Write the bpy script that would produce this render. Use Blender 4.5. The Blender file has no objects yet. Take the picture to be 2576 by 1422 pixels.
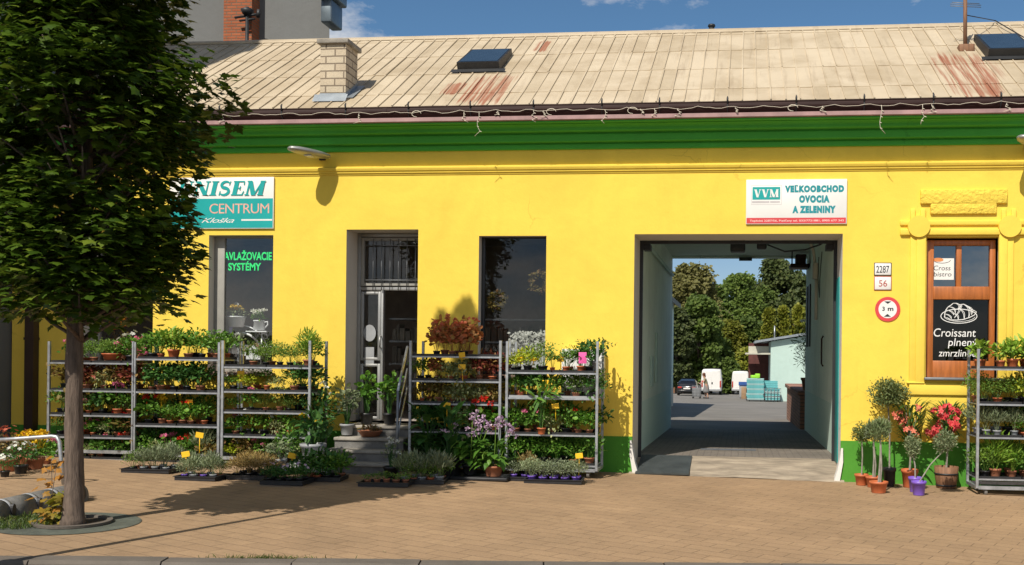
import bpy, bmesh, math, random
import numpy as np
from mathutils import Vector, Matrix

# ------------------------------------------------------------------ camera, sky, sun, exposure
S = bpy.context.scene
F, PX, PY, EYE, DIST = 2515.7, 1588.6, 896.0, 1.75, 14.6       # in pixels of a 2576 x 1422 picture / metres
YAW, ROLL = math.radians(6.2), math.radians(0.62)
cd = bpy.data.cameras.new('camera'); cam = bpy.data.objects.new('camera', cd); S.collection.objects.link(cam)
CM = Matrix.Rotation(YAW, 3, 'Z') @ Matrix.Rotation(math.pi/2, 3, 'X') @ Matrix.Rotation(ROLL, 3, 'Z')
cam.matrix_world = Matrix.Translation((0, -DIST, EYE)) @ CM.to_4x4()
cd.sensor_width = 36; cd.lens = 36*F/2576; cd.clip_start = .1; cd.clip_end = 2000
cd.shift_x = -(PX-1288)/2576; cd.shift_y = (PY-711)/2576
S.camera = cam
S.cycles.diffuse_bounces = 7; S.cycles.max_bounces = 14

LIGHT = Vector((.36, 1.0, -1.15)).normalized()                  # the way the sunlight travels
sd = bpy.data.lights.new('sun', 'SUN'); sd.energy = 4.3; sd.angle = math.radians(.53); sd.color = (1, .93, .82)
sun = bpy.data.objects.new('sun', sd); S.collection.objects.link(sun); sun.location = (-20, -40, 50)
sun.rotation_euler = LIGHT.to_track_quat('-Z', 'Y').to_euler()
W = bpy.data.worlds.new('World'); S.world = W; W.use_nodes = True
wn, wl = W.node_tree.nodes, W.node_tree.links
bg = wn['Background']; bg.inputs['Strength'].default_value = .092
sky = wn.new('ShaderNodeTexSky'); sky.sky_type = 'NISHITA'; sky.sun_disc = False
sky.sun_elevation = math.asin(-LIGHT.z); sky.sun_rotation = math.atan2(-LIGHT.x, -LIGHT.y) % (2*math.pi)
sky.air_density = .85; sky.dust_density = .12; sky.ozone_density = 2.6; sky.altitude = 900
tc = wn.new('ShaderNodeTexCoord')
mp = wn.new('ShaderNodeMapping'); mp.inputs['Scale'].default_value = (1, 1, 2.2)
nz = wn.new('ShaderNodeTexNoise'); nz.inputs['Scale'].default_value = 7.0; nz.inputs['Detail'].default_value = 9; nz.inputs['Roughness'].default_value = .62
cr = wn.new('ShaderNodeValToRGB'); cr.color_ramp.elements[0].position = .60; cr.color_ramp.elements[1].position = .82
cr.color_ramp.elements[1].color = (.85, .85, .85, 1)
mixc = wn.new('ShaderNodeMix'); mixc.data_type = 'RGBA'; mixc.inputs['B'].default_value = (9.5, 9.0, 8.3, 1)
wl.new(tc.outputs['Generated'], mp.inputs['Vector']); wl.new(mp.outputs['Vector'], nz.inputs['Vector'])
sepd = wn.new('ShaderNodeSeparateXYZ'); wl.new(tc.outputs['Generated'], sepd.inputs[0])
back = wn.new('ShaderNodeMapRange'); back.inputs['From Min'].default_value = .10; back.inputs['From Max'].default_value = -.7; back.inputs['To Max'].default_value = .22; wl.new(sepd.outputs['Y'], back.inputs['Value'])  # extra bright cloud added behind the camera as neutral fill light
addc = wn.new('ShaderNodeMath'); addc.operation = 'ADD'; wl.new(nz.outputs['Fac'], addc.inputs[0]); wl.new(back.outputs['Result'], addc.inputs[1])
wl.new(addc.outputs[0], cr.inputs['Fac']); wl.new(cr.outputs['Color'], mixc.inputs['Factor'])
tint = wn.new('ShaderNodeMix'); tint.data_type = 'RGBA'; tint.blend_type = 'MULTIPLY'; tint.inputs['Factor'].default_value = 1; tint.inputs['B'].default_value = (.72, .95, .97, 1)
lowr = wn.new('ShaderNodeMapRange'); lowr.inputs['From Min'].default_value = .0; lowr.inputs['From Max'].default_value = .30
lowc = wn.new('ShaderNodeMix'); lowc.data_type = 'RGBA'; lowc.inputs['A'].default_value = (.66, .60, .60, 1); lowc.inputs['B'].default_value = (.72, .93, .95, 1)
wl.new(sepd.outputs['Z'], lowr.inputs['Value']); wl.new(lowr.outputs['Result'], lowc.inputs['Factor']); wl.new(lowc.outputs['Result'], tint.inputs['B']); wl.new(sky.outputs['Color'], tint.inputs['A']); wl.new(tint.outputs['Result'], mixc.inputs['A']); wl.new(mixc.outputs['Result'], bg.inputs['Color'])
S.view_settings.view_transform = 'Standard'; S.view_settings.look = 'None'
S.view_settings.exposure = 0.27; S.view_settings.gamma = 1.0

# ------------------------------------------------------------------ pixel -> place
CP = Vector((0, -DIST, EYE))
def ray(x, y): return CM @ Vector(((x-PX)/F, -(y-PY)/F, -1))
def at(x, y, Y=0.0):
    d = ray(x, y); return CP + d*((Y-CP.y)/d.y)
def gz(x): return .007 - .0175*x                                # the pavement falls gently to the right
def ground(x, y):
    d = ray(x, y); t = (.007 - .0175*CP.x - CP.z)/(d.z + .0175*d.x); return CP + d*t
def onplane(x, y, p, n):
    d = ray(x, y); return CP + d*((p-CP).dot(n)/d.dot(n))
def yz(y):                                                      # level of passage floor and yard
    if y <= 1.0: return .0 + .2*max(0, y)
    if y <= 8.5: return .2 - (y-1)*.0155
    return .084 - (y-8.5)*.0256
def yard(x, y):
    d = ray(x, y); t = 20.0
    for _ in range(60):
        p = CP + d*t; t = (yz(p.y)-CP.z)/d.z
    return CP + d*t
V = Vector
PI = math.pi

# ------------------------------------------------------------------ materials
MATS = {}
def nodes(name):
    m = bpy.data.materials.new(name); m.use_nodes = True; MATS[name] = m
    return m, m.node_tree.nodes, m.node_tree.links, m.node_tree.nodes['Principled BSDF']
def ramp(n, l, src, stops):
    r = n.new('ShaderNodeValToRGB'); e = r.color_ramp.elements
    e[0].position, e[0].color = stops[0][0], (*stops[0][1], 1); e[1].position, e[1].color = stops[-1][0], (*stops[-1][1], 1)
    for p, c in stops[1:-1]:
        k = e.new(p); k.color = (*c, 1)
    l.new(src, r.inputs['Fac']); return r.outputs['Color']
def noise(n, l, vec, scale, detail=5, rough=.55, dist=0):
    t = n.new('ShaderNodeTexNoise'); t.inputs['Scale'].default_value = scale; t.inputs['Detail'].default_value = detail
    t.inputs['Roughness'].default_value = rough; t.inputs['Distortion'].default_value = dist
    l.new(vec, t.inputs['Vector']); return t.outputs['Fac']
def mul(c, k): return tuple(min(1, max(0, v*k)) for v in c)
def mixn(n, l, fac, a, b, mode='MIX'):
    m = n.new('ShaderNodeMix'); m.data_type = 'RGBA'; m.blend_type = mode
    for key, v in (('Factor', fac), ('A', a), ('B', b)):
        if isinstance(v, (int, float)): m.inputs[key].default_value = v
        elif isinstance(v, tuple): m.inputs[key].default_value = (*v, 1)
        else: l.new(v, m.inputs[key])
    return m.outputs['Result']
def pm(name, col, rough=.6, metal=0, var=.15, vs=4, bump=.0, bs=60, spec=.5, stretch=None, island=0):
    m, n, l, b = nodes(name)
    t = n.new('ShaderNodeTexCoord'); vec = t.outputs['Object']
    if stretch:
        mm = n.new('ShaderNodeMapping'); mm.inputs['Scale'].default_value = stretch; l.new(vec, mm.inputs['Vector']); vec = mm.outputs['Vector']
    f = noise(n, l, vec, vs, 6, .6)
    c = ramp(n, l, f, [(.3, mul(col, 1-var)), (.7, mul(col, 1+var))])
    if island:
        g = n.new('ShaderNodeNewGeometry')
        c2 = ramp(n, l, g.outputs['Random Per Island'], [(0, (1-island,)*3), (1, (1+island*.4,)*3)])
        c = mixn(n, l, 1.0, c, c2, 'MULTIPLY')
    l.new(c, b.inputs['Base Color'])
    b.inputs['Roughness'].default_value = rough; b.inputs['Metallic'].default_value = metal; b.inputs['Specular IOR Level'].default_value = spec
    if bump:
        f2 = noise(n, l, vec, bs, 6, .6)
        bb = n.new('ShaderNodeBump'); bb.inputs['Strength'].default_value = bump; bb.inputs['Distance'].default_value = .01
        l.new(f2, bb.inputs['Height']); l.new(bb.outputs['Normal'], b.inputs['Normal'])
    return m
def leafm(name, c1, c2, c3=None, tr=.28, rough=.5):
    m, n, l, b = nodes(name)
    g = n.new('ShaderNodeNewGeometry'); oi = n.new('ShaderNodeObjectInfo')
    c = ramp(n, l, g.outputs['Random Per Island'], [(0, c1), (.75, c2), (1, c3 or c2)])
    v = ramp(n, l, oi.outputs['Random'], [(0, (.78, .78, .78)), (1, (1.1, 1.1, 1.0))])
    c = mixn(n, l, 1.0, c, v, 'MULTIPLY')
    l.new(c, b.inputs['Base Color']); b.inputs['Roughness'].default_value = rough; b.inputs['Specular IOR Level'].default_value = .35
    t = n.new('ShaderNodeBsdfTranslucent'); l.new(c, t.inputs['Color'])
    mx = n.new('ShaderNodeMixShader'); mx.inputs['Fac'].default_value = tr
    l.new(b.outputs['BSDF'], mx.inputs[1]); l.new(t.outputs['BSDF'], mx.inputs[2])
    l.new(mx.outputs['Shader'], n['Material Output'].inputs['Surface'])
    return m
def glassm(name, refl=.09, tint=(.93, .95, .95)):
    m, n, l, b = nodes(name)
    n.remove(b)
    t = n.new('ShaderNodeBsdfTransparent'); t.inputs['Color'].default_value = (*tint, 1)
    g = n.new('ShaderNodeBsdfGlossy'); g.inputs['Roughness'].default_value = .015; g.inputs['Color'].default_value = (.95, .97, 1, 1)
    lw = n.new('ShaderNodeLayerWeight'); lw.inputs['Blend'].default_value = .25
    mr = n.new('ShaderNodeMapRange'); mr.inputs['To Min'].default_value = refl; mr.inputs['To Max'].default_value = .85
    pw = n.new('ShaderNodeMath'); pw.operation = 'POWER'; pw.inputs[1].default_value = 2.5
    l.new(lw.outputs['Facing'], pw.inputs[0]); l.new(pw.outputs[0], mr.inputs['Value'])
    mx = n.new('ShaderNodeMixShader'); l.new(mr.outputs['Result'], mx.inputs['Fac'])
    l.new(t.outputs['BSDF'], mx.inputs[1]); l.new(g.outputs['BSDF'], mx.inputs[2]); l.new(mx.outputs['Shader'], n['Material Output'].inputs['Surface'])
    return m

def plaster(name, col, dirt=.35, split=None):
    """rendered wall paint: soft blotches, trowel bumps, a few rain streaks"""
    m, n, l, b = nodes(name)
    t = n.new('ShaderNodeTexCoord'); vec = t.outputs['Object']
    a = noise(n, l, vec, .9, 7, .65, .6); c = ramp(n, l, a, [(.25, mul(col, 1-dirt*.3)), (.6, col), (.8, mul(col, 1.03))])
    mm = n.new('ShaderNodeMapping'); mm.inputs['Scale'].default_value = (2.2, 2.2, .3); l.new(vec, mm.inputs['Vector'])
    s = noise(n, l, mm.outputs['Vector'], 1.6, 6, .7); s = ramp(n, l, s, [(.5, (1, 1, 1)), (.8, (1-dirt*.14, 1-dirt*.15, 1-dirt*.17))])
    c = mixn(n, l, 1.0, c, s, 'MULTIPLY')
    if split is not None:                                     # a second paint colour below a level
        sx = n.new('ShaderNodeSeparateXYZ'); l.new(vec, sx.inputs[0])
        cp = n.new('ShaderNodeMath'); cp.operation = 'LESS_THAN'; cp.inputs[1].default_value = split[0]; l.new(sx.outputs['Z'], cp.inputs[0])
        c = mixn(n, l, cp.outputs[0], c, split[1])
    vo = n.new('ShaderNodeTexVoronoi'); vo.feature = 'DISTANCE_TO_EDGE'; vo.inputs['Scale'].default_value = .9
    wb = n.new('ShaderNodeTexNoise'); wb.inputs['Scale'].default_value = 2.5; wb.inputs['Detail'].default_value = 6; l.new(vec, wb.inputs['Vector'])
    wm = n.new('ShaderNodeVectorMath'); wm.operation = 'MULTIPLY_ADD'; wm.inputs[1].default_value = (.5, .5, .5); l.new(wb.outputs['Color'], wm.inputs[0]); l.new(vec, wm.inputs[2]); l.new(wm.outputs[0], vo.inputs['Vector'])
    lt = n.new('ShaderNodeMapRange'); lt.inputs['From Min'].default_value = .002; lt.inputs['From Max'].default_value = .009; lt.inputs['To Min'].default_value = 1; lt.inputs['To Max'].default_value = 0; l.new(vo.outputs['Distance'], lt.inputs['Value'])
    mk = ramp(n, l, noise(n, l, vec, .55, 3, .5), [(.56, (0, 0, 0)), (.66, (.45, .45, .45))])
    cm = n.new('ShaderNodeMath'); cm.operation = 'MULTIPLY'; l.new(lt.outputs['Result'], cm.inputs[0]); l.new(mk, cm.inputs[1])
    c = mixn(n, l, cm.outputs[0], c, mul(col, .45))
    l.new(c, b.inputs['Base Color']); b.inputs['Roughness'].default_value = .85; b.inputs['Specular IOR Level'].default_value = .25
    h = noise(n, l, vec, 3.5, 8, .6); h2 = noise(n, l, vec, 70, 4, .6)
    ad = n.new('ShaderNodeMath'); ad.operation = 'MULTIPLY_ADD'; ad.inputs[1].default_value = .12; l.new(h2, ad.inputs[0]); l.new(h, ad.inputs[2])
    bb = n.new('ShaderNodeBump'); bb.inputs['Strength'].default_value = .35; bb.inputs['Distance'].default_value = .03
    l.new(ad.outputs[0], bb.inputs['Height']); l.new(bb.outputs['Normal'], b.inputs['Normal'])
    return m
def brickm(name, c1, c2, mortar, bw, bh, ms=.012, vecmode='xz', bump=.6, rot=0, rough=.85, var=.3, offs=.5, bias=0.0):
    m, n, l, b = nodes(name)
    t = n.new('ShaderNodeTexCoord'); vec = t.outputs['Object']
    if vecmode == 'xz':
        sx = n.new('ShaderNodeSeparateXYZ'); cx = n.new('ShaderNodeCombineXYZ'); l.new(vec, sx.inputs[0])
        ad = n.new('ShaderNodeMath'); ad.operation = 'ADD'; l.new(sx.outputs['X'], ad.inputs[0]); l.new(sx.outputs['Y'], ad.inputs[1])
        l.new(ad.outputs[0], cx.inputs['X']); l.new(sx.outputs['Z'], cx.inputs['Y']); v2 = cx.outputs[0]
    else: v2 = vec
    wob = n.new('ShaderNodeTexNoise'); wob.inputs['Scale'].default_value = 1.3; l.new(vec, wob.inputs['Vector'])
    v3 = n.new('ShaderNodeVectorMath'); v3.operation = 'MULTIPLY_ADD'; v3.inputs[1].default_value = (.03, .03, 0); l.new(wob.outputs['Color'], v3.inputs[0]); l.new(v2, v3.inputs[2])
    mm = n.new('ShaderNodeMapping'); mm.inputs['Rotation'].default_value = (0, 0, rot); l.new(v3.outputs[0], mm.inputs['Vector'])
    br = n.new('ShaderNodeTexBrick'); l.new(mm.outputs['Vector'], br.inputs['Vector'])
    br.inputs['Scale'].default_value = 1; br.inputs['Brick Width'].default_value = bw; br.inputs['Row Height'].default_value = bh
    br.inputs['Mortar Size'].default_value = ms; br.inputs['Mortar Smooth'].default_value = .3; br.inputs['Bias'].default_value = bias; br.offset = offs
    br.inputs['Color1'].default_value = (*c1, 1); br.inputs['Color2'].default_value = (*c2, 1); br.inputs['Mortar'].default_value = (*mortar, 1)
    a = noise(n, l, vec, .8, 7, .65, .5); st = ramp(n, l, a, [(.3, (1-var,)*3), (.7, (1+var*.4, 1+var*.35, 1+var*.3))])
    c = mixn(n, l, 1.0, br.outputs['Color'], st, 'MULTIPLY')
    sp_ = noise(n, l, vec, 1.9, 9, .62, 1.2); c = mixn(n, l, 1.0, c, ramp(n, l, sp_, [(.57, (1, 1, 1)), (.74, (.84, .83, .82))]), 'MULTIPLY')
    g = noise(n, l, vec, 45, 4, .6); gr = ramp(n, l, g, [(.3, (.86, .86, .86)), (.7, (1.08, 1.08, 1.08))]); c = mixn(n, l, 1.0, c, gr, 'MULTIPLY')
    l.new(c, b.inputs['Base Color']); b.inputs['Roughness'].default_value = rough; b.inputs['Specular IOR Level'].default_value = .3
    ad = n.new('ShaderNodeMath'); ad.operation = 'MULTIPLY_ADD'; ad.inputs[1].default_value = -1.0; l.new(br.outputs['Fac'], ad.inputs[0])
    m3 = n.new('ShaderNodeMath'); m3.operation = 'MULTIPLY'; m3.inputs[1].default_value = .5; l.new(g, m3.inputs[0]); l.new(m3.outputs[0], ad.inputs[2])
    bb = n.new('ShaderNodeBump'); bb.inputs['Strength'].default_value = bump; bb.inputs['Distance'].default_value = .008
    l.new(ad.outputs[0], bb.inputs['Height']); l.new(bb.outputs['Normal'], b.inputs['Normal'])
    return m

YEL = plaster('yellow_plaster', (.85, .618, .088), .45)
GRN = plaster('green_plinth_paint', (.075, .27, .03), .5)
GRC = plaster('green_cornice_paint', (.075, .39, .055), .4)
MINT = plaster('mint_wall_paint', (.76, .85, .75), .6, split=(1.0, (.60, .74, .66)))
MINTY = plaster('pale_mint_paint', (.48, .62, .57), .3)
CEIL = plaster('mint_ceiling_paint', (.66, .76, .66), .4)
GREYW = plaster('grey_render', (.175, .18, .178), .3)
DARKW = plaster('dark_grey_render', (.09, .09, .08), .4)
REVEAL = plaster('grey_reveal_paint', (.66, .60, .51), .3)
WHITEP = plaster('white_corner_paint', (.72, .70, .66), .3)
CREAM = plaster('cream_render', (.50, .48, .40), .3)
ROOM = pm('shop_room_paint', (.36, .31, .27), .9, var=.2)
PAVE = brickm('clay_pavers', (.39, .262, .153), (.352, .235, .138), (.23, .155, .092), .36, .18, .006, 'xy', .5, .42, var=.22)
PASSF = brickm('dark_passage_pavers', (.24, .21, .18), (.20, .175, .15), (.12, .105, .09), .22, .11, .008, 'xy', .6, 0, var=.3)
ASPH = pm('asphalt', (.075, .073, .07), .9, var=.25, vs=1.5, bump=.5, bs=160)
YARDM = pm('yard_asphalt', (.20, .185, .165), .9, var=.2, vs=.6, bump=.3, bs=80)
CONC = pm('weathered_concrete', (.29, .265, .225), .9, var=.3, vs=5, bump=.5, bs=50)
CONCD = pm('dark_concrete', (.15, .145, .135), .85, var=.35, vs=6, bump=.5, bs=60)
KERB = pm('kerb_stone', (.13, .11, .09), .9, var=.2, vs=3, bump=.5, bs=90)
RAMP = pm('worn_ramp_concrete', (.31, .255, .19), .9, var=.42, vs=2.2, bump=.7, bs=25, stretch=(1, 4, 1))
SOIL = pm('soil', (.05, .035, .022), 1, var=.4, vs=30, bump=1, bs=60)
GRASSM = leafm('grass_blades', (.05, .09, .015), (.10, .15, .03), (.16, .15, .05))
BARK = pm('bark', (.125, .092, .070), .95, var=.45, vs=9, bump=1.0, bs=26, stretch=(4, 4, .55))
STEEL = pm('galvanised_steel', (.42, .44, .46), .45, .75, var=.25, vs=12)
STEELD = pm('dull_steel', (.20, .21, .22), .5, .6, var=.2, vs=8)
ALU = pm('silver_aluminium', (.38, .38, .37), .4, .55, var=.1, vs=6)
DARKM = pm('dark_metal', (.03, .032, .035), .5, .3, var=.2)
BLACKP = pm('black_plastic', (.018, .018, .02), .45, 0, var=.3, vs=10)
GREYP = pm('grey_plastic', (.30, .31, .32), .5, 0, var=.15)
WHITEPL = pm('white_plastic', (.70, .70, .68), .45, 0, var=.06)
TERRA = pm('terracotta_plastic', (.50, .135, .05), .5, 0, var=.15, vs=9)
TERRAD = pm('brown_clay', (.34, .13, .065), .7, 0, var=.2, vs=9)
PURPLE = pm('purple_plastic', (.19, .10, .50), .4, 0, var=.08)
BARREL = pm('barrel_wood', (.21, .105, .055), .7, 0, var=.4, vs=5, bump=.4, bs=20, stretch=(6, 6, .7))
WOODF = pm('varnished_wood', (.40, .125, .030), .38, 0, var=.28, vs=4, bump=.1, bs=30, stretch=(6, 6, .6))
BROWN = pm('brown_gutter_paint', (.030, .013, .011), .6, 0, var=.25, vs=3, spec=.2, stretch=(.6, 5, 5))
PINKF = pm('pink_brown_flashing', (.36, .22, .21), .55, 0, var=.25, vs=3)
PIPEB = pm('dark_brown_paint', (.045, .025, .016), .5, 0, var=.2)
ZINC = pm('zinc_flashing', (.36, .40, .43), .4, .6, var=.2)
TEAL = pm('teal_sign_paint', (.005, .34, .33), .4, 0, var=.06, vs=2)
TEALG = pm('teal_gate_paint', (.02, .26, .25), .5, 0, var=.15)
WHITES = pm('white_sign_paint', (.76, .75, .72), .45, 0, var=.05, vs=2)
TEALT = pm('teal_lettering', (.005, .25, .29), .45, 0, var=.12, vs=30)
REDS = pm('red_sign_paint', (.62, .055, .06), .4, 0, var=.08, vs=3)
PINKT = pm('pale_pink_lettering', (.82, .60, .55), .5, var=.05)
COPPERT = pm('copper_lettering', (.72, .40, .32), .45, 0, var=.2, vs=20)
BLACKT = pm('black_lettering', (.02, .025, .03), .5, var=.1)
BROWNT = pm('brown_lettering', (.40, .09, .07), .5, var=.1)
GREENT = pm('green_window_lettering', (.03, .70, .20), .5, 0, var=.15, vs=10)
WHITET = pm('white_window_lettering', (.80, .80, .78), .6, 0, var=.1, vs=20)
GREYT = pm('grey_lettering', (.50, .47, .47), .6, var=.1)
YTAG = pm('yellow_card', (.86, .50, .012), .5, 0, var=.1, vs=12)
PINKL = pm('pink_plant_label', (.75, .10, .35), .5, 0, var=.2, vs=30)
CHIMB = brickm('cream_chimney_brick', (.58, .50, .37), (.52, .43, .31), (.24, .19, .14), .285, .112, .011, 'xz', .9, 0, var=.22)
REDB = brickm('red_stack_brick', (.46, .14, .06), (.38, .105, .045), (.22, .15, .10), .25, .075, .012, 'xz', .9, 0, var=.3)
PLANTB = brickm('planter_brick', (.50, .27, .19), (.40, .20, .145), (.20, .15, .12), .28, .085, .012, 'xz', .9, 0, var=.25)
SKYG = pm('skylight_glass', (.03, .05, .075), .08, 0, var=.15, vs=3, spec=.9)
GLASS = glassm('shop_glass', .085)
GLASSK = glassm('dark_cafe_glass', .035, (.35, .36, .36))
GLASSD = glassm('door_glass', .05, (.72, .74, .74))
GLASSB = glassm('blue_glass', .22, (.45, .50, .56))
CARP = pm('black_car_paint', (.010, .011, .014), .22, .1, var=.1, spec=.8)
VANP = pm('white_van_paint', (.74, .73, .70), .32, 0, var=.03, spec=.6)
CARG = pm('car_glass', (.03, .05, .085), .08, 0, var=.1, spec=.9)
RUBBER = pm('rubber', (.02, .02, .02), .8)
REDL = pm('red_tail_lens', (.40, .03, .02), .25)
CRATEM = pm('turquoise_crate_plastic', (.16, .50, .52), .5, 0, var=.12, vs=6, island=.25)
CRATEP = pm('pale_crate_plastic', (.38, .58, .58), .5, 0, var=.12, vs=6, island=.25)
BLUEP = pm('blue_plastic', (.03, .08, .26), .5)
GREENP = pm('lime_plastic', (.30, .66, .04), .5)
SKIN = pm('skin', (.45, .25, .17), .6, var=.05)
KHAKI = pm('khaki_cloth', (.25, .23, .14), .9, var=.15, bump=.3)
GREYC = pm('grey_cloth', (.20, .20, .20), .9, var=.15, bump=.3)
HAIR = pm('auburn_hair', (.12, .04, .02), .6)
ENAMEL = pm('white_enamel', (.72, .73, .74), .25, var=.04)
LILAC = pm('lilac_ribbon', (.40, .33, .60), .6)
ROOFS = None

# leaves and petals
L_MAPLE = leafm('maple_leaves', (.032, .068, .006), (.07, .125, .010), (.15, .20, .022), .28, .4)
L_TREE1 = leafm('broad_leaves', (.09, .145, .030), (.15, .22, .045), (.20, .26, .06), .45, .6)
L_TREE2 = leafm('olive_leaves', (.18, .175, .055), (.26, .25, .08), (.32, .29, .11), .45, .6)
L_TREE3 = leafm('dark_pine_needles', (.05, .075, .022), (.10, .13, .038), (.14, .16, .055), .35, .6)
L_TREE4 = leafm('yellow_green_leaves', (.14, .17, .02), (.24, .25, .03), (.30, .29, .045), .4, .6)
L_MID = leafm('mid_green_leaves', (0.060, 0.165, 0.018), (0.128, 0.285, 0.033), (0.225, 0.375, 0.060))
L_DARK = leafm('dark_green_leaves', (0.028, 0.093, 0.019), (0.062, 0.171, 0.034), (0.109, 0.232, 0.046))
L_FINE = leafm('herb_leaves', (0.091, 0.182, 0.026), (0.169, 0.286, 0.046), (0.247, 0.351, 0.078))
L_LIME = leafm('lime_leaves', (0.240, 0.340, 0.010), (0.420, 0.480, 0.030), (0.500, 0.500, 0.050))
L_GREY = leafm('grey_green_leaves', (0.163, 0.213, 0.112), (0.275, 0.325, 0.188), (0.362, 0.400, 0.250))
L_BURG = leafm('burgundy_leaves', (0.171, 0.034, 0.030), (0.304, 0.076, 0.048), (0.304, 0.190, 0.057))
L_BRON = leafm('bronze_leaves', (0.135, 0.105, 0.030), (0.255, 0.195, 0.053), (0.240, 0.105, 0.053))
L_VARI = leafm('variegated_leaves', (0.180, 0.240, 0.072), (0.384, 0.432, 0.192), (0.552, 0.552, 0.324))
L_RUST = leafm('rust_red_leaves', (0.302, 0.189, 0.057), (0.566, 0.189, 0.084), (0.754, 0.245, 0.132))
L_FERN = leafm('light_fern_leaves', (0.138, 0.275, 0.025), (0.250, 0.413, 0.050), (0.350, 0.475, 0.088))
L_OLIVE = leafm('olive_topiary_leaves', (0.106, 0.150, 0.050), (0.200, 0.250, 0.094), (0.275, 0.312, 0.138))
L_LAV = leafm('lavender_leaves', (0.150, 0.213, 0.088), (0.250, 0.312, 0.150), (0.325, 0.375, 0.225))
L_YOUNG = leafm('yellowing_leaves', (0.200, 0.220, 0.020), (0.380, 0.240, 0.030), (0.420, 0.170, 0.030))
L_DRY = leafm('tan_heather', (0.312, 0.221, 0.078), (0.416, 0.286, 0.117), (0.286, 0.260, 0.078))
P_RED = leafm('red_petals', (.55, .018, .012), (.72, .035, .02), None, .2)
P_PINK = leafm('pink_petals', (.62, .10, .24), (.78, .20, .36), None, .25)
P_WHITE = leafm('white_petals', (.70, .70, .66), (.82, .82, .80), None, .25)
P_YEL = leafm('yellow_petals', (.70, .42, .008), (.80, .55, .02), None, .2)
P_LIL = leafm('lilac_petals', (.42, .26, .48), (.62, .45, .60), (.66, .52, .55), .25)
P_ORG = leafm('orange_petals', (.70, .20, .01), (.80, .36, .02), None, .2)
P_CORAL = leafm('coral_petals', (.62, .09, .06), (.70, .20, .12), None, .2)

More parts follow.
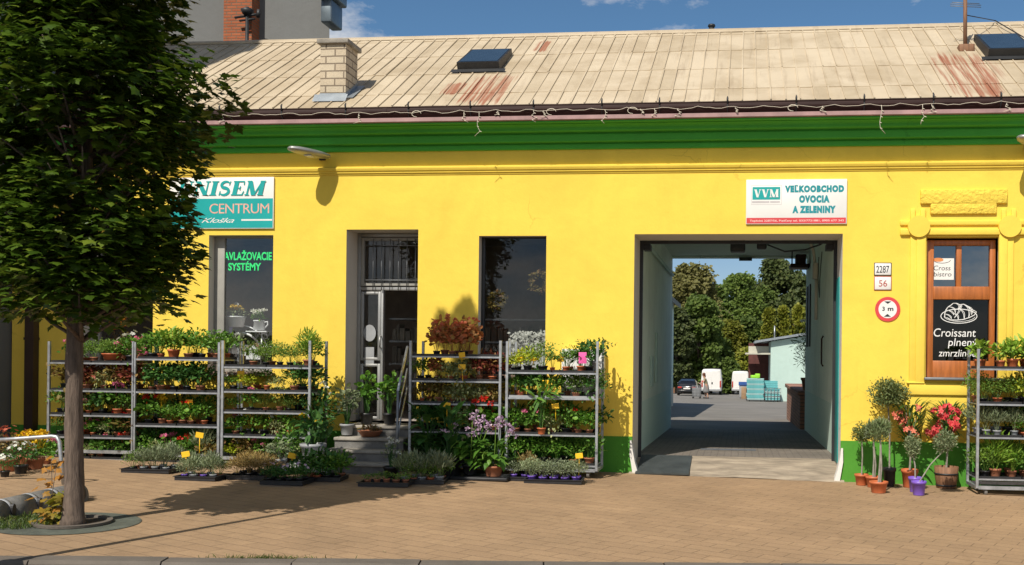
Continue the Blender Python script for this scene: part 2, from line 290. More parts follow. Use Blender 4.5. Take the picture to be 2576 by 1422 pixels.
# ------------------------------------------------------------------ mesh helpers
COL = S.collection
class MB:
    """collects shapes (world coordinates) and links them as one mesh object"""
    def __init__(s): s.v, s.f, s.m, s.sm = [], [], [], []
    def add(s, vs, fs, m=0, smooth=False):
        o = len(s.v); s.v += [tuple(p) for p in vs]
        for f in fs: s.f.append(tuple(i+o for i in f)); s.m.append(m); s.sm.append(smooth)
        return s
    def quad(s, a, b, c, d, m=0): return s.add([a, b, c, d], [(0, 1, 2, 3)], m)
    def box(s, x0, x1, y0, y1, z0, z1, m=0, rot=0, piv=None, tilt=None):
        vs = [V((x, y, z)) for x in (x0, x1) for y in (y0, y1) for z in (z0, z1)]
        if rot or tilt is not None:
            p = V(piv) if piv is not None else V(((x0+x1)/2, (y0+y1)/2, (z0+z1)/2))
            R = Matrix.Rotation(rot, 3, 'Z')
            if tilt is not None: R = R @ tilt
            vs = [p + R @ (v-p) for v in vs]
        return s.add(vs, [(0, 1, 3, 2), (4, 6, 7, 5), (0, 4, 5, 1), (2, 3, 7, 6), (0, 2, 6, 4), (1, 5, 7, 3)], m)
    def rbox(s, x0, x1, y0, y1, z0, z1, r=.01, m=0, seg=2, rot=0, mtx=None):
        b = bmesh.new(); bmesh.ops.create_cube(b, size=1)
        c = V(((x0+x1)/2, (y0+y1)/2, (z0+z1)/2))
        for v in b.verts: v.co = V((v.co.x*(x1-x0), v.co.y*(y1-y0), v.co.z*(z1-z0)))
        bmesh.ops.bevel(b, geom=list(b.edges), offset=r, segments=seg, affect='EDGES', profile=.5)
        R = Matrix.Rotation(rot, 3, 'Z') if mtx is None else mtx
        b.verts.index_update()
        s.add([c + R @ v.co for v in b.verts], [[v.index for v in f.verts] for f in b.faces], m, True); b.free(); return s
    def prism(s, prof, x0, x1, m=0, axis='x', caps=True, closed=True):
        """prof: points across the axis; extruded from x0 to x1"""
        def P(a, b, t): return {'x': (t, a, b), 'y': (a, t, b), 'z': (a, b, t)}[axis]
        n = len(prof); vs = [P(a, b, x0) for a, b in prof] + [P(a, b, x1) for a, b in prof]
        fs = [(i, (i+1) % n, n+(i+1) % n, n+i) for i in range(n if closed else n-1)]
        if caps and closed: fs += [tuple(range(n)), tuple(range(2*n-1, n-1, -1))]
        return s.add(vs, fs, m)
    def tube(s, pts, r, n=8, m=0, caps=True):
        pts = [V(p) for p in pts]; k = len(pts); rs = r if isinstance(r, (list, tuple)) else [r]*k
        vs, fs = [], []; ref = None
        for i, p in enumerate(pts):
            d = (pts[min(i+1, k-1)] - pts[max(i-1, 0)]).normalized()
            if ref is None: ref = d.orthogonal().normalized()
            u = (ref - d*ref.dot(d)); u = u.normalized() if u.length > 1e-6 else d.orthogonal().normalized(); ref = u; w = d.cross(u)
            for j in range(n):
                a = 2*PI*j/n; vs.append(p + (u*math.cos(a) + w*math.sin(a))*rs[i])
        for i in range(k-1):
            for j in range(n): fs.append((i*n+j, i*n+(j+1) % n, (i+1)*n+(j+1) % n, (i+1)*n+j))
        if caps: fs += [tuple(range(n))[::-1], tuple(range((k-1)*n, k*n))]
        return s.add(vs, fs, m, True)
    def lathe(s, prof, c=(0, 0, 0), n=20, m=0, sx=1, sy=1, R=None):
        """prof: (radius, height) pairs, bottom to top"""
        vs, fs = [], []; c = V(c); k = len(prof)
        for r, z in prof:
            for j in range(n):
                a = 2*PI*j/n; q = V((r*math.cos(a)*sx, r*math.sin(a)*sy, z)); vs.append(c + (R @ q if R else q))
        for i in range(k-1):
            for j in range(n): fs.append((i*n+j, i*n+(j+1) % n, (i+1)*n+(j+1) % n, (i+1)*n+j))
        fs += [tuple(range(n))[::-1], tuple(range((k-1)*n, k*n))]
        return s.add(vs, fs, m, True)
    def ribbon(s, pts, w, y0, th=.003, m=0, closed=False):
        """flat stroke in the facade's plane: pts are (x, z)"""
        P = [np.array(p, float) for p in pts]; k = len(P); L, Rr = [], []
        for i, p in enumerate(P):
            a = P[(i-1) % k] if closed else P[max(i-1, 0)]; b = P[(i+1) % k] if closed else P[min(i+1, k-1)]
            d = b-a; d = d/(np.linalg.norm(d)+1e-9); nn = np.array([-d[1], d[0]]); ww = w[i] if isinstance(w, (list, tuple)) else w
            L.append(p+nn*ww/2); Rr.append(p-nn*ww/2)
        for i in range(k if closed else k-1):
            j = (i+1) % k
            s.add([(L[i][0], y0, L[i][1]), (Rr[i][0], y0, Rr[i][1]), (Rr[j][0], y0, Rr[j][1]), (L[j][0], y0, L[j][1])], [(0, 1, 2, 3)], m)
        return s
    def build(s, name, mats, parent=None, auto=None):
        me = bpy.data.meshes.new(name)
        off = WLOC.get(parent.name, V((0, 0, 0))) if parent else V((0, 0, 0))
        me.from_pydata([V(v)-off for v in s.v], [], s.f)
        for mm in (mats if isinstance(mats, (list, tuple)) else [mats]): me.materials.append(mm)
        me.polygons.foreach_set('material_index', s.m); me.polygons.foreach_set('use_smooth', s.sm)
        b = bmesh.new(); b.from_mesh(me); bmesh.ops.recalc_face_normals(b, faces=list(b.faces)); b.to_mesh(me); b.free()
        me.update(); o = bpy.data.objects.new(name, me); COL.objects.link(o)
        if parent: o.parent = parent; WLOC[o.name] = off
        else: WLOC[o.name] = V((0, 0, 0))
        return o
WLOC = {}
def tag(o, label, cat, group=None):
    o['label'] = label; o['category'] = cat
    if group: o['group'] = group
    return o
def thing(name, label, cat, loc=(0, 0, 0), group=None):
    o = bpy.data.objects.new(name, None); COL.objects.link(o); o.location = loc; WLOC[o.name] = V(loc)
    o.empty_display_size = .1
    return tag(o, label, cat, group)
def struct(o): o['kind'] = 'structure'; return o
def copytree(root, loc, rz=0, sc=1.0, label=None, group=None):
    r = root.copy(); COL.objects.link(r); r.location = loc; r.rotation_euler = (0, 0, rz); r.scale = (sc,)*3 if not isinstance(sc, tuple) else sc
    if label: r['label'] = label
    if group: r['group'] = group
    for ch in list(root.children):
        c = ch.copy(); COL.objects.link(c); c.parent = r
        for g in list(ch.children):
            d = g.copy(); COL.objects.link(d); d.parent = c
    return r

# lettering -----------------------------------------------------------------
def glyphs(txt, x0, x1, z0, z1, Y, bold=.0, shear=0.0, spacing=1.0):
    """the words as a flat mesh filling a box on a plane facing the street; returns (verts, faces)"""
    c = bpy.data.curves.new('lettering', 'FONT'); c.body = txt; c.offset = bold; c.shear = shear; c.space_character = spacing
    c.resolution_u = 4; c.align_x = 'CENTER'
    o = bpy.data.objects.new('lettering', c); COL.objects.link(o)
    bpy.context.view_layer.update()
    dg = bpy.context.evaluated_depsgraph_get(); me = bpy.data.meshes.new_from_object(o.evaluated_get(dg))
    vs = [v.co.copy() for v in me.vertices]; fs = [tuple(p.vertices) for p in me.polygons]
    bpy.data.objects.remove(o); bpy.data.curves.remove(c); bpy.data.meshes.remove(me)
    xa, xb = min(v.x for v in vs), max(v.x for v in vs); ya, yb = min(v.y for v in vs), max(v.y for v in vs)
    return [(x0+(v.x-xa)/(xb-xa)*(x1-x0), Y, z0+(v.y-ya)/(yb-ya)*(z1-z0)) for v in vs], fs
def serif(txt, x0, x1, z0, z1, Y, slant=0.0):
    """heavy slab-serif capitals drawn stroke by stroke (for U N I S E M V); returns an MB"""
    T, t, sv = .29, .10, .085                       # thick stem, thin stem, serif height (in cap heights)
    def stem(x, w): return [(x-w/2, 0), (x+w/2, 0), (x+w/2, 1), (x-w/2, 1)]
    def ser(x, w, z): return [(x-w/2, z), (x+w/2, z), (x+w/2-.03, z+sv), (x-w/2+.03, z+sv)] if z < .5 else [(x-w/2+.03, z), (x+w/2-.03, z), (x+w/2, z+sv), (x-w/2, z+sv)]
    def dia(xa, za, xb, zb, w): return [(xa-w/2, za), (xa+w/2, za), (xb+w/2, zb), (xb-w/2, zb)]
    top, bot = 1-sv, 0
    G = {
     'N': (1.02, [stem(.17, t), dia(.17, 1, .85, 0, T*1.1), stem(.85, t), ser(.17, .34, bot), ser(.12, .30, top), ser(.85, .34, top)]),
     'I': (.50, [stem(.25, T), ser(.25, .48, bot), ser(.25, .48, top)]),
     'E': (.86, [stem(.25, T), [(.04, 0), (.80, 0), (.80, sv), (.04, sv)], [(.04, top), (.76, top), (.76, 1), (.04, 1)],
                 [(.3, .47), (.56, .47), (.56, .54), (.3, .54)], [(.70, 0), (.80, 0), (.86, .30), (.80, .30)], [(.68, 1), (.76, 1), (.80, .72), (.74, .72)], [(.52, .36), (.58, .36), (.58, .65), (.52, .65)]]),
     'M': (1.25, [stem(.16, t), dia(.20, 1, .60, 0, T), dia(1.02, 1, .62, 0, t*1.1), stem(1.04, T), ser(.16, .32, bot), ser(.16, .30, top), ser(1.04, .42, bot), ser(1.06, .38, top)]),
     'V': (1.0, [dia(.20, 1, .50, 0, T), dia(.84, 1, .54, 0, t), ser(.20, .40, top), ser(.84, .30, top)]),
     'U': (1.0, [stem(.22, T)[:2] and [(.10, .25), (.335, .25), (.335, 1), (.10, 1)], [(.76, .25), (.845, .25), (.845, 1), (.76, 1)], ser(.22, .44, top), ser(.80, .32, top)]),
    }
    m = MB(); x = 0; lay = []
    for ch in txt:
        if ch == 'S':
            w = .80; a = []
            for k in range(21):
                u = k/20; ang = math.radians(25 + 245*min(1, u*2)) if u <= .5 else None
                if u <= .5: a.append((.40+.27*math.cos(math.radians(20+(270-20)*u*2)), .745+.215*math.sin(math.radians(20+(270-20)*u*2))))
                else: a.append((.40+.29*math.cos(math.radians(90-(250)*(u-.5)*2)), .275+.235*math.sin(math.radians(90-(250)*(u-.5)*2))))
            lay.append(('rib', [(x+p, q) for p, q in a], [.07+.15*math.sin(PI*min(1, max(0, k/20)))**.8 for k in range(21)]))
            lay += [('pol', [(x+p, q) for p, q in [(.62, .70), (.68, .70), (.72, 1), (.66, .98)]], 0), ('pol', [(x+p, q) for p, q in [(.08, 0), (.14, .02), (.16, .32), (.10, .32)]], 0)]
        else:
            w, ps = G[ch]
            lay += [('pol', [(x+p, q) for p, q in pl], 0) for pl in ps]
            if ch == 'U': lay.append(('rib', [(x+.51-.292*math.cos(PI*k/12), .27-.20*math.sin(PI*k/12)) for k in range(13)], [T-(T-t)*k/12 for k in range(13)]))
        x += w + .06
    tot = x - .06; k = 0
    fx = lambda p, q: (x0+(p/tot)*(x1-x0) + slant*(q-.5)*(z1-z0), z0+q*(z1-z0))
    for kind, pts, w in lay:
        k += 1; yy = Y - .0003*k
        if kind == 'pol': m.add([(fx(*p)[0], yy, fx(*p)[1]) for p in pts], [tuple(range(len(pts)))])
        else: m.ribbon([fx(*p) for p in pts], [a*(z1-z0) for a in w], yy)
    return m

# ------------------------------------------------------------------ leaf helpers
def T_(vs, fs): return np.array(vs, float), fs
OVAL = T_([(0, 0, 0), (.35, 0, 0), (.7, 0, -.03), (1, 0, -.14), (.3, .25, .06), (.68, .21, .02), (.3, -.25, .06), (.68, -.21, .02)],
          [(0, 1, 4), (1, 2, 5, 4), (2, 3, 5), (0, 6, 1), (1, 6, 7, 2), (2, 7, 3)])
LANCE = T_([(0, .03, 0), (.3, .075, .05), (.65, .07, .0), (1, 0, -.16), (.65, -.07, .0), (.3, -.075, .05), (0, -.03, 0)], [(0, 1, 5, 6), (1, 2, 4, 5), (2, 3, 4)])
BLADE = T_([(0, .05, 0), (.35, .07, 0), (.7, .05, -.10), (1, 0, -.34), (.7, -.05, -.10), (.35, -.07, 0), (0, -.05, 0)], [(0, 1, 5, 6), (1, 2, 4, 5), (2, 3, 4)])
_r = [(.5+.5*math.cos(a)*(1+.06*math.cos(5*a)), .52*math.sin(a), .10+.03*math.cos(5*a)) for a in [2*PI*k/10 for k in range(10)]]
ROUND = T_([(.42, 0, 0)] + _r, [(0, 1+k, 1+(k+1) % 10) for k in range(10)])
_mp = [(0, 0), (-.10, .30), (.10, .24), (.18, .46), (.42, .62), (.44, .30), (.60, .34), (.72, .16), (1, 0)]
_mp = _mp + [(x, -y) for x, y in _mp[-2:0:-1]]
MAPLE = T_([(.32, 0, .05)] + [(x, y, .02-.16*(abs(x-.3)**2+y*y)) for x, y in _mp], [(0, 1+k, 1+(k+1) % len(_mp)) for k in range(len(_mp))])
PETAL = T_([(0, 0, 0), (.55, .34, .08), (1, .18, .0), (1, -.18, .0), (.55, -.34, .08)], [(0, 1, 2, 3, 4)])
CLUMP = T_([(0, 0, 0), (.35, .42, .10), (.75, .30, -.04), (1, 0, -.1), (.8, -.36, -.05), (.3, -.40, .08)], [(0, 1, 2), (0, 2, 3), (0, 3, 4), (0, 4, 5)])
def norm(a): return a/(np.linalg.norm(a, axis=-1, keepdims=True)+1e-9)
def leaves(m, tpl, pos, d, up, size, mat=0):
    """add one leaf shape at each pos, pointing along d, its face towards up"""
    tv, tf = tpl; d = norm(d); b = norm(np.cross(up, d)); u = np.cross(d, b)
    size = np.broadcast_to(np.asarray(size, float), (len(pos),))
    W_ = pos[:, None, :] + (tv[None, :, 0:1]*d[:, None] + tv[None, :, 1:2]*b[:, None] + tv[None, :, 2:3]*u[:, None])*size[:, None, None]
    o = len(m.v); n = len(tv); m.v += [tuple(p) for p in W_.reshape(-1, 3)]
    for i in range(len(pos)):
        for f in tf: m.f.append(tuple(o+i*n+j for j in f))
    m.m += [mat]*(len(pos)*len(tf)); m.sm += [False]*(len(pos)*len(tf))
def sph(rng, n):
    a = rng.normal(size=(n, 3)); return norm(a)
def rawbuild(m, name, mats, parent=None):
    """like build, without turning normals (leaf sheets)"""
    me = bpy.data.meshes.new(name); off = WLOC.get(parent.name, V((0, 0, 0))) if parent else V((0, 0, 0))
    me.from_pydata([(a-off.x, b-off.y, c-off.z) for a, b, c in m.v], [], m.f)
    for mm in (mats if isinstance(mats, (list, tuple)) else [mats]): me.materials.append(mm)
    me.polygons.foreach_set('material_index', m.m); me.update()
    o = bpy.data.objects.new(name, me); COL.objects.link(o)
    if parent: o.parent = parent
    return o

# ------------------------------------------------------------------ ground, street, yard
k0, k1 = V((-5.53, -7.19)), V((1.85, -5.75)); kd = (k1-k0).normalized(); kn = V((kd.y, -kd.x))   # kerb line, towards the road
def kp(t, off, dz=0):
    p = k0 + kd*t + kn*off; return V((p.x, p.y, gz(p.x)+dz))
m = MB(); a, b = kp(-32, 0), kp(36, 0)
m.add([(a.x, a.y, gz(a.x)), (b.x, b.y, gz(b.x)), (b.x, .02, gz(b.x)), (a.x, .02, gz(a.x))], [(0, 1, 2, 3)])
struct(m.build('pavement', PAVE))
m = MB()
for t in range(-30, 36):
    r = random.Random(t); j = r.uniform(-.004, .004)
    A, B = kp(t+.006, -.0), kp(t+.994, 0)
    q = [kp(t+.006, .0, .006+j), kp(t+.994, .0, .006+j), kp(t+.994, .17, .004+j), kp(t+.006, .17, .004+j)]
    q2 = [kp(t+.006, .19, -.02), kp(t+.994, .19, -.02), kp(t+.994, .20, -.16), kp(t+.006, .20, -.16)]
    m.add(q+q2, [(0, 1, 2, 3), (3, 2, 5, 4), (4, 5, 6, 7), (0, 3, 4, 7), (1, 6, 5, 2)])
struct(m.build('kerb', KERB))
m = MB(); m.add([kp(-60, .16, -.13), kp(60, .16, -.13), kp(60, 9, -.15), kp(-60, 9, -.15)], [(0, 1, 2, 3)]); struct(m.build('road', ASPH))
m = MB(); m.add([(-700, -700, -4), (700, -700, -4), (700, 700, -4), (-700, 700, -4)], [(0, 1, 2, 3)]); struct(m.build('ground', SOIL))
# passage floor, ramp and yard
m = MB()
m.add([(-1.61, .99, .2), (1.51, .99, .2), (1.51, 8.5, yz(8.5)), (-1.61, 8.5, yz(8.5))], [(0, 1, 2, 3)])
struct(m.build('passage_floor', PASSF))
m = MB(); n_ = 12                                              # worn concrete ramp up from the pavement
rr = random.Random(4); vs = []
for j in range(5):
    for i in range(n_+1):
        x = -1.6+3.1*i/n_; y = -.10+1.12*j/4
        z = gz(x)+.004+(.2-gz(x))*max(0, min(1, (y+.1)/.95))**.8 + rr.uniform(-.008, .008)
        vs.append((x, y + (rr.uniform(-.04, .04) if 0 < j < 4 else 0), z if j < 4 else .203))
m.add(vs, [(j*(n_+1)+i, j*(n_+1)+i+1, (j+1)*(n_+1)+i+1, (j+1)*(n_+1)+i) for j in range(4) for i in range(n_)]); struct(m.build('gateway_ramp', RAMP))
m = MB(); ys = [8.5, 12, 16, 22, 30, 45, 60, 80, 110, 150]
for a, b in zip(ys, ys[1:]): m.add([(-40, a, yz(a)), (40, a, yz(a)), (40, b, yz(b)), (-40, b, yz(b))], [(0, 1, 2, 3)])
struct(m.build('yard', YARDM))

# ------------------------------------------------------------------ the yellow shop building
B = thing('shop_building', 'long yellow single-storey shop building with green cornice and pale sheet-metal roof', 'building', (-2, 0, 0))
XL, XR = -11.40, 8.0
OPEN = dict(w0=(-10.2, -9.05, 1.435, 3.54), w1=(-8.147, -7.111, 1.435, 3.54), door=(-5.95, -4.83, .70, 3.62), w2=(-3.896, -2.873, 1.447, 3.52),
            gate=(-1.56, 1.447, -.6, 3.54), cw=(2.625, 3.64, 1.49, 3.487))
PL = .568                                                      # top of the green plinth
def facade(m, z0, z1, y):
    xs = sorted({XL, XR, *[v for o in OPEN.values() for v in o[:2]]}); zs = sorted({z0, z1, *[v for o in OPEN.values() for v in o[2:] if z0 < v < z1]})
    for xa, xb in zip(xs, xs[1:]):
        for za, zb in zip(zs, zs[1:]):
            if not any(o[0] <= xa+1e-6 and xb <= o[1]+1e-6 and o[2] <= za+1e-6 and zb <= o[3]+1e-6 for o in OPEN.values()):
                m.quad((xa, y, za), (xb, y, za), (xb, y, zb), (xa, y, zb))
m = MB(); facade(m, PL, 4.84, 0)
m.quad((XR, 0, -.6), (XR, 9, -.6), (XR, 9, 5.3), (XR, 0, 5.3)); m.quad((XL, 9, -1), (XL, 9, 5.3), (-1.62, 9, 5.3), (-1.62, 9, -1)); m.quad((1.53, 9, -1), (1.53, 9, 5.3), (XR, 9, 5.3), (XR, 9, -1)); m.quad((-1.62, 9, 4.1), (-1.62, 9, 5.3), (1.53, 9, 5.3), (1.53, 9, 4.1))
m.quad((XL, 0, -.6), (XL, 9, -.6), (XL, 9, 5.3), (XL, 0, 5.3))
m.build('wall', YEL, B)
m = MB(); facade(m, -.6, PL, -.012); [m.quad((a, -.012, PL), (b, -.012, PL), (b, .01, PL), (a, .01, PL)) for a, b in ((XL, OPEN['gate'][0]), (OPEN['gate'][1], XR))]
for k in ('gate',):
    for x in OPEN[k][:2]: m.quad((x, -.012, -.6), (x, .01, -.6), (x, .01, PL), (x, -.012, PL))
m.build('plinth', GRN, B)
# reveals
def reveal(o, d, mats, name='reveal', sides='ltrb'):
    x0, x1, z0, z1 = o; y = .0; m = MB(); e = .0
    if 'l' in sides: m.quad((x0, y, z0), (x0, d, z0), (x0, d, z1), (x0, y, z1))
    if 't' in sides: m.quad((x0, y, z1), (x1, y, z1), (x1, d, z1), (x0, d, z1))
    if 'r' in sides: m.quad((x1, y, z0), (x1, d, z0), (x1, d, z1), (x1, y, z1), 1)
    if 'b' in sides: m.quad((x0, y, z0), (x1, y, z0), (x1, d, z0), (x0, d, z0))
    return m.build(name, mats, B)
for k, d in (('w0', .2), ('w1', .2), ('w2', .2), ('door', .5)): reveal(OPEN[k], d, [REVEAL, REVEAL])
reveal(OPEN['cw'], .16, [YEL, WHITEP])
reveal(OPEN['gate'], .80, [REVEAL, WHITEP], 'gate_reveal', 'ltr')
# cornice, mouldings, window surround
m = MB(); m.prism([(.02, 4.79), (-.035, 4.793), (-.042, 4.80), (-.045, 4.862), (-.035, 4.872), (-.035, 4.884), (-.13, 4.884), (-.138, 4.89), (-.15, 4.985), (-.14, 4.998), (-.14, 5.012), (-.25, 5.012), (-.262, 5.02), (-.275, 5.055), (-.30, 5.075), (-.36, 5.088), (-.36, 5.098), (-.45, 5.098), (-.45, 5.118), (.02, 5.118)], XL, XR)
m.build('cornice', GRC, B)
m = MB(); m.prism([(.01, 5.12), (-.475, 5.12), (-.485, 5.13), (-.485, 5.185), (.01, 5.19)], XL, XR); m.build('flashing', PINKF, B)
m = MB(); m.prism([(.01, 4.435), (-.012, 4.44), (-.014, 4.462), (-.032, 4.468), (-.034, 4.492), (-.05, 4.50), (-.062, 4.53), (-.062, 4.548), (.01, 4.575)], XL, XR); m.build('string_moulding', YEL, B)
def P2(x, y, Y=0): p = at(x, y, Y); return p.x, p.z
m = MB()
def relief(x0, y0, x1, y1, d, r=.012):
    a, b = P2(x0, y0), P2(x1, y1); m.rbox(min(a[0], b[0]), max(a[0], b[0]), -d, .03, min(a[1], b[1]), max(a[1], b[1]), r)
relief(2290, 590, 2303, 962, .030); relief(2305, 590, 2325, 962, .045)
relief(2512, 590, 2530, 962, .045); relief(2533, 590, 2546, 962, .030)
relief(2264, 555, 2576, 567, .030); relief(2264, 577, 2580, 592, .045)
for cx in (2310, 2538):
    c = at(cx, 571); m.prism([(c.x+.153*math.cos(a), c.z+.153*math.sin(a)) for a in [2*PI*k/40 for k in range(40)]], -.075, .02, axis='y')
    relief(cx-20, 526, cx-8, 560, .035); relief(cx+5, 526, cx+18, 560, .035)
relief(2286, 963, 2600, 998, .035); relief(2280, 960, 2325, 966, .05)
m.build('window_surround', YEL, B)
YELR = plaster('rough_yellow_stucco', (.85, .618, .085), .3)
_b = [n for n in YELR.node_tree.nodes if n.type == 'BUMP'][0]; _b.inputs['Distance'].default_value = .06; _b.inputs['Strength'].default_value = .7
for n in YELR.node_tree.nodes:
    if n.type == 'TEX_NOISE' and n.inputs['Scale'].default_value == 3.5: n.inputs['Scale'].default_value = 16
m = MB(); relief(2315, 478, 2533, 513, .045); relief(2340, 511, 2506, 539, .040); m.build('stucco_panel', YELR, B)

# roof ---------------------------------------------------------------------
def roofmat():
    mt, n, l, b = nodes('painted_sheet_roof')
    t = n.new('ShaderNodeTexCoord'); vec = t.outputs['Object']; g = n.new('ShaderNodeNewGeometry')
    c = ramp(n, l, g.outputs['Random Per Island'], [(0, (.455, .375, .26)), (.5, (.50, .415, .295)), (1, (.535, .45, .325))])
    a = noise(n, l, vec, 1.1, 8, .68, .4); st = ramp(n, l, a, [(.33, (.80, .77, .72)), (.55, (1, 1, 1)), (.75, (1.05, 1.05, 1.05))]); c = mixn(n, l, 1.0, c, st, 'MULTIPLY')
    mm = n.new('ShaderNodeMapping'); mm.inputs['Scale'].default_value = (9, .7, .7); l.new(vec, mm.inputs['Vector'])
    s = noise(n, l, mm.outputs['Vector'], 1.0, 7, .65)
    grey = ramp(n, l, s, [(.56, (1, 1, 1)), (.76, (.74, .71, .69))]); c = mixn(n, l, 1.0, c, grey, 'MULTIPLY')
    # rust runs below the skylight and round the mast, inside two patches of the roof
    sx = n.new('ShaderNodeSeparateXYZ'); l.new(vec, sx.inputs[0])
    def patch(x0, r, y0=None, ry=1.0):
        d = n.new('ShaderNodeMath'); d.operation = 'SUBTRACT'; d.inputs[1].default_value = x0; l.new(sx.outputs['X'], d.inputs[0])
        d2 = n.new('ShaderNodeMath'); d2.operation = 'ABSOLUTE'; l.new(d.outputs[0], d2.inputs[0])
        mr = n.new('ShaderNodeMapRange'); mr.inputs['From Min'].default_value = r; mr.inputs['From Max'].default_value = r*.25; l.new(d2.outputs[0], mr.inputs['Value'])
        e = n.new('ShaderNodeMath'); e.operation = 'SUBTRACT'; e.inputs[1].default_value = y0; l.new(sx.outputs['Y'], e.inputs[0])
        e2 = n.new('ShaderNodeMath'); e2.operation = 'ABSOLUTE'; l.new(e.outputs[0], e2.inputs[0])
        m2 = n.new('ShaderNodeMapRange'); m2.inputs['From Min'].default_value = ry; m2.inputs['From Max'].default_value = ry*.4; l.new(e2.outputs[0], m2.inputs['Value'])
        q = n.new('ShaderNodeMath'); q.operation = 'MULTIPLY'; l.new(mr.outputs[0], q.inputs[0]); l.new(m2.outputs[0], q.inputs[1]); return q.outputs[0]
    def mx(a, b_):
        q = n.new('ShaderNodeMath'); q.operation = 'MAXIMUM'; l.new(a, q.inputs[0]); l.new(b_, q.inputs[1]); return q.outputs[0]
    p = mx(mx(patch(RUST[0][0]+2, .85, RUST[0][1], 1.3), patch(RUST[1][0]+2, 1.0, RUST[1][1], 1.9)), mx(patch(RUST[2][0]+2, .30, RUST[2][1], .6), patch(RUST[3][0]+2, .40, RUST[3][1], .5)))
    mr_ = n.new('ShaderNodeMapping'); mr_.inputs['Scale'].default_value = (17, .5, .5); l.new(vec, mr_.inputs['Vector'])
    rs = noise(n, l, mr_.outputs['Vector'], 1.3, 6, .6)
    ad = n.new('ShaderNodeMath'); ad.operation = 'MULTIPLY'; l.new(p, ad.inputs[0]); l.new(rs, ad.inputs[1])
    rf = ramp(n, l, ad.outputs[0], [(.40, (0, 0, 0)), (.55, (.85, .85, .85))])
    c = mixn(n, l, rf, c, (.28, .085, .04))
    l.new(c, b.inputs['Base Color']); b.inputs['Roughness'].default_value = .62; b.inputs['Specular IOR Level'].default_value = .35
    h = noise(n, l, vec, 5, 5, .5); bb = n.new('ShaderNodeBump'); bb.inputs['Strength'].default_value = .25; bb.inputs['Distance'].default_value = .02
    l.new(h, bb.inputs['Height']); l.new(bb.outputs['Normal'], b.inputs['Normal'])
    return mt
EY, EZ, RY, RZ = -.34, 5.375, 3.19, 7.528
RP = V((0, EY, EZ)); RS = V((0, RY-EY, RZ-EZ)).normalized(); RN = V((0, -RS.z, RS.y)); SL = math.hypot(RY-EY, RZ-EZ)
def rp(x, s, h=0): return V((x, 0, 0)) + RP + RS*s + RN*h
def onroof(x, y): return onplane(x, y, RP, RN)
def rs_(x, y): p = onroof(x, y); return p.x, (p-RP).dot(RS)
RUST = [(onroof(1230, 225).x, onroof(1230, 225).y), (onroof(2440, 190).x, onroof(2440, 190).y), (onroof(1365, 118).x, onroof(1365, 118).y), (onroof(1140, 225).x, onroof(1140, 225).y)]
rows = [0] + [rs_(1850, y)[1] for y in (224.5, 174, 128, 88)] + [SL]
m = MB(); rr = random.Random(11); PW = .205; nx = int((XR+.3+11.9)/PW)
for i in range(nx):
    x0 = -11.9+i*PW
    for j in range(5):
        a, b = rows[j], rows[j+1]; h = [rr.uniform(0, .006) for _ in range(4)]; o = rr.uniform(-.006, .006)
        b2 = min(SL, b+.02)
        m.add([rp(x0, a+o, .010+h[0]), rp(x0+PW, a+o, .010+h[1]), rp(x0+PW, b2, .002+h[2]), rp(x0, b2, .002+h[3]), rp(x0+PW/2, (a+b)/2, .012+rr.uniform(-.005, .006)), rp(x0, a+o, -.004), rp(x0+PW, a+o, -.004)],
              [(0, 1, 4), (1, 2, 4), (2, 3, 4), (3, 0, 4), (5, 6, 1, 0)])
        w = rr.uniform(.007, .012); hh = rr.uniform(.022, .032); dx = rr.uniform(-.008, .008)      # the standing seam beside the sheet
        p = [rp(x0-w+dx, a+o, .0), rp(x0-w+dx, a+o, hh), rp(x0+w+dx, a+o, hh), rp(x0+w+dx, a+o, 0)]; dx = rr.uniform(-.006, .006)
        p += [rp(x0-w+dx, b, 0), rp(x0-w+dx, b, hh*.9), rp(x0+w+dx, b, hh*.9), rp(x0+w+dx, b, 0)]
        m.add(p, [(0, 1, 5, 4), (1, 2, 6, 5), (2, 3, 7, 6), (0, 3, 2, 1)])
m.prism([(RY-.14, RZ-.06), (RY-.13, RZ-.02), (RY, RZ+.045), (RY+.13, RZ-.02), (RY+.14, RZ-.06)], -11.9, XR+.3)
m.quad((-11.9, RY, RZ), (XR+.3, RY, RZ), (XR+.3, 9.3, 5.2), (-11.9, 9.3, 5.2))
m.prism([(EY+.02, EZ-.03), (EY+.02, EZ+.0), (RY, RZ-.01), (9.2, 5.15), (9.2, 5.10), (RY, RZ-.06)], -11.85, XR+.25)
ROOFM = roofmat(); roof = m.build('roof', ROOFM, B)
# chimney on the roof
c0 = onroof(805, 252); c1x = at(869, 252, c0.y).x; cd_ = .46
m = MB(); zt = at(805, 112, c0.y).z; m.box(c0.x, c1x, c0.y, c0.y+cd_, c0.z-.3, zt); ch = m.build('chimney', CHIMB, roof)
m = MB(); m.rbox(c0.x-.045, c1x+.05, c0.y-.05, c0.y+cd_+.05, zt+.002, zt+.075, .012); m.build('chimney_cap', CONC, ch)
m = MB(); xm = (c0.x+c1x)/2; m.lathe([(.10, zt+.07), (.11, zt+.12), (.085, zt+.125), (.08, zt+.08)], (xm+.07, c0.y+.2, 0), 14); m.build('chimney_pot', TERRAD, ch)
m = MB(); f_ = .03; s0, s1 = (c0-RP).dot(RS), (c0-RP).dot(RS)
def fl(x0, x1, sa, sb, h0, h1): m.add([rp(x0, sa, .03), rp(x1, sa, .03), rp(x1, sb, h1), rp(x0, sb, h1)], [(0, 1, 2, 3)])
fl(c0.x-.06, c1x+.06, s0-.16, s0-.012, .03, .09)
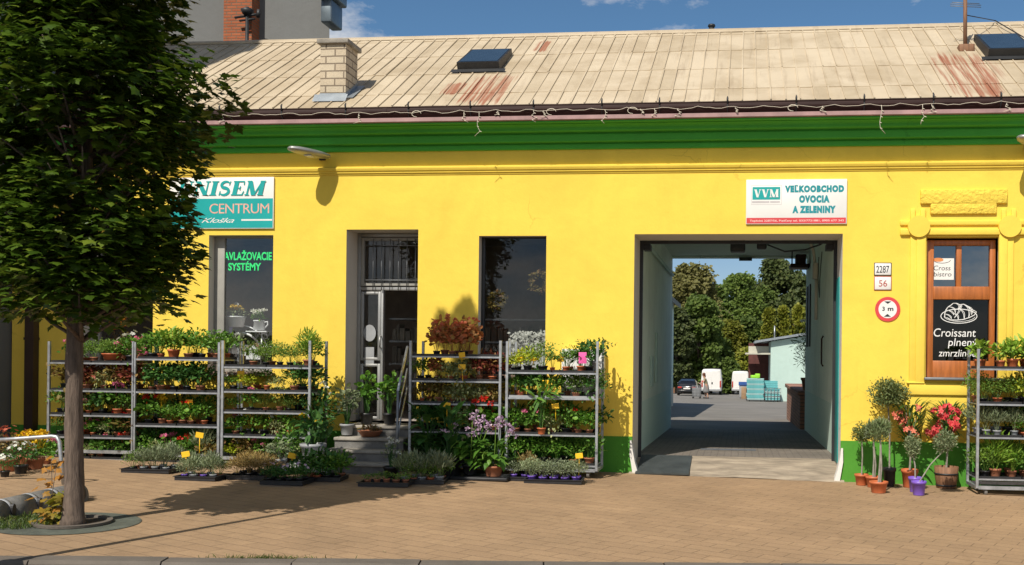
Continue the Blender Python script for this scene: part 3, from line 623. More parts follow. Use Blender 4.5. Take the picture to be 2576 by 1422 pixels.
m.add([(c0.x-.006, c0.y-.006, c0.z-.1), (c1x+.006, c0.y-.006, c0.z-.1), (c1x+.006, c0.y-.006, c0.z+.10), (c0.x-.006, c0.y-.006, c0.z+.10)], [(0, 1, 2, 3)])
for x in (c0.x-.006, c1x+.006): m.add([(x, c0.y-.006, c0.z-.1), (x, c0.y-.006, c0.z+.10), (x, c0.y+cd_, c0.z+.10+cd_*.61), (x, c0.y+cd_, c0.z-.1)], [(0, 1, 2, 3)])
fl(c1x+.006, c1x+.12, s0, s0+.6, .03, .035)
m.build('chimney_flashing', ZINC, ch)
# skylights
def skylight(x0, y0, x1, y1):
    a, sa = rs_(x0, y1); b, _ = rs_(x1, y1); _, sb = rs_((x0+x1)/2, y0); h = .17
    m = MB(); q = [rp(a, sa, 0), rp(b, sa, 0), rp(b, sb, 0), rp(a, sb, 0), rp(a, sa, h), rp(b, sa, h), rp(b, sb, h*.7), rp(a, sb, h*.7)]
    m.add(q, [(0, 1, 5, 4), (1, 2, 6, 5), (2, 3, 7, 6), (3, 0, 4, 7), (4, 5, 6, 7)]); sk = m.build('skylight', DARKM, roof)
    g = .035; m = MB(); m.add([rp(a+g, sa+g, h+.004), rp(b-g, sa+g, h+.004), rp(b-g, sb-g, h*.7+.006), rp(a+g, sb-g, h*.7+.006)], [(0, 1, 2, 3)]); m.build('skylight_pane', SKYG, sk)
    m = MB(); m.add([rp(a-.10, sa-.08, .036), rp(b+.10, sa-.08, .036), rp(b+.10, sa, .06), rp(a-.10, sa, .06)], [(0, 1, 2, 3)]); m.build('skylight_flashing', DARKM, sk)
skylight(1152, 142, 1256, 184); skylight(2484, 103, 2600, 152)
# vent pipe behind the ridge
p = at(1790, 80, RY+.35); zt = at(1790, 65, RY+.35).z
m = MB(); m.tube([(p.x, p.y, p.z-.4), (p.x, p.y, zt)], .05, 12); m.lathe([(.055, zt-.03), (.07, zt-.01), (.06, zt+.02), (.02, zt+.03)], (p.x, p.y, 0), 12); m.build('vent_pipe', DARKM, roof)
# gutter
GY, GZ, GR = -.385, 5.288, .088
m = MB(); prof = []
for k in range(13): a = PI*.80+PI*1.25*k/12; prof.append((GY+GR*math.cos(a), GZ+GR*math.sin(a)))
inner = [(GY+(p[0]-GY)*.93, GZ+(p[1]-GZ)*.93) for p in prof[::-1]]
m.prism(prof+inner, XL-.3, XR+.3); m.tube([(XL-.3, GY-GR*.81, GZ+.055), (XR+.3, GY-GR*.81, GZ+.055)], .010, 8)
for x in (-8.1, -5.2, -2.0, 1.2, 4.3): m.prism([(GY+(p[0]-GY)*1.05, GZ+(p[1]-GZ)*1.05) for p in prof]+[(p[0], p[1]) for p in prof[::-1]], x-.03, x+.03)
gut = m.build('gutter', BROWN, B)
for px in (560, 715, 875, 1032, 1187, 1345, 1516, 1660, 1830, 2002, 2172, 2345, 2514):
    x = at(px, 280, GY).x; m = MB(); pts = [(x, GY+(GR+.006)*math.cos(a), GZ+(GR+.006)*math.sin(a)) for a in [PI*.93+PI*1.1*k/10 for k in range(11)]]
    m.tube(pts, .008, 6); m.tube([(x, GY-GR, GZ+.02), (x, GY-GR-.012, GZ+.10), (x, GY-GR+.015, GZ+.135)], [.011, .014, .006], 6); m.build('bracket', DARKM, gut)
# downpipe on the left
p = at(88, 800); m = MB(); m.box(p.x-.075, p.x+.075, -.13, -.006, gz(p.x), 5.0); m.box(p.x-.085, p.x+.085, -.14, -.004, 1.9, 1.94); m.build('downpipe', PIPEB, B)

# windows and door -----------------------------------------------------------
def framed(name, o, y, mats, glass, wl=.05, wr=.05, wt=.05, wb=.05, d=.06):
    x0, x1, z0, z1 = o; m = MB(); e = .002
    m.rbox(x0, x0+wl, y, y+d, z0, z1, .006); m.rbox(x1-wr, x1, y, y+d, z0, z1, .006)
    m.rbox(x0+wl-e, x1-wr+e, y+.002, y+d-.002, z1-wt, z1-e, .006); m.rbox(x0+wl-e, x1-wr+e, y+.002, y+d-.002, z0+e, z0+wb, .006)
    w = m.build(name, mats, B)
    m = MB(); yg = y+d*.5; m.quad((x0+wl-e, yg, z0+wb-e), (x1-wr+e, yg, z0+wb-e), (x1-wr+e, yg, z1-wt+e), (x0+wl-e, yg, z1-wt+e)); m.build('glass', glass, w)
    return w
FRG = pm('grey_window_frame', (.30, .29, .26), .5, var=.1)
w0 = framed('window', OPEN['w0'], .16, FRG, GLASS, .16, .05, .05)
w1 = framed('window', OPEN['w1'], .16, FRG, GLASS, .17, .03, .03)
w2 = framed('window', OPEN['w2'], .16, DARKM, GLASSD, .05, .02, .02)
for w, o in ((w0, OPEN['w0']), (w1, OPEN['w1']), (w2, OPEN['w2'])):
    m = MB(); m.rbox(o[0]-.05, o[1]+.05, -.10, .158, o[2]-.045, o[2]+.003, .008); m.build('sill', pm('brown_sill_%d' % len(MATS), (.33, .22, .17), .5, var=.2), w)
# the shop door: transom with bars over a narrow side light and an open doorway
DY = .44; x0, x1, z0, z1 = OPEN['door']
zt = at(985, 722, DY).z; zt2 = at(985, 731, DY).z; xs = at(958, 800, DY).x; xf = at(906, 800, DY).x
m = MB(); m.rbox(x0, xf, DY, DY+.09, z0, z1, .006); m.rbox(xf-.002, x1, DY+.003, DY+.087, zt2, zt, .008); m.rbox(xf, x1, DY+.003, DY+.087, z1-.06, z1-.002, .006); m.rbox(x1-.035, x1, DY, DY+.09, z0, z1, .006)
door = m.build('door', ALU, B)
m = MB(); g = .05
m.rbox(xf+.01, xf+.01+g, DY-.02, DY+.05, zt+.01, z1-.07, .006); m.rbox(x1-.035-g, x1-.04, DY-.02, DY+.05, zt+.01, z1-.07, .006); m.rbox(xf+.055, x1-.08, DY-.018, DY+.048, zt+.012, zt+.06, .006); m.rbox(xf+.055, x1-.08, DY-.018, DY+.048, z1-.12, z1-.072, .006)
tr = m.build('transom', FRG, door)
m = MB(); m.quad((xf+.05, DY+.02, zt+.05), (x1-.08, DY+.02, zt+.05), (x1-.08, DY+.02, z1-.1), (xf+.05, DY+.02, z1-.1)); m.build('glass', GLASSD, tr)
m = MB()
for k in range(6):
    x = xf+.22+k*.135; m.tube([(x, DY-.05, zt-.06), (x, DY-.05, z1-.09)], .008, 6)
m.tube([(xf+.1, DY-.05, zt+.10), (x1-.05, DY-.05, zt+.10)], .008, 6); m.tube([(xf+.1, DY-.05, z1-.2), (x1-.05, DY-.05, z1-.2)], .008, 6); m.build('window_bars', STEELD, tr)
m = MB(); zb = at(930, 912, DY).z; e = .045
for a, b in ((zb+.03, zt2-.02), (z0+.02, zb-.02)):
    m.rbox(xf+.01, xf+.01+e, DY-.01, DY+.05, a, b, .006); m.rbox(xs-e, xs, DY-.01, DY+.05, a, b, .006); m.rbox(xf+.05, xs-e+.004, DY-.008, DY+.048, b-e, b-.002, .006); m.rbox(xf+.05, xs-e+.004, DY-.008, DY+.048, a+.002, a+e, .006)
m.rbox(xs+.006, xs+.045, DY-.02, DY+.07, z0+.01, zt2-.002, .006)
sl = m.build('side_light', ALU, door)
m = MB(); m.quad((xf+.04, DY+.02, z0+.05), (xs-.02, DY+.02, z0+.05), (xs-.02, DY+.02, zt2-.05), (xf+.04, DY+.02, zt2-.05)); m.build('glass', GLASSD, sl)
m = MB(); px = at(930, 838, DY); m.prism([(px.x+.10*math.cos(a), px.z+.13*math.sin(a)) for a in [2*PI*k/24 for k in range(24)]], DY-.004, DY+.001, axis='y'); m.box(px.x-.075, px.x+.075, DY-.006, DY-.001, px.z-.52, px.z-.22); m.build('paper_notice', GREYP, sl)
m = MB(); hz = at(952, 872, DY).z; m.tube([(xs+.02, DY-.03, hz-.02), (xs+.02, DY-.09, hz-.02), (xs+.02, DY-.09, hz+.16), (xs+.02, DY-.03, hz+.16)], .011, 8); m.build('handle', ALU, door)
# the café window
x0, x1, z0, z1 = OPEN['cw']; CY = .12
xr = at(2503, 800, CY).x; zb = at(2400, 948, CY).z; ztp = at(2400, 604, CY).z
Z = lambda y: at(2400, y, CY).z; X = lambda x: at(x, 780, CY).x
m = MB(); m.rbox(x0, X(2348), CY, CY+.08, z0, ztp, .008); m.rbox(X(2489), xr, CY, CY+.08, z0, ztp, .008)
m.rbox(X(2348)-.004, X(2489)+.004, CY+.002, CY+.078, Z(618), ztp-.002, .008); m.rbox(X(2348)-.004, X(2489)+.004, CY-.006, CY+.076, Z(754), Z(721), .008); m.rbox(X(2348)-.004, X(2489)+.004, CY-.004, CY+.076, z0, Z(908), .008); m.rbox(X(2405), X(2418), CY+.002, CY+.078, Z(722), Z(617), .008)
cw = m.build('window', WOODF, B)
m = MB(); m.quad((X(2345), CY+.05, Z(722)), (X(2492), CY+.05, Z(722)), (X(2492), CY+.05, Z(616)), (X(2345), CY+.05, Z(616))); m.build('upper_glass', GLASSB, cw)
m = MB(); m.quad((X(2345), CY+.05, Z(910)), (X(2492), CY+.05, Z(910)), (X(2492), CY+.05, Z(752)), (X(2345), CY+.05, Z(752))); m.build('lower_glass', GLASSK, cw)
m = MB(); m.rbox(x0-.03, xr+.10, -.10, CY, z0-.035, z0+.004, .008); m.build('sill', STEELD, cw)
# croissant drawing and chalk words on the lower pane
m = MB(); yq = CY+.046
def ZP(x, y): p = at(2107+x*.2477 if False else x, y, CY); return p.x, p.z
def V5(x, y): return (3440+x/2.5396)/1.5901, (1000+y/2.5396)/1.5901     # from the enlarged view to picture pixels
def st(pts, w=.008, closed=False): 
    m.ribbon([ZP(*V5(*p)) for p in pts], w, yq - .0002*(len(m.f) % 37), closed=closed)
def arc(cx, cy, rx, ry, a0, a1, n=20, rot=0):
    o = []
    for k in range(n+1):
        a = math.radians(a0+(a1-a0)*k/n); u, v = rx*math.cos(a), ry*math.sin(a); o.append((cx+u*math.cos(rot)-v*math.sin(rot), cy+u*math.sin(rot)+v*math.cos(rot)))
    return o
st(arc(1012, 672, 184, 72, 0, 360, 40), .010); st(arc(1020, 668, 160, 58, 10, 175, 20), .006)
st([(868, 690), (866, 650), (880, 605), (905, 575), (930, 560), (955, 540), (985, 538), (1020, 556), (1060, 550), (1100, 570), (1130, 600), (1165, 615), (1190, 628), (1170, 660), (1120, 685), (1060, 705), (990, 712), (930, 710), (895, 690), (868, 690)], .010)
for x0_, y0_, x1_, y1_, b_ in ((905, 575, 975, 640, 22), (955, 540, 1010, 600, 26), (1020, 556, 965, 690, 30), (1060, 552, 1110, 690, 30), (1100, 570, 1140, 660, 22), (880, 610, 960, 660, 16), (868, 650, 935, 700, 14), (1000, 590, 1065, 700, 24), (940, 640, 1005, 705, 20), (1040, 560, 1000, 610, 10)):
    for dd in (-7, 7):
        st([(x0_+(x1_-x0_)*u+math.sin(PI*u)*b_+dd*math.sin(PI*u), y0_+(y1_-y0_)*u-math.sin(PI*u)*b_*.6) for u in [k/8 for k in range(9)]], .0065)
for t, xa, xb, ya, yb in (('Croissant', 755, 1185, 800, 880), ('plnený', 900, 1200, 900, 1000), ('zmrzlinou', 805, 1190, 1015, 1082)):
    a, b = ZP(*V5(xa, yb)), ZP(*V5(xb, ya)); vs, fs = glyphs(t, a[0], b[0], a[1], b[1], yq, .0, .12); m2 = MB(); m2.add(vs, fs); m2.build('lettering', WHITET, cw)
m.build('chalk_drawing', WHITET, cw)
# green words on the first shop window
m = MB(); yq = .16+.028
for t, xa, xb, ya, yb in (('ZAVLAŽOVACIE', 552, 684, 629, 655), ('SYSTÉMY', 574, 657, 657, 681)):
    a, b = P2(xa, yb, yq), P2(xb, ya, yq); vs, fs = glyphs(t, a[0], b[0], a[1], b[1], yq, .03); m.add(vs, fs)
m.build('window_lettering', GREENT, w1)
# rooms behind the glass
def room(x0, x1, y0, y1, z0, z1, name, mat):
    m = MB(); q = [V((x, y, z)) for x in (x0, x1) for y in (y0, y1) for z in (z0, z1)]
    m.add(q, [(0, 2, 6, 4), (1, 5, 7, 3), (2, 3, 7, 6), (0, 1, 3, 2), (4, 6, 7, 5)]); m.build(name, mat, B)
room(-11.3, -1.9, .02, 5.2, .70, 3.95, 'shop_room', ROOM); room(1.9, 6.5, .02, 4.5, .6, 3.9, 'cafe_room', ROOM)
# the passage through the house
gx0, gx1, _, gz1 = OPEN['gate']; PWL, PWR = -1.61, 1.51
GD = .80
m = MB(); m.quad((PWL, GD, -.3), (PWL, 9.0, -.3), (PWL, 9.0, 4.1), (PWL, GD, 4.1)); m.quad((PWR, GD, -.3), (PWR, 9.0, -.3), (PWR, 9.0, 4.1), (PWR, GD, 4.1))
m.quad((PWL, GD, gz1), (PWR, GD, gz1), (PWR, GD, 4.1), (PWL, GD, 4.1)); m.quad((PWL, GD, -.3), (gx0, GD, -.3), (gx0, GD, gz1), (PWL, GD, gz1)); m.quad((PWR, GD, -.3), (gx1, GD, -.3), (gx1, GD, gz1), (PWR, GD, gz1))
m.build('passage_wall', MINT, B)
m = MB(); m.quad((PWL, GD, 4.1), (PWR, GD, 4.1), (PWR, 9.0, 4.1), (PWL, 9.0, 4.1)); m.box(PWL+.002, PWR-.002, 8.7, 8.99, 4.06, 4.098); m.build('passage_ceiling', CEIL, B)
m = MB(); m.box(gx0, gx0+.05, .806, .86, .0, gz1-.002); m.box(gx1-.05, gx1, .806, .86, .0, gz1-.002); m.box(gx0+.05, gx1-.05, .808, .858, gz1-.05, gz1-.002); m.box(gx0+.05, gx0+.16, .86, 1.1, gz1-.14, gz1-.05); m.box(gx1-.16, gx1-.05, .86, 1.1, gz1-.14, gz1-.05)
m.build('gate_frame', DARKM, B)
m = MB(); m.rbox(gx1-.014, gx1+.03, .34, .79, .20, 2.95, .008); m.build('gate_leaf', TEALG, B)
m = MB(); a = V((PWL+.05, .8, 3.62)); m.tube([a, (PWL+.05, 8.4, 3.62)], .035, 8); m.build('conduit', MINTY, B)
m = MB(); m.rbox(-.19, .07, 2.8, 3.2, 3.59, 3.79, .03); m.tube([(-.06, 3.0, 3.78), (-.06, 3.0, 4.1)], .03, 8); m.build('gate_motor', DARKM, B)
m = MB(); m.rbox(.27, .44, 2.9, 3.1, 3.64, 3.77, .03); m.tube([(.35, 3.0, 3.76), (.35, 3.0, 4.1)], .02, 8); m.build('loudspeaker', DARKM, B)
m = MB(); m.tube([(.45, 3.0, 3.72), (.75, 3.0, 3.60), (1.1, 2.9, 3.62), (1.35, 2.8, 3.70), (1.49, 2.8, 3.80)], .014, 6); m.tube([(1.47, 4.0, 3.7), (1.46, 4.3, 3.2), (1.48, 4.6, 2.9), (1.47, 4.9, 3.3), (1.49, 5.0, 3.7)], .008, 6); m.build('cable', DARKM, B)
m = MB(); m.rbox(-.05, .25, 8.62, 8.695, 3.98, 4.055, .01); m.build('lamp_box', DARKM, B)
m = MB(); m.rbox(1.08, 1.49, 7.6, 8.3, 3.74, 3.82, .01); m.rbox(1.2, 1.42, 7.65, 8.1, 3.822, 4.03, .01); m.tube([(1.12, 7.8, 3.8), (1.12, 7.8, 4.1)], .015, 6); m.build('wall_bracket', BROWN, B)
m = MB(); m.rbox(1.40, 1.495, 5.2, 5.4, 3.3, 3.62, .02); m.tube([(1.47, 5.3, 3.3), (1.47, 5.3, 2.5)], .03, 8); m.tube([(1.44, 5.3, 3.6), (1.40, 5.2, 3.85), (1.3, 5.2, 4.1)], .03, 8); m.build('drain_pipe', REVEAL, B)
for y in (7.3, 8.1): m = MB(); m.box(PWR-.03, PWR-.004, y, y+.42, 2.0, 3.35); m.build('dark_window', DARKM, B)
m = MB(); m.rbox(PWL+.003, PWL+.03, 3.3, 3.75, 1.2, 1.75, .006); m.build('fuse_box', MINTY, B)
m = MB(); m.rbox(PWL+.003, PWL+.04, 4.3, 4.5, 1.25, 2.2, .006); m.build('intercom', MINTY, B)
m = MB(); m.tube([(PWR-.03, 3.6, 1.6), (PWR-.06, 3.6, 1.65), (PWR-.06, 3.6, 2.1), (PWR-.03, 3.6, 2.15)], .015, 6); m.build('grab_handle', BROWN, B)
for sg, x in ((1, gx0), (-1, gx1)):
    m = MB(); zb = gz(x)-.02; m.prism([(x-.004*sg, zb+.50), (x-.03*sg, zb+.50), (x-.034*sg, zb+.3), (x+.015*sg, zb), (x+.10*sg, zb), (x+.045*sg, zb+.18), (x+.006*sg, zb+.38)], -.05, .12, axis='y'); m.build('corner_guard', WHITEP, B)
# drain grating and steel plate
m = MB(); a, b = yard(1762, 1132), yard(1902, 1138); m.box(a.x, b.x, a.y, a.y+.16, a.z+.004, a.z+.012)
tag(m.build('drain_grating', STEELD), 'long pale drain grating across the dark passage floor', 'drain')
m = MB(); m.box(-1.50, -.72, -.14, .86, -.012, .012, 0, 0, (-1.5, -.14, 0)); o = m.build('metal_plate', pm('dark_steel_plate', (.065, .075, .075), .55, .3, var=.3, vs=3, bump=.3, bs=90))
o.location = (0, 0, .07); o.rotation_euler = (math.radians(9.5), 0, 0)
for v in o.data.vertices: pass
tag(o, 'dark steel plate laid over the left side of the gateway ramp', 'metal plate')

# steps and handrail
m = MB(); SX0, SX1 = -5.72, -4.75
tops = [.70, .545, .395, .245]
for k, z in enumerate(tops):
    yf = -.55-.29*k
    m.box(SX0-.03*k, SX1+.01*k, yf, (.42 if k == 0 else yf+.30), -.1, z-.045)
st_ = tag(m.build('steps', CONCD), 'four worn concrete steps up to the open shop door', 'steps')
for k, z in enumerate(tops):
    yf = -.55-.29*k; m = MB(); m.rbox(SX0-.03*k-.01, SX1+.01*k+.01, yf-.025, (.42 if k == 0 else yf+.289), z-.044, z, .010); m.build('tread', CONC, st_)  # paler slabs: worn treads, with light on their tops put into the colour
hr = thing('handrail', 'thin steel handrail with sloping bars beside the shop steps', 'handrail', (-4.64, -1.2, gz(-4.6)))
pt = at(1001, 984, -1.2); m = MB(); m.tube([(pt.x-.01, -1.2, gz(-4.6)), (pt.x, -1.2, pt.z)], .02, 8); m.build('post', STEELD, hr)
m = MB(); q = at(1034, 925, -.05); m.tube([(pt.x, -1.2, pt.z), (q.x-.06, -.05, pt.z+.62)], .02, 8); m.build('top_rail', STEEL, hr)
m = MB(); m.tube([(pt.x, -1.2, pt.z-.33), (q.x-.06, -.05, pt.z+.29)], .012, 8); m.tube([(pt.x, -1.2, pt.z-.62), (q.x-.06, -.05, pt.z)], .012, 8); m.build('lower_rail', STEEL, hr)

# neighbours ------------------------------------------------------------------
nb = thing('apartment_house', 'tall grey rendered apartment house rising behind the roof with a brick stack', 'building', (-14, 5, 0))
xr = at(829, 60, 9.4).x
m = MB(); m.prism([(-30, 9.4), (xr, 9.4), (xr-14, 26), (-30, 26)], -2, 19, axis='z'); m.box(-34, -11.43, -4.4, 2.4, -2, 15.2); m.build('wall', GREYW, nb)
a, b = at(578, 50, 9.3), at(648, 50, 9.3); m = MB(); m.box(a.x, b.x, 9.0, 9.41, 5, 18.5); stk = m.build('brick_stack', REDB, nb)
m = MB(); c = at(622, 50, 8.8); zz = c.z
m.tube([(c.x, 8.8, 5), (c.x, 8.8, at(622, 18, 8.8).z)], .045, 8); m.lathe([(.03, -.12), (.12, -.05), (.16, .04), (.10, .08), (.02, .1)], (c.x, 8.8, at(622, 30, 8.8).z), 12)
m.tube([(c.x-.32, 8.8, zz+.06), (c.x+.34, 8.8, zz+.14)], .03, 6); m.tube([(c.x-.2, 8.8, zz-.02), (c.x+.2, 8.8, zz+.02)], .025, 6); m.tube([(c.x+.28, 8.8, zz+.05), (c.x+.30, 8.8, zz+.24)], .05, 8); m.build('aerial', DARKM, stk)
m = MB(); m.rbox(xr-.02, xr+.26, 8.9, 9.6, at(826, 66, 9.2).z, at(826, 8, 9.2).z, .04); m.rbox(xr-.10, xr+.34, 8.7, 9.7, at(826, 6, 9.2).z, at(826, -30, 9.2).z, .05); m.build('roof_edge', pm('blue_grey_sheet', (.16, .20, .23), .4, .4, var=.1), nb)
m = MB(); m.rbox(-34.1, -11.36, -4.45, 2.45, 15.2, 15.4, .04); m.build('roof', DARKM, nb)

# ------------------------------------------------------------------ signs and fittings on the facade
def plate(name, label, cat, rect, Y, th, mat, parent=None, r=.003):
    x0, x1, z0, z1 = rect; t = thing(name, label, cat, ((x0+x1)/2, Y, (z0+z1)/2)) if label else parent
    return t
def rect(xa, ya, xb, yb, Y=0): a, b = at(xa, ya, Y), at(xb, yb, Y); return min(a.x, b.x), max(a.x, b.x), min(a.z, b.z), max(a.z, b.z)
def words(m, t, xa, ya, xb, yb, Y, bold=.0, shear=0, sp=1.0, mi=0):
    x0, x1, z0, z1 = rect(xa, ya, xb, yb, Y); vs, fs = glyphs(t, x0, x1, z0, z1, Y, bold, shear, sp); m.add(vs, fs, mi)
# garden centre sign
x0, x1, z0, z1 = rect(430, 448.5, 690, 576); zm = at(690, 500).z
t = thing('shop_sign', 'white and turquoise garden centre sign half hidden behind the tree crown', 'sign', ((x0+x1)/2, 0, z0))
m = MB(); m.rbox(x0, x1, -.03, -.002, z0, z1, .004); m.build('board', WHITES, t)
m = MB(); m.quad((x0+.01, -.0315, z0+.012), (x1-.012, -.0315, z0+.012), (x1-.012, -.0315, zm), (x0+.01, -.0315, zm)); m.build('panel', TEAL, t)
def Z3(x, y): return (680+x/5.0778)/1.5901, (680+y/5.0778)/1.5901
a, b = Z3(195, 535), Z3(1950, 228); r_ = rect(a[0], a[1], b[0], b[1]); serif('UNISEM', r_[0], r_[1], r_[2], r_[3], -.033, .24).build('lettering', TEAL, t)
m = MB(); a, b = Z3(800, 888), Z3(2015, 680); words(m, 'CENTRUM', a[0], a[1], b[0], b[1], -.033, .0, 0, .92); m.build('lettering', COPPERT, t)
m = MB(); a, b = Z3(640, 1075), Z3(1310, 975); words(m, 'Kloška', a[0], a[1], b[0], b[1], -.033, .0, .5, .9)
a, b = Z3(1470, 1040), Z3(2095, 1005); r_ = rect(a[0], a[1], b[0], b[1]); m.quad((r_[0], -.033, r_[2]), (r_[1], -.033, r_[2]), (r_[1], -.033, r_[3]), (r_[0], -.033, r_[3])); m.build('lettering', WHITES, t)
# wholesale sign
def Z4(x, y): return (2960+x/5.7244)/1.5901, (690+y/5.7244)/1.5901
def R4(xa, ya, xb, yb): a, b = Z4(xa, ya), Z4(xb, yb); return rect(a[0], a[1], b[0], b[1])
x0, x1, z0, z1 = R4(145, 175, 2440, 1185)
t = thing('wholesale_sign', 'white fruit and vegetable wholesale sign with red strip above the gateway', 'sign', ((x0+x1)/2, 0, z0))
m = MB(); m.rbox(x0, x1, -.028, -.002, z0, z1, .004); m.build('board', WHITES, t)
def fq(m, r, Y, mi=0): m.quad((r[0], Y, r[2]), (r[1], Y, r[2]), (r[1], Y, r[3]), (r[0], Y, r[3]), mi)
m = MB(); fq(m, R4(150, 1050, 2420, 1170), -.0292); m.build('strip', REDS, t)
m = MB(); fq(m, R4(288, 345, 918, 630), -.0292); m.build('panel', TEAL, t)
m = MB(); ro = R4(258, 305, 950, 745)
for q in ((ro[0], ro[1], ro[2], ro[2]+.005), (ro[0], ro[1], ro[3]-.005, ro[3]), (ro[0], ro[0]+.005, ro[2], ro[3]), (ro[1]-.005, ro[1], ro[2], ro[3])): fq(m, q, -.0294-.0001*len(m.f))
fq(m, R4(275, 665, 670, 705), -.030); fq(m, R4(690, 665, 912, 700), -.0302); m.build('border', GREYT, t)
r_ = R4(320, 580, 885, 395); serif('VVM', r_[0], r_[1], r_[2], r_[3], -.0305).build('lettering', WHITES, t)
m = MB()
for tx, xa, ya, xb, yb in (('VEĽKOOBCHOD', 1025, 470, 2380, 285), ('OVOCIA', 1350, 705, 2050, 528), ('A ZELENINY', 1198, 942, 2190, 768)):
    r_ = R4(xa, ya, xb, yb); vs, fs = glyphs(tx, r_[0], r_[1], r_[2], r_[3], -.030, .085, 0, 1.22); m = MB(); m.add(vs, fs); m.build('lettering', TEALT, t)
m = MB(); r_ = R4(222, 1150, 2372, 1078); vs, fs = glyphs('Teplická 2287/56, Piešťany tel. 033/7721881, 0905 677 343', r_[0], r_[1], r_[2], r_[3], -.0305, .012); m.add(vs, fs); m.build('lettering', PINKT, t)
# house numbers
def V6(x, y): return V5(x, y)
def R5(xa, ya, xb, yb): a, b = V5(xa, ya), V5(xb, yb); return rect(a[0], a[1], b[0], b[1])
for lab, num, ra, rb, rt, mr, ml in (('white enamel number plate reading 2287 with a black edge', '2287', (143, 130, 320, 262), (150, 138, 312, 255), (163, 235, 296, 162), BLACKT, BLACKT),
                                     ('white enamel number plate reading 56 with a brown edge', '56', (143, 268, 320, 412), (150, 276, 312, 404), (190, 375, 275, 308), BROWNT, BROWNT)):
    r_ = R5(*ra); t = thing('number_plate', lab, 'house number', ((r_[0]+r_[1])/2, 0, r_[2]))
    m = MB(); m.rbox(r_[0], r_[1], -.012, -.001, r_[2], r_[3], .004); m.build('plate', mr, t)
    q = R5(*rb); m = MB(); m.rbox(q[0], q[1], -.016, -.010, q[2], q[3], .0055); m.build('enamel', WHITES, t)
    m = MB(); w_ = R5(*rt); vs, fs = glyphs(num, w_[0], w_[1], w_[2], w_[3], -.0168, .01); m.add(vs, fs); m.build('lettering', ml, t)
# height limit sign
c = at(*V5(280, 603)); r0 = .176
t = thing('height_limit_sign', 'round red and white height limit sign reading 3 m', 'traffic sign', (c.x, 0, c.z))
disc = lambda r, n=48: [(c.x+r*math.cos(2*PI*k/n), c.z+r*math.sin(2*PI*k/n)) for k in range(n)]
m = MB(); m.prism(disc(r0), -.014, -.001, axis='y'); m.build('rim', REDS, t)
m = MB(); m.prism(disc(r0*.73), -.0165, -.013, axis='y'); m.build('disc', WHITES, t)
m = MB(); k = r0/128*1.0
P = lambda x, y: (c.x+(x-280)*k, -.0178, c.z-(y-603)*k)
m.add([P(243, 522), P(317, 522), P(280, 548)], [(0, 1, 2)]); m.add([P(240, 682), P(314, 682), P(278, 652)], [(0, 1, 2)])
a, b = P(225, 622), P(250, 577); vs, fs = glyphs('3', a[0], b[0], a[2], b[2], -.0178, .03); m.add(vs, fs); a, b = P(280, 622), P(338, 588); vs, fs = glyphs('m', a[0], b[0], a[2], b[2], -.0178, .03); m.add(vs, fs)
m.build('lettering', BLACKT, t)
# paper poster in the café window
r_ = rect(*V5(730, 78), *V5(955, 303), CY+.03); yq = CY+.042
t = thing('window_poster', 'white paper bistro poster taped in the upper left café window pane', 'poster', ((r_[0]+r_[1])/2, yq, r_[2]))
m = MB(); m.box(r_[0], r_[1], yq, yq+.003, r_[2], r_[3]-.01); m.build('paper', WHITES, t)
m = MB()
for tx, xa, ya, xb, yb in (('Cross', 748, 208, 920, 160), ('bistro', 748, 270, 930, 225)):
    q = rect(*V5(xa, ya), *V5(xb, yb), yq); vs, fs = glyphs(tx, q[0], q[1], q[2], q[3], yq-.001, .0, .1); m.add(vs, fs)
pts = [ZP(*V5(*p)) for p in arc(840, 100, 85, 32, 0, 180, 14)]; m.ribbon(pts, .007, yq-.0012); m.build('lettering', BLACKT, t)
m = MB(); m.add([(p[0], yq-.0015, p[1]) for p in [ZP(*V5(*p)) for p in arc(800, 98, 55, 20, 0, 360, 20)]], [tuple(range(21))]); m.build('picture', pm('orange_print', (.66, .25, .08), .6), t)
# floodlights under the cornice
def lamp(px, py, label, mirror=1):
    tip = at(px-28, py, -.55); base = at(px+28, py+3, -.02)
    t = thing('floodlight', label, 'lamp', (base.x, 0, base.z))
    c = V(((tip.x+base.x)/2+.02, -.36, (tip.z+base.z)/2))
    R = Matrix.Rotation(math.radians(-62), 3, 'Z') @ Matrix.Rotation(math.radians(-6), 3, 'X')
    m = MB(); m.lathe([(.02, -.34), (.085, -.30), (.125, -.14), (.13, .05), (.12, .20), (.08, .31), (.02, .34)], c, 16, sx=.42, R=Matrix(((0, .79, -.60), (0, -.60, -.79), (1, 0, .05)))); m.build('head', ALU, t)
    m = MB(); m.rbox(c.x-.05, c.x+.05, -.44, -.28, c.z-.064, c.z-.048, .006); m.build('lens', WHITEPL, t)
    m = MB(); m.tube([(c.x+.03, -.12, c.z+.0), (c.x+.05, -.01, c.z+.02)], .03, 8); m.rbox(c.x+.0, c.x+.10, -.02, .0-.001, c.z-.05, c.z+.06, .006); m.build('bracket', DARKM, t)
lamp(780, 385, 'silver floodlight under the cornice casting a long shadow down the yellow wall'); lamp(2586, 358, 'silver floodlight at the right end of the cornice')
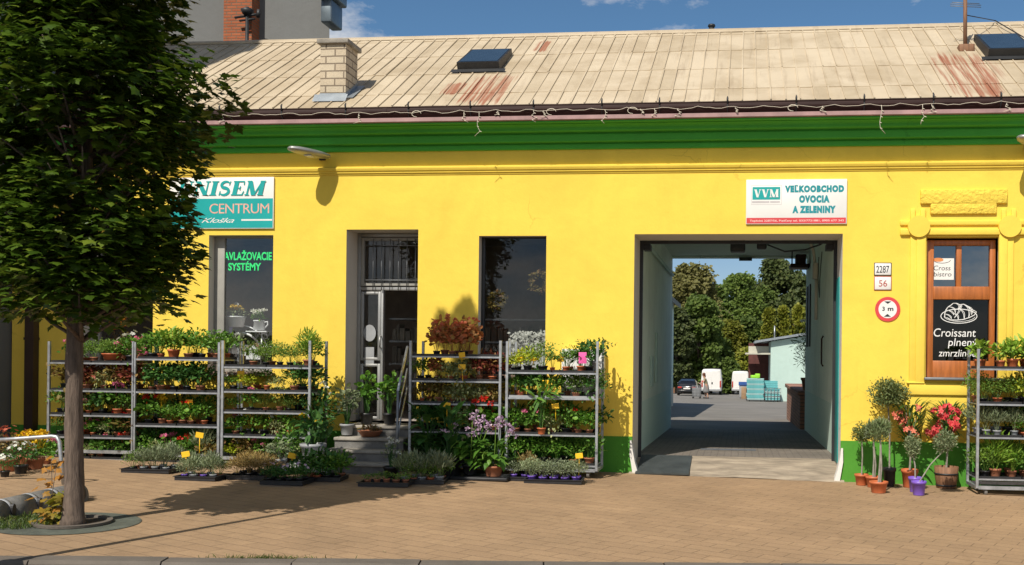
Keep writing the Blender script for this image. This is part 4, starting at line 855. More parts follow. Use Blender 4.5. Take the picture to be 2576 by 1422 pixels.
# string of fairy lights on the gutter
CORD = pm('cream_cord', (.66, .60, .48), .6)
m = MB(); rr = random.Random(3); xs = [at(p, 290, -.53).x for p in range(555, 2600, 15)]; pts = []
for i, x in enumerate(xs): pts.append((x, GY-GR-.006-.01*rr.random(), GZ-.008-.032*abs(math.sin(i*.55+rr.uniform(-.4, .4)))+rr.uniform(-.008, .008)))
m.tube(pts, .0034, 5)
for px, ln in ((556, .12), (900, .15), (1165, .16), (1203, .36), (1340, .17), (1365, .10), (1520, .2), (1645, .12), (1705, .13), (1850, .08), (2070, .10), (2218, .40), (2322, .28), (2345, .13), (2535, .12), (1610, .07), (1250, .06)):
    x = at(px, 300, -.53).x; z = GZ-.03; q = [(x+rr.uniform(-.015, .015)*k, GY-GR-.012-.004*k, z-ln*k/5) for k in range(6)]; m.tube(q, .0036, 5)
    for k in range(1, 5): m.tube([q[k], (q[k][0]+.025, q[k][1]-.01, q[k][2]-.012)], .006, 4)
for px in (1045, 1385, 1590, 1995): 
    x = at(px, 290, -.53).x; m.tube([(x+.07*math.cos(a), GY-GR-.01, GZ-.05+.045*math.sin(a)) for a in [k*.6 for k in range(9)]], .005, 5)
tag(m.build('fairy_lights', CORD), 'cream string of fairy lights hanging in loose ends along the brown gutter', 'string lights')
# aerial on the roof
b = onroof(2428, 122); t = thing('aerial_mast', 'rusty aerial mast with guy wire on the right end of the roof', 'aerial', tuple(b))
m = MB(); zt = at(2428, -60, b.y).z; m.tube([(b.x, b.y, b.z-.1), (b.x-.01, b.y, zt)], .032, 10); m.build('mast', BARREL, t)
m = MB(); m.rbox(b.x-.13, b.x+.11, b.y-.18, b.y+.1, b.z-.10, b.z+.02, .01); m.build('foot', BARREL, t)
m = MB()
for y_, w_ in ((8, .45), (17, .5), (-4, .5), (-14, .5), (12, .5)): z = at(2428, y_, b.y).z; m.tube([(b.x-w_*.5, b.y-.05, z), (b.x+w_*.5, b.y+.05, z)], .006, 5)
m.tube([(b.x, b.y-.05, at(0, 20, b.y).z), (b.x, b.y-.05, at(0, -15, b.y).z)], .01, 6); m.build('antenna', STEELD, t)
m = MB(); p1 = rp(b.x+.75, SL-.06, .08); m.tube([(b.x, b.y, at(2428, 38, b.y).z), tuple(p1)], .008, 5); e = rp(b.x+1.2, 1.9, .1); m.tube([tuple(p1), tuple((p1+V(e))/2-V((0, 0, .03))), tuple(e)], .010, 5); m.build('guy_wire', DARKM, t)
# white meter box on the wall behind the right-hand rack
x0, x1, z0, z1 = rect(1417, 878, 1522, 1003); m = MB(); m.rbox(x0, x1, -.14, -.002, z0, z1, .012); mb = tag(m.build('meter_box', WHITEPL), 'white meter box on the yellow wall behind the plant racks', 'meter box')

# window display ---------------------------------------------------------------
def W3(x, y): return (850+x/3.95)/1.5901, (1200+y/3.95)/1.5901
def wp(x, y, Y=.42): return at(*W3(x, y), Y)
DISP = []
def pot_mesh(m, c, r0, r1, h, rim=.006, n=18, mi=0, soil=None):
    m.lathe([(r0*.9, 0), (r0, .004), (r1-.003, h-.02), (r1+rim, h-.018), (r1+rim, h), (r1-.004, h), (r1-.010, h-.02)], c, n, mi)
for nm, lab, (x, y), r0, r1, h, hd in (('enamel_jug', 'white enamel jug of white flowers high in the first shop window', (735, 478), .09, .085, .155, 1), ('enamel_pot', 'grey white enamel tub of yellow and white flowers in the shop window', (372, 430), .11, .15, .17, 0),
                                       ('enamel_pot', 'white enamel pot with handle low in the first shop window', (345, 850), .10, .105, .15, 1), ('enamel_jug', 'small white jug at the right edge of the first shop window', (880, 870), .075, .07, .14, 0)):
    c = wp(x, y); t = thing(nm, lab, 'pot', tuple(c)); m = MB(); pot_mesh(m, c, r0, r1, h); m.build('pot', ENAMEL, t)
    if hd: m = MB(); m.tube([(c.x+r1+.0, c.y, c.z+h-.03), (c.x+r1+.055, c.y, c.z+h-.02), (c.x+r1+.06, c.y, c.z+h-.07), (c.x+r0+.01, c.y, c.z+.04)], .012, 8); m.build('handle', ENAMEL, t)
    DISP.append((t, c+V((0, 0, h)), r1))
c = wp(735, 490); t = thing('plant_stand', 'thin wire plant stand carrying the high jug in the window', 'plant stand', (c.x, c.y, 1.46))
m = MB(); m.box(c.x-.17, c.x+.17, c.y-.1, c.y+.1, c.z-.02, c.z-.002); m.build('shelf', ENAMEL, t)
m = MB(); m.tube([(c.x+.05, c.y, c.z-.02), (c.x+.03, c.y, 1.46)], .012, 8); m.tube([(c.x+.05, c.y, c.z-.03), (c.x+.12, c.y, c.z-.05), (c.x+.14, c.y, c.z-.11), (c.x+.10, c.y, c.z-.12)], .008, 6); m.build('leg', ENAMEL, t)
t = thing('bicycle_planter', 'decorative old bicycle wheel arcs with lilac ribbon in shop window', 'planter', tuple(wp(500, 900)))
cc = wp(440, 900, .5)
m = MB(); m.tube([(cc.x+.47*math.cos(a), .5, cc.z+.50*math.sin(a)) for a in [PI*.02+PI*.62*k/20 for k in range(21)]], .011, 6); m.tube([(cc.x+.37*math.cos(a), .5, cc.z+.38*math.sin(a)) for a in [PI*.02+PI*.62*k/20 for k in range(21)]], .02, 6); m.build('wheel', ENAMEL, t)
m = MB(); a = wp(440, 470, .5); m.tube([(a.x, .5, a.z), (a.x-.02, .5, 1.46)], .015, 8); m.tube([(a.x-.1, .5, a.z-.05), (a.x-.1, .5, 1.46)], .012, 8); m.build('frame', STEEL, t)
m = MB(); a, b = wp(295, 300, .36), wp(230, 640, .36); m.add([(a.x-.02, .36, a.z), (a.x+.03, .36, a.z), (a.x+.03, .35, (a.z+b.z)/2), (b.x+.05, .36, b.z), (b.x, .36, b.z), (a.x-.03, .35, (a.z+b.z)/2)], [(0, 1, 2, 5), (5, 2, 3, 4)]); m.build('ribbon', LILAC, t)
for lab, (x, y), s in (('larger white birdhouse with red roof in the shop window', (660, 940), 1.3), ('smaller white birdhouse with a pitched roof in the shop window', (525, 880), .85)):
    c = wp(x, y, .40); t = thing('birdhouse', lab, 'birdhouse', tuple(c)); w, h = .09*s, .16*s
    m = MB(); m.prism([(c.x-w, c.z), (c.x+w, c.z), (c.x+w, c.z+h*.7), (c.x, c.z+h*1.15), (c.x-w, c.z+h*.7)], .36, .52, axis='y'); m.build('body', ENAMEL, t)
    m = MB()
    for sg in (-1, 1): m.add([(c.x, .34, c.z+h*1.18), (c.x+sg*w*1.2, .34, c.z+h*.62), (c.x+sg*w*1.2, .54, c.z+h*.62), (c.x, .54, c.z+h*1.18), (c.x, .34, c.z+h*1.25), (c.x+sg*w*1.25, .34, c.z+h*.68), (c.x+sg*w*1.25, .54, c.z+h*.68), (c.x, .54, c.z+h*1.25)], [(0, 1, 2, 3), (4, 5, 6, 7), (0, 1, 5, 4), (1, 2, 6, 5), (2, 3, 7, 6)])
    m.build('roof', pm('dusty_red_%d' % len(MATS), (.45, .22, .20), .7) if s > 1 else GREYP, t)
    m = MB(); m.prism([(c.x+.02*s*math.cos(2*PI*k/14), c.z+h*.62+.02*s*math.sin(2*PI*k/14)) for k in range(14)], .357, .361, axis='y'); m.build('hole', BLACKP, t)
# shelves inside the shop
t = thing('shop_shelf', 'dark shelf of seed packets and bottles inside the shop', 'shelf', (-4.2, 2.8, .7))
rr = random.Random(8)
for z in (1.15, 1.55, 1.95, 2.35): m = MB(); m.box(-6.2, -3.2, 2.6, 3.0, z, z+.03); m.build('board', STEEL, t)
m = MB(); 
for z in (1.18, 1.58, 1.98):
    x = -6.15
    while x < -3.3: w = rr.uniform(.05, .12); m.box(x, x+w*.85, 2.62, 2.9, z, z+rr.uniform(.14, .3)); x += w
m.build('goods', pm('mixed_goods', (.30, .28, .24), .6, var=.3, island=.8), t)
# wreaths and the white flower box in the second window
def wr(px, py, r, lab):
    c = at(px, py, .27); t = thing('wreath', lab, 'wreath', tuple(c)); m = MB(); m.lathe([(0.01, 0)]*2, c, 3); m = MB()
    g = np.random.default_rng(int(px)); n = 240; a = g.uniform(0, 2*PI, n); q = np.stack([c.x+np.cos(a)*r+g.normal(0, .02, n), .27+g.normal(0, .02, n), c.z+np.sin(a)*r+g.normal(0, .02, n)], 1)
    leaves(m, OVAL, q, sph(g, n), sph(g, n), .06); rawbuild(m, 'twigs', L_BRON, t)
wr(1250, 755, .105, 'dark twig wreath hanging behind the second shop window'); wr(1357, 708, .13, 'dark wreath half hidden at the right edge of the second window')
a, b = at(1283, 945, .30), at(1371, 893, .30); m = MB(); m.box(a.x, b.x+.05, .30, .55, a.z, b.z); o = tag(m.build('flower_box', ENAMEL), 'long white box of white flowers behind the second shop window', 'flower box')
m = MB(); g = np.random.default_rng(5); n = 420; c = at(1328, 860, .42); q = np.stack([g.uniform(a.x-.02, b.x+.06, n), g.uniform(.3, .55, n), g.uniform(b.z, at(1330, 836, .42).z, n)], 1)
leaves(m, PETAL, q, sph(g, n), np.array([0, -1, .4])+sph(g, n)*.6, .055); q2 = q[:120]-np.array([0, 0, .03]); rawbuild(m, 'blossom', P_WHITE, o)

# ------------------------------------------------------------------ potted plants: kinds, each with two differently grown plants
def dome(g, n, R, zc, H, low=-.35, shell=.42):
    p = sph(g, int(n*1.8)); p = p[p[:, 2] > low][:n]; r = g.uniform(0, 1, (len(p), 1))**shell
    q = p*r*np.array([R, R, H])*(1+.12*g.normal(size=(len(p), 1))); q[:, 2] += zc
    return q, p
def bush(m, g, n, R, zc, H, tpl, size, mat=0, lift=.25, jit=.6, low=-.35):
    q, p = dome(g, n, R, zc, H, low)
    d = p*np.array([1, 1, .5]) + g.normal(size=p.shape)*jit + np.array([0, 0, lift]); u = p*.5 + np.array([0, 0, 1.0]) + g.normal(size=p.shape)*.45
    leaves(m, tpl, q, d, u, size*g.uniform(.65, 1.25, len(q)), mat)
    return q
def stems(m, g, q, k, z0, r=.003, mat=0):
    for p in q[:k]: m.tube([(p[0]*.15, p[1]*.15, z0), (p[0]*.5, p[1]*.5, (z0+p[2])*.55), tuple(p)], [r, r*.8, r*.5], 4, mat)
def head(m, g, c, r, n=14, size=.022, mat=0):
    d = sph(g, n); d[:, 2] = np.abs(d[:, 2])*.9; leaves(m, PETAL, np.array(c)+d*r*.4, d+g.normal(size=d.shape)*.3, sph(g, n), size*g.uniform(.8, 1.2, n), mat)
def flat_flower(m, g, c, up, r, k=5, mat=0):
    up = V(up).normalized(); a = up.orthogonal().normalized(); b = up.cross(a)
    d = np.array([list(a*math.cos(t)+b*math.sin(t)+up*.15) for t in [2*PI*j/k for j in range(k)]]); leaves(m, PETAL, np.repeat(np.array([list(c)]), k, 0), d, np.repeat(np.array([list(up)]), k, 0), r, mat)
POTS = {}
def pot_part(r1, h, mat, key):
    k = (r1, h, mat.name)
    if k not in POTS:
        m = MB(); m.lathe([(r1*.70, 0), (r1*.72, .003), (r1*.93, h*.78), (r1*1.03, h*.80), (r1*1.04, h), (r1*.96, h), (r1*.94, h*.9), (.002, h*.9)], (0, 0, 0), 14, 0); m.m = [1 if i >= 14*6 and i < 14*7 else 0 for i in range(len(m.f))]
        me = bpy.data.meshes.new('pot'); me.from_pydata(m.v, [], m.f); me.materials.append(mat); me.materials.append(SOIL); me.polygons.foreach_set('material_index', m.m); me.polygons.foreach_set('use_smooth', m.sm); me.update(); POTS[k] = me
    return POTS[k]
def mesh_of(m, name, mats):
    me = bpy.data.meshes.new(name); me.from_pydata(m.v, [], m.f)
    for mm in mats: me.materials.append(mm)
    me.polygons.foreach_set('material_index', m.m); me.update(); return me
KIND = {}
def kind(key, name, desc, gen, pot=(.052, .066, TERRA), variants=3):
    vs = []
    for v in range(variants):
        g = np.random.default_rng(abs(sum(ord(c)*(i+7) for i, c in enumerate(key)))*13 + v)
        vs.append([(pn, mesh_of(m, pn, mats)) for pn, m, mats in gen(g, pot[1])])
    KIND[key] = (name, desc, vs, pot)
FULL = 1.35
def simple(leafmat, n, R0, H, tpl, size, lift=.25, jit=.6, low=-.35, zc=None, fl=None, hang=0):
    R = R0*1.24; HH = H*1.16
    def gen(g, h):
        m = MB(); z = h+(HH*.60 if zc is None else zc)
        q = bush(m, g, int(n*FULL), R, z, HH*.75, tpl, size, 0, lift, jit, low); stems(m, g, q, 8, h*.9)
        if hang:
            k = hang; a = g.uniform(0, 2*PI, k); rr_ = R*g.uniform(.75, 1.05, k); p = np.stack([np.cos(a)*rr_, np.sin(a)*rr_, h-g.uniform(-.04, .12, k)], 1)
            leaves(m, tpl, p, np.stack([np.cos(a)*.4, np.sin(a)*.4, -np.ones(k)], 1)+g.normal(size=(k, 3))*.3, p*np.array([1, 1, 0])+np.array([0, 0, .3]), size*g.uniform(.7, 1.1, k))
        out = [('foliage', m, [leafmat])]
        if fl:
            pm_, kk, kind_, sz = fl; f = MB()
            for ff in range(kk):
                if kk <= 11 and ff: out.append(('flower', f, [pm_])); f = MB()
                a, r = g.uniform(0, 2*PI), R*g.uniform(.2, .95); c = (r*math.cos(a), r*math.sin(a), z+HH*.75*math.sqrt(max(.05, 1-(r/R)**2))+g.uniform(.015, .07))
                if kind_ == 'head': head(f, g, c, sz, 16, sz*1.1); f.tube([(c[0]*.6, c[1]*.6, z), c], .0025, 4)
                else: flat_flower(f, g, c, (c[0]*3, c[1]*3-.1, .35), sz)
            out.append(('flower' if kk <= 11 else 'flowers', f, [pm_]))
        return out
    return gen
kind('g', 'potted_geranium', 'red-flowered geranium', simple(L_MID, 75, .125, .15, ROUND, .058, fl=(P_RED, 3, 'head', .036)))
kind('p', 'potted_geranium', 'pink-flowered plant', simple(L_MID, 80, .125, .15, ROUND, .052, fl=(P_PINK, 3, 'head', .032)))
kind('c', 'potted_coleus', 'burgundy coleus', simple(L_BURG, 110, .13, .16, OVAL, .062))
kind('b', 'potted_begonia', 'bronze-leaved begonia', simple(L_BRON, 105, .13, .15, OVAL, .062, hang=12))
kind('s', 'potted_shrub', 'dark green leafy plant', simple(L_DARK, 130, .135, .17, OVAL, .062))
kind('h', 'potted_herb', 'fine-leaved green herb', simple(L_FINE, 330, .13, .16, OVAL, .026, lift=.5))
kind('l', 'potted_creeper', 'lime yellow plant', simple(L_LIME, 200, .125, .12, OVAL, .038), (.055, .07, BLACKP))
kind('v', 'potted_vine', 'cream variegated plant', simple(L_VARI, 130, .125, .13, OVAL, .050, hang=34))
kind('m', 'potted_mint', 'mid green leafy plant', simple(L_MID, 150, .125, .16, OVAL, .045, lift=.4))
kind('y', 'potted_lavender', 'grey-green lavender', simple(L_GREY, 260, .12, .17, LANCE, .075, lift=1.1, jit=.35, low=-.1), (.055, .08, GREYP))
kind('w', 'potted_petunia', 'white-flowered petunia', simple(L_MID, 110, .125, .13, OVAL, .042, fl=(P_WHITE, 9, 'flat', .028), hang=14), (.055, .08, BLACKP))
kind('k', 'potted_marigold', 'yellow-flowered marigold', simple(L_MID, 170, .115, .13, OVAL, .034, fl=(P_YEL, 7, 'head', .022)))
kind('r', 'potted_bedding_begonia', 'rusty red begonia', simple(L_RUST, 120, .12, .22, ROUND, .055, lift=.5, fl=(P_CORAL, 2, 'head', .026)))
kind('t', 'potted_hydrangea', 'tall pale green hydrangea', simple(L_FERN, 60, .09, .135, OVAL, .08, lift=.3), (.065, .10, TERRA))
kind('f', 'potted_fern', 'feathery green fern', simple(L_FERN, 300, .11, .22, LANCE, .075, lift=.9, jit=.5), (.06, .09, TERRAD))
kind('d', 'potted_trailer', 'dark trailing plant', simple(L_DARK, 130, .14, .14, OVAL, .055, hang=40), (.055, .08, BLACKP))
kind('q', 'potted_pepper', 'small topiary herb', simple(L_MID, 120, .075, .09, OVAL, .032, zc=.13), (.042, .07, TERRA))
kind('Y', 'potted_mum', 'yellow chrysanthemum', simple(L_MID, 120, .17, .15, OVAL, .045, fl=(P_YEL, 46, 'head', .024)), (.10, .13, TERRAD))
kind('W', 'potted_mum', 'white daisy bush', simple(L_DARK, 130, .15, .15, OVAL, .045, fl=(P_WHITE, 26, 'flat', .024)), (.08, .11, BLACKP))
kind('P', 'potted_mum', 'blush pink aster', simple(L_BRON, 120, .15, .15, OVAL, .04, fl=(P_CORAL, 16, 'flat', .022)), (.10, .12, TERRA))
kind('H', 'potted_heather', 'tan dry heather', simple(L_DRY, 330, .13, .15, LANCE, .06, lift=.7, jit=.5), (.055, .08, BLACKP))
kind('G', 'potted_thyme', 'silvery green cushion plant', simple(L_GREY, 300, .12, .13, OVAL, .024, lift=.6), (.05, .075, PURPLE))
kind('n', 'potted_pansy', 'dark pansy', simple(L_DARK, 120, .10, .10, OVAL, .038, fl=(P_LIL, 4, 'flat', .024)), (.05, .08, BLACKP))
kind('e', 'potted_seedling', 'pale seedling', simple(L_FINE, 60, .07, .06, OVAL, .03), (.05, .075, TERRAD))
NPL = 0
def plant(key, loc, sc=1.0, label=None, group=None, pot=None, rz=None):
    """one potted plant, a thing with its pot, foliage and flowers"""
    global NPL
    NPL += 1; rr = random.Random(NPL*7+1)
    name, desc, vs, pt = KIND[key]; pt = (pt[0], pt[1], rr.choice((TERRA, TERRAD, BLACKP, BLACKP, TERRAD)) if pt[2] is TERRA and key not in 'qt' else pt[2]); t = thing(name, label or desc, 'potted plant', loc, group)
    t.rotation_euler = (0, 0, rr.uniform(0, 6.28) if rz is None else rz); t.scale = (sc*rr.uniform(.9, 1.1), sc*rr.uniform(.9, 1.1), sc*rr.uniform(.88, 1.12))
    o = bpy.data.objects.new('pot', pot_part(pt[0], pt[1], pot or pt[2], key)); COL.objects.link(o); o.parent = t
    for pn, me in vs[NPL % len(vs)]:
        o = bpy.data.objects.new(pn, me); COL.objects.link(o); o.parent = t
    return t
ORD = ['first', 'second', 'third', 'fourth', 'fifth', 'sixth', 'seventh', 'eighth', 'ninth', 'tenth']
def grow(items, x0, x1, y, z, where, row, sc=1.0, sk=.0, zf=None, rnd=.45):
    n = len(items); rr = random.Random(int(abs(x0)*1000+z*777+len(row)*31))
    vis = [i for i in range(n) if items[i] not in '_ ']
    for j, i in enumerate(vis):
        x = x0+(x1-x0)*(i+.5)/n + rr.uniform(-.5, .5)*rnd*(x1-x0)/n
        nm = ORD[j]+' from left'+(', '+row if row else '')
        zz = z if zf is None else zf(x)
        plant(items[i], (x, y+rr.uniform(-.03, .03), zz), sc*rr.uniform(.78, 1.18), '%s, %s, %s' % (KIND[items[i]][1], nm, where), 'potted plants on ' + where.split('shelf, ')[-1])

# racks ----------------------------------------------------------------------
def rack(name_where, label, L, R, Yf, top, shelves, rows, lean=0, topr=None, traymats=None):
    xa, xb = at(L, 1000, Yf).x, at(R, 1000, Yf).x; mid = (L+R)/2; zb = gz((xa+xb)/2); dp = .56; zt = at(mid, top, Yf).z
    t = thing('plant_rack', label, 'plant rack', ((xa+xb)/2, Yf, zb), 'steel plant trolleys along the wall')
    for x in (xa, xb):
        for y in (Yf, Yf+dp):
            m = MB(); w = .017; m.box(x-w, x+w, y-w, y+w, zb+.10, zt+ (.0 if x == xa else .01)); m.box(x-w*1.15, x+w*1.15, y-w*1.15, y+w*1.15, zb+.95, zb+1.0); m.build('post', STEEL, t)
    m = MB(); z0 = zb+.13; w = .022
    for y in (Yf, Yf+dp): m.box(xa+.017, xb-.017, y-w, y+w, z0-.045, z0)
    for x in (xa, xb): m.box(x-w*.8, x+w*.8, Yf+.017, Yf+dp-.017, z0-.044, z0-.001)
    m.build('base_frame', STEEL, t)
    for x in (xa+.12, xb-.12):
        for y in (Yf+.05, Yf+dp-.05):
            m = MB(); m.tube([(x, y, zb+.10), (x, y, zb+.075)], .018, 8); m.prism([(y+.05*math.cos(2*PI*k/16), zb+.05+.05*math.sin(2*PI*k/16)) for k in range(16)], x-.018, x+.018); m.build('caster', CONCD, t)
    SN = ['top', 'second', 'third', 'fourth', 'bottom']
    for i, (sy, rw) in enumerate(zip(shelves, rows)):
        z = at(mid, sy, Yf).z; sn = SN[i] if i < len(shelves)-1 else 'bottom'
        m = MB(); m.box(xa+.019, xb-.019, Yf-.004, Yf+dp+.004, z-.016, z); m.box(xa+.019, xb-.019, Yf-.008, Yf-.004, z-.020, z+.003); m.build('shelf', STEEL, t)
        front, back = (rw+('',))[:2] if isinstance(rw, tuple) else (rw, rw[::-1])
        where = '%s shelf, %s' % (sn, name_where)
        for k, hlf in enumerate(('left half', 'right half')):
            seg = front[:len(front)//2] if k == 0 else front[len(front)//2:]
            if not seg.strip('_ '): continue
            x0 = xa+.03+k*(xb-xa-.05)/2; x1 = x0+(xb-xa-.09)/2; tm = (traymats or {}).get(i, BLACKP)
            m = MB(); m.box(x0, x1, Yf+.015, Yf+dp-.02, z+.001, z+.008); e = .008
            m.box(x0, x1, Yf+.008, Yf+.008+e, z+.001, z+.034); m.box(x0, x1, Yf+dp-.026, Yf+dp-.018, z+.001, z+.034); m.box(x0, x0+e, Yf+.0165, Yf+dp-.0265, z+.0015, z+.0335); m.box(x1-e, x1, Yf+.0165, Yf+dp-.0265, z+.0015, z+.0335)
            tag(m.build('plant_tray', tm), '%s plant tray, %s of the %s' % ('black' if tm is BLACKP else 'pale grey', hlf, where), 'plant tray', 'trays on the plant racks')
        sc = 1.0
        h = (at(mid, shelves[i-1], Yf).z - z) if i else .4
        sc = min(1.15, max(.80, h/.34))
        grow(front, xa+.02, xb-.02, Yf+.15, z+.009, where, 'front row', sc)
        grow(back, xa+.02, xb-.02, Yf+.40, z+.009, where, 'back row', sc*1.06)
    return t
rack('leftmost rack', 'leftmost steel plant rack, partly behind the tree trunk', 123, 335, -1.0, 860, [913, 983, 1045, 1100, 1155],
     [('_phhpw', '_m_hp_'), ('bccvbc', 'bcccbb'), ('mvpspk', 'mbmmvm'), ('kmpvgb', 'mkmvpm'), ('pgvpmg', 'smbsms')])
rack('second rack from left', 'second steel plant rack from the left, full of dark green plants', 339, 551, -1.0, 862, [904, 987, 1072, 1164],
     [('mmtmmm', 'mm_mtm'), ('sssss_', '_sss__'), ('gkmmgm_', 'm_smm_'), ('mvpgmyb', 's_mms_')])
rack('rack left of steps', 'plant rack with trailing herbs just left of the shop steps', 560, 779, -1.0, 858, [924, 986, 1038, 1099, 1163],
     [('_hhhhf', '__h_hm'), ('wlqvhs', '_h__ds'), ('mphhhs', '___hds'), ('pwwvm_', '__v___'), ('lbpwvm', 'bv_mw_')])
rack('rack right of steps', 'plant rack with rusty red begonias on top, right of the steps', 1032, 1258, -.95, 858, [897, 959, 1016, 1087, 1166],
     [('_rrr__', '_rrr__'), ('mrvvcc', 'mmvvcc'), ('bbvvvb', 'bbvvvb'), ('ssgvgg', 'ssgbvv'), ('dd__dd', 'd____d')])
rack('rack beside gateway', 'plant rack nearest the gateway with small potted topiary herbs on top', 1275, 1502, -.9, 860, [938, 1002, 1094, 1170],
     [('llhqqqs', 'lh__hs_'), ('msmmhd', 'mmsmhh'), ('mpmvmgm', 'mmvmms'), ('mmmmmm', 'dmmmd_')], traymats={1: GREYP})
rack('rack at right edge', 'wheeled plant rack cut off by the right edge under the café window', 2460, 2690, -.85, 879, [929, 1018, 1102, 1207],
     [('_tttt_', 't_tt__'), ('hhhlhl', 'hhhhll'), ('yyymmm', 'yydmmm'), ('hffmhh', 'hmffmd')])
# a few plants that stand out on the shelves
p_ = at(265, 905, -.9)
m = MB(); t = thing('flower_bowl', 'wide orange bowl of feathery herbs on top of the leftmost rack', 'potted plant', (p_.x+.08, -.86, at(230, 913, -1).z+.04))
m.lathe([(.07, 0), (.10, .01), (.135, .085), (.145, .085), (.145, .10), (.13, .10)], tuple(WLOC[t.name]), 20); m.build('bowl', TERRA, t)
m = MB(); g = np.random.default_rng(3); q = bush(m, g, 420, .19, .17, .12, OVAL, .03, lift=.5); m.v = [(a+WLOC[t.name].x, b+WLOC[t.name].y, c+WLOC[t.name].z) for a, b, c in m.v]; rawbuild(m, 'foliage', L_FINE, t)
# plants in the display pots
for (t, c, r), (mat, lm) in zip(DISP, ((P_WHITE, L_MID), (P_YEL, L_GREY), (P_WHITE, L_VARI), (None, L_MID))):
    if mat is None: continue
    g = np.random.default_rng(int(abs(c.x)*1000)); m = MB(); q = bush(m, g, 130, r*1.15, c.z+.05, .09, OVAL, .05); 
    off = V((c.x, c.y, 0)); m.v = [(a+off.x, b+off.y, z) for a, b, z in m.v]; rawbuild(m, 'foliage', lm, t)
    m = MB()
    for _ in range(16): a = g.uniform(0, 6.28); rr_ = r*g.uniform(.2, 1.1); head(m, g, (c.x+rr_*math.cos(a), c.y+rr_*math.sin(a), c.z+.09+g.uniform(0, .07)), .03, 10, .035)
    rawbuild(m, 'flowers', mat, t)
    if mat is P_YEL:
        m = MB()
        for _ in range(8): head(m, g, (c.x+g.uniform(-.04, .04), c.y, c.z+.12+g.uniform(0, .07)), .03, 10, .035)
        rawbuild(m, 'flowers', P_WHITE, t)

for key, px, py, Y_, mat, lab in (('a', 305, 858, .34, P_ORG, 'tall vase of orange and yellow flowers in the window behind the leftmost rack'), ('b', 352, 900, .32, P_PINK, 'pink flowers in a pot in the window behind the leftmost rack')):
    c = at(px, py, Y_); t = thing('flower_vase', lab, 'vase', (c.x, c.y, 1.45)); m = MB(); m.lathe([(.05, 1.45), (.08, 1.5), (.075, 1.6), (.05, 1.68), (.06, 1.72)], (c.x, c.y, 0), 16); m.build('vase', TERRAD, t)
    g = np.random.default_rng(ord(key)); m = MB(); top = c.z+(.28 if key == 'a' else .10); q_ = np.stack([c.x+g.normal(0, .10, 90), c.y+g.normal(0, .05, 90), g.uniform(1.72, top, 90)], 1); leaves(m, OVAL, q_, sph(g, 90), sph(g, 90), .07); rawbuild(m, 'foliage', L_BRON if key == 'a' else L_MID, t)
    m = MB()
    for _ in range(16): head(m, g, (c.x+g.normal(0, .10), c.y-.06+g.normal(0, .03), top+g.normal(0, .06)), .035, 12, .045)
    rawbuild(m, 'flowers', mat, t)

# trays of plants on the pavement ------------------------------------------------
def floor_tray(cx, cy, w, d, grid, where, label, rz=0, mat=BLACKP, sc=.8):
    z = gz(cx)+.004; t = thing('plant_tray', label, 'plant tray', (cx, cy, z), 'trays on the pavement'); R = Matrix.Rotation(rz, 3, 'Z')
    m = MB(); b = MB(); b.box(-w/2, w/2, -d/2, d/2, 0, .008)
    for q in ((-w/2-.012, w/2+.012, -d/2-.012, -d/2, .0, .055), (-w/2-.012, w/2+.012, d/2, d/2+.012, 0, .055), (-w/2-.012, -w/2, -d/2+.001, d/2-.001, .001, .054), (w/2, w/2+.012, -d/2+.001, d/2-.001, .001, .054)): b.box(*q)
    b.box(-w/2-.028, w/2+.028, -d/2-.028, -d/2-.012, .046, .055); b.box(-w/2-.028, -w/2-.012, -d/2-.011, d/2+.012, .046, .0545); b.box(w/2+.012, w/2+.028, -d/2-.011, d/2+.012, .046, .0545)
    m.add([V((cx, cy, z)) + R @ V(p) for p in b.v], b.f); m.build('tray', mat, t)
    rn = ['front row', 'middle row', 'back row'] if len(grid) == 3 else ['front row', 'back row'] if len(grid) == 2 else ['']
    for j, row in enumerate(grid):
        k = 0
        for i, ch_ in enumerate(row):
            if ch_ == '_': continue
            p = V((cx, cy, 0)) + R @ V((-w/2+w*(i+.5)/len(row), -d/2+d*(j+.5)/len(grid), 0))
            plant(ch_, (p.x, p.y, z+.009), sc, '%s, %s from left%s, %s' % (KIND[ch_][1], ORD[k], ', '+rn[j] if rn[j] else '', where), 'plants in trays on the pavement'); k += 1
floor_tray(-7.75, -2.05, .62, .40, ['hyyy', 'hhyy'], 'tray below the second rack', 'black tray of grey-green herbs on pavement behind the tree', .05, sc=.85)
floor_tray(-6.78, -2.55, .50, .36, ['GyGy', 'yhyh'], 'first heather tray', 'black tray of tall grey-green herbs left of the tan heathers', .03, sc=.8)
floor_tray(-6.28, -2.15, .46, .62, ['HHH', 'HHH', 'HHH'], 'tan heather tray', 'black tray of tan heathers standing on the sunny pavement', .1, sc=.85)
floor_tray(-5.62, -2.62, .52, .34, ['nnnn', 'nnmn'], 'pansy tray', 'black tray of dark pansies nearest the kerb in front of steps', .03, sc=.85)
floor_tray(-5.34, -2.15, .50, .36, ['smsm', 'mssm'], 'green tray behind pansies', 'black tray of dark leafy plants behind the pansies', .1, sc=1.05)
floor_tray(-4.42, -2.38, .60, .34, ['eeeee'], 'seedling tray', 'black tray of small clay pots of seedlings right of the steps', .1, sc=.9)
floor_tray(-4.08, -1.95, .56, .44, ['yhyhy', 'hyhyh'], 'herb tray behind seedlings', 'black tray of silvery herbs behind the seedling tray', .16, sc=.95)
floor_tray(-2.45, -1.42, .74, .34, ['GGGGG', 'GGGGG'], 'silver tray near gateway', 'tray of silvery plants in purple pots near the gateway', .05, sc=1.05)
floor_tray(-2.95, -1.25, .30, .40, ['GG', 'hH'], 'small side tray', 'small tray of green cushions left of the purple pots', .05, sc=1.0)
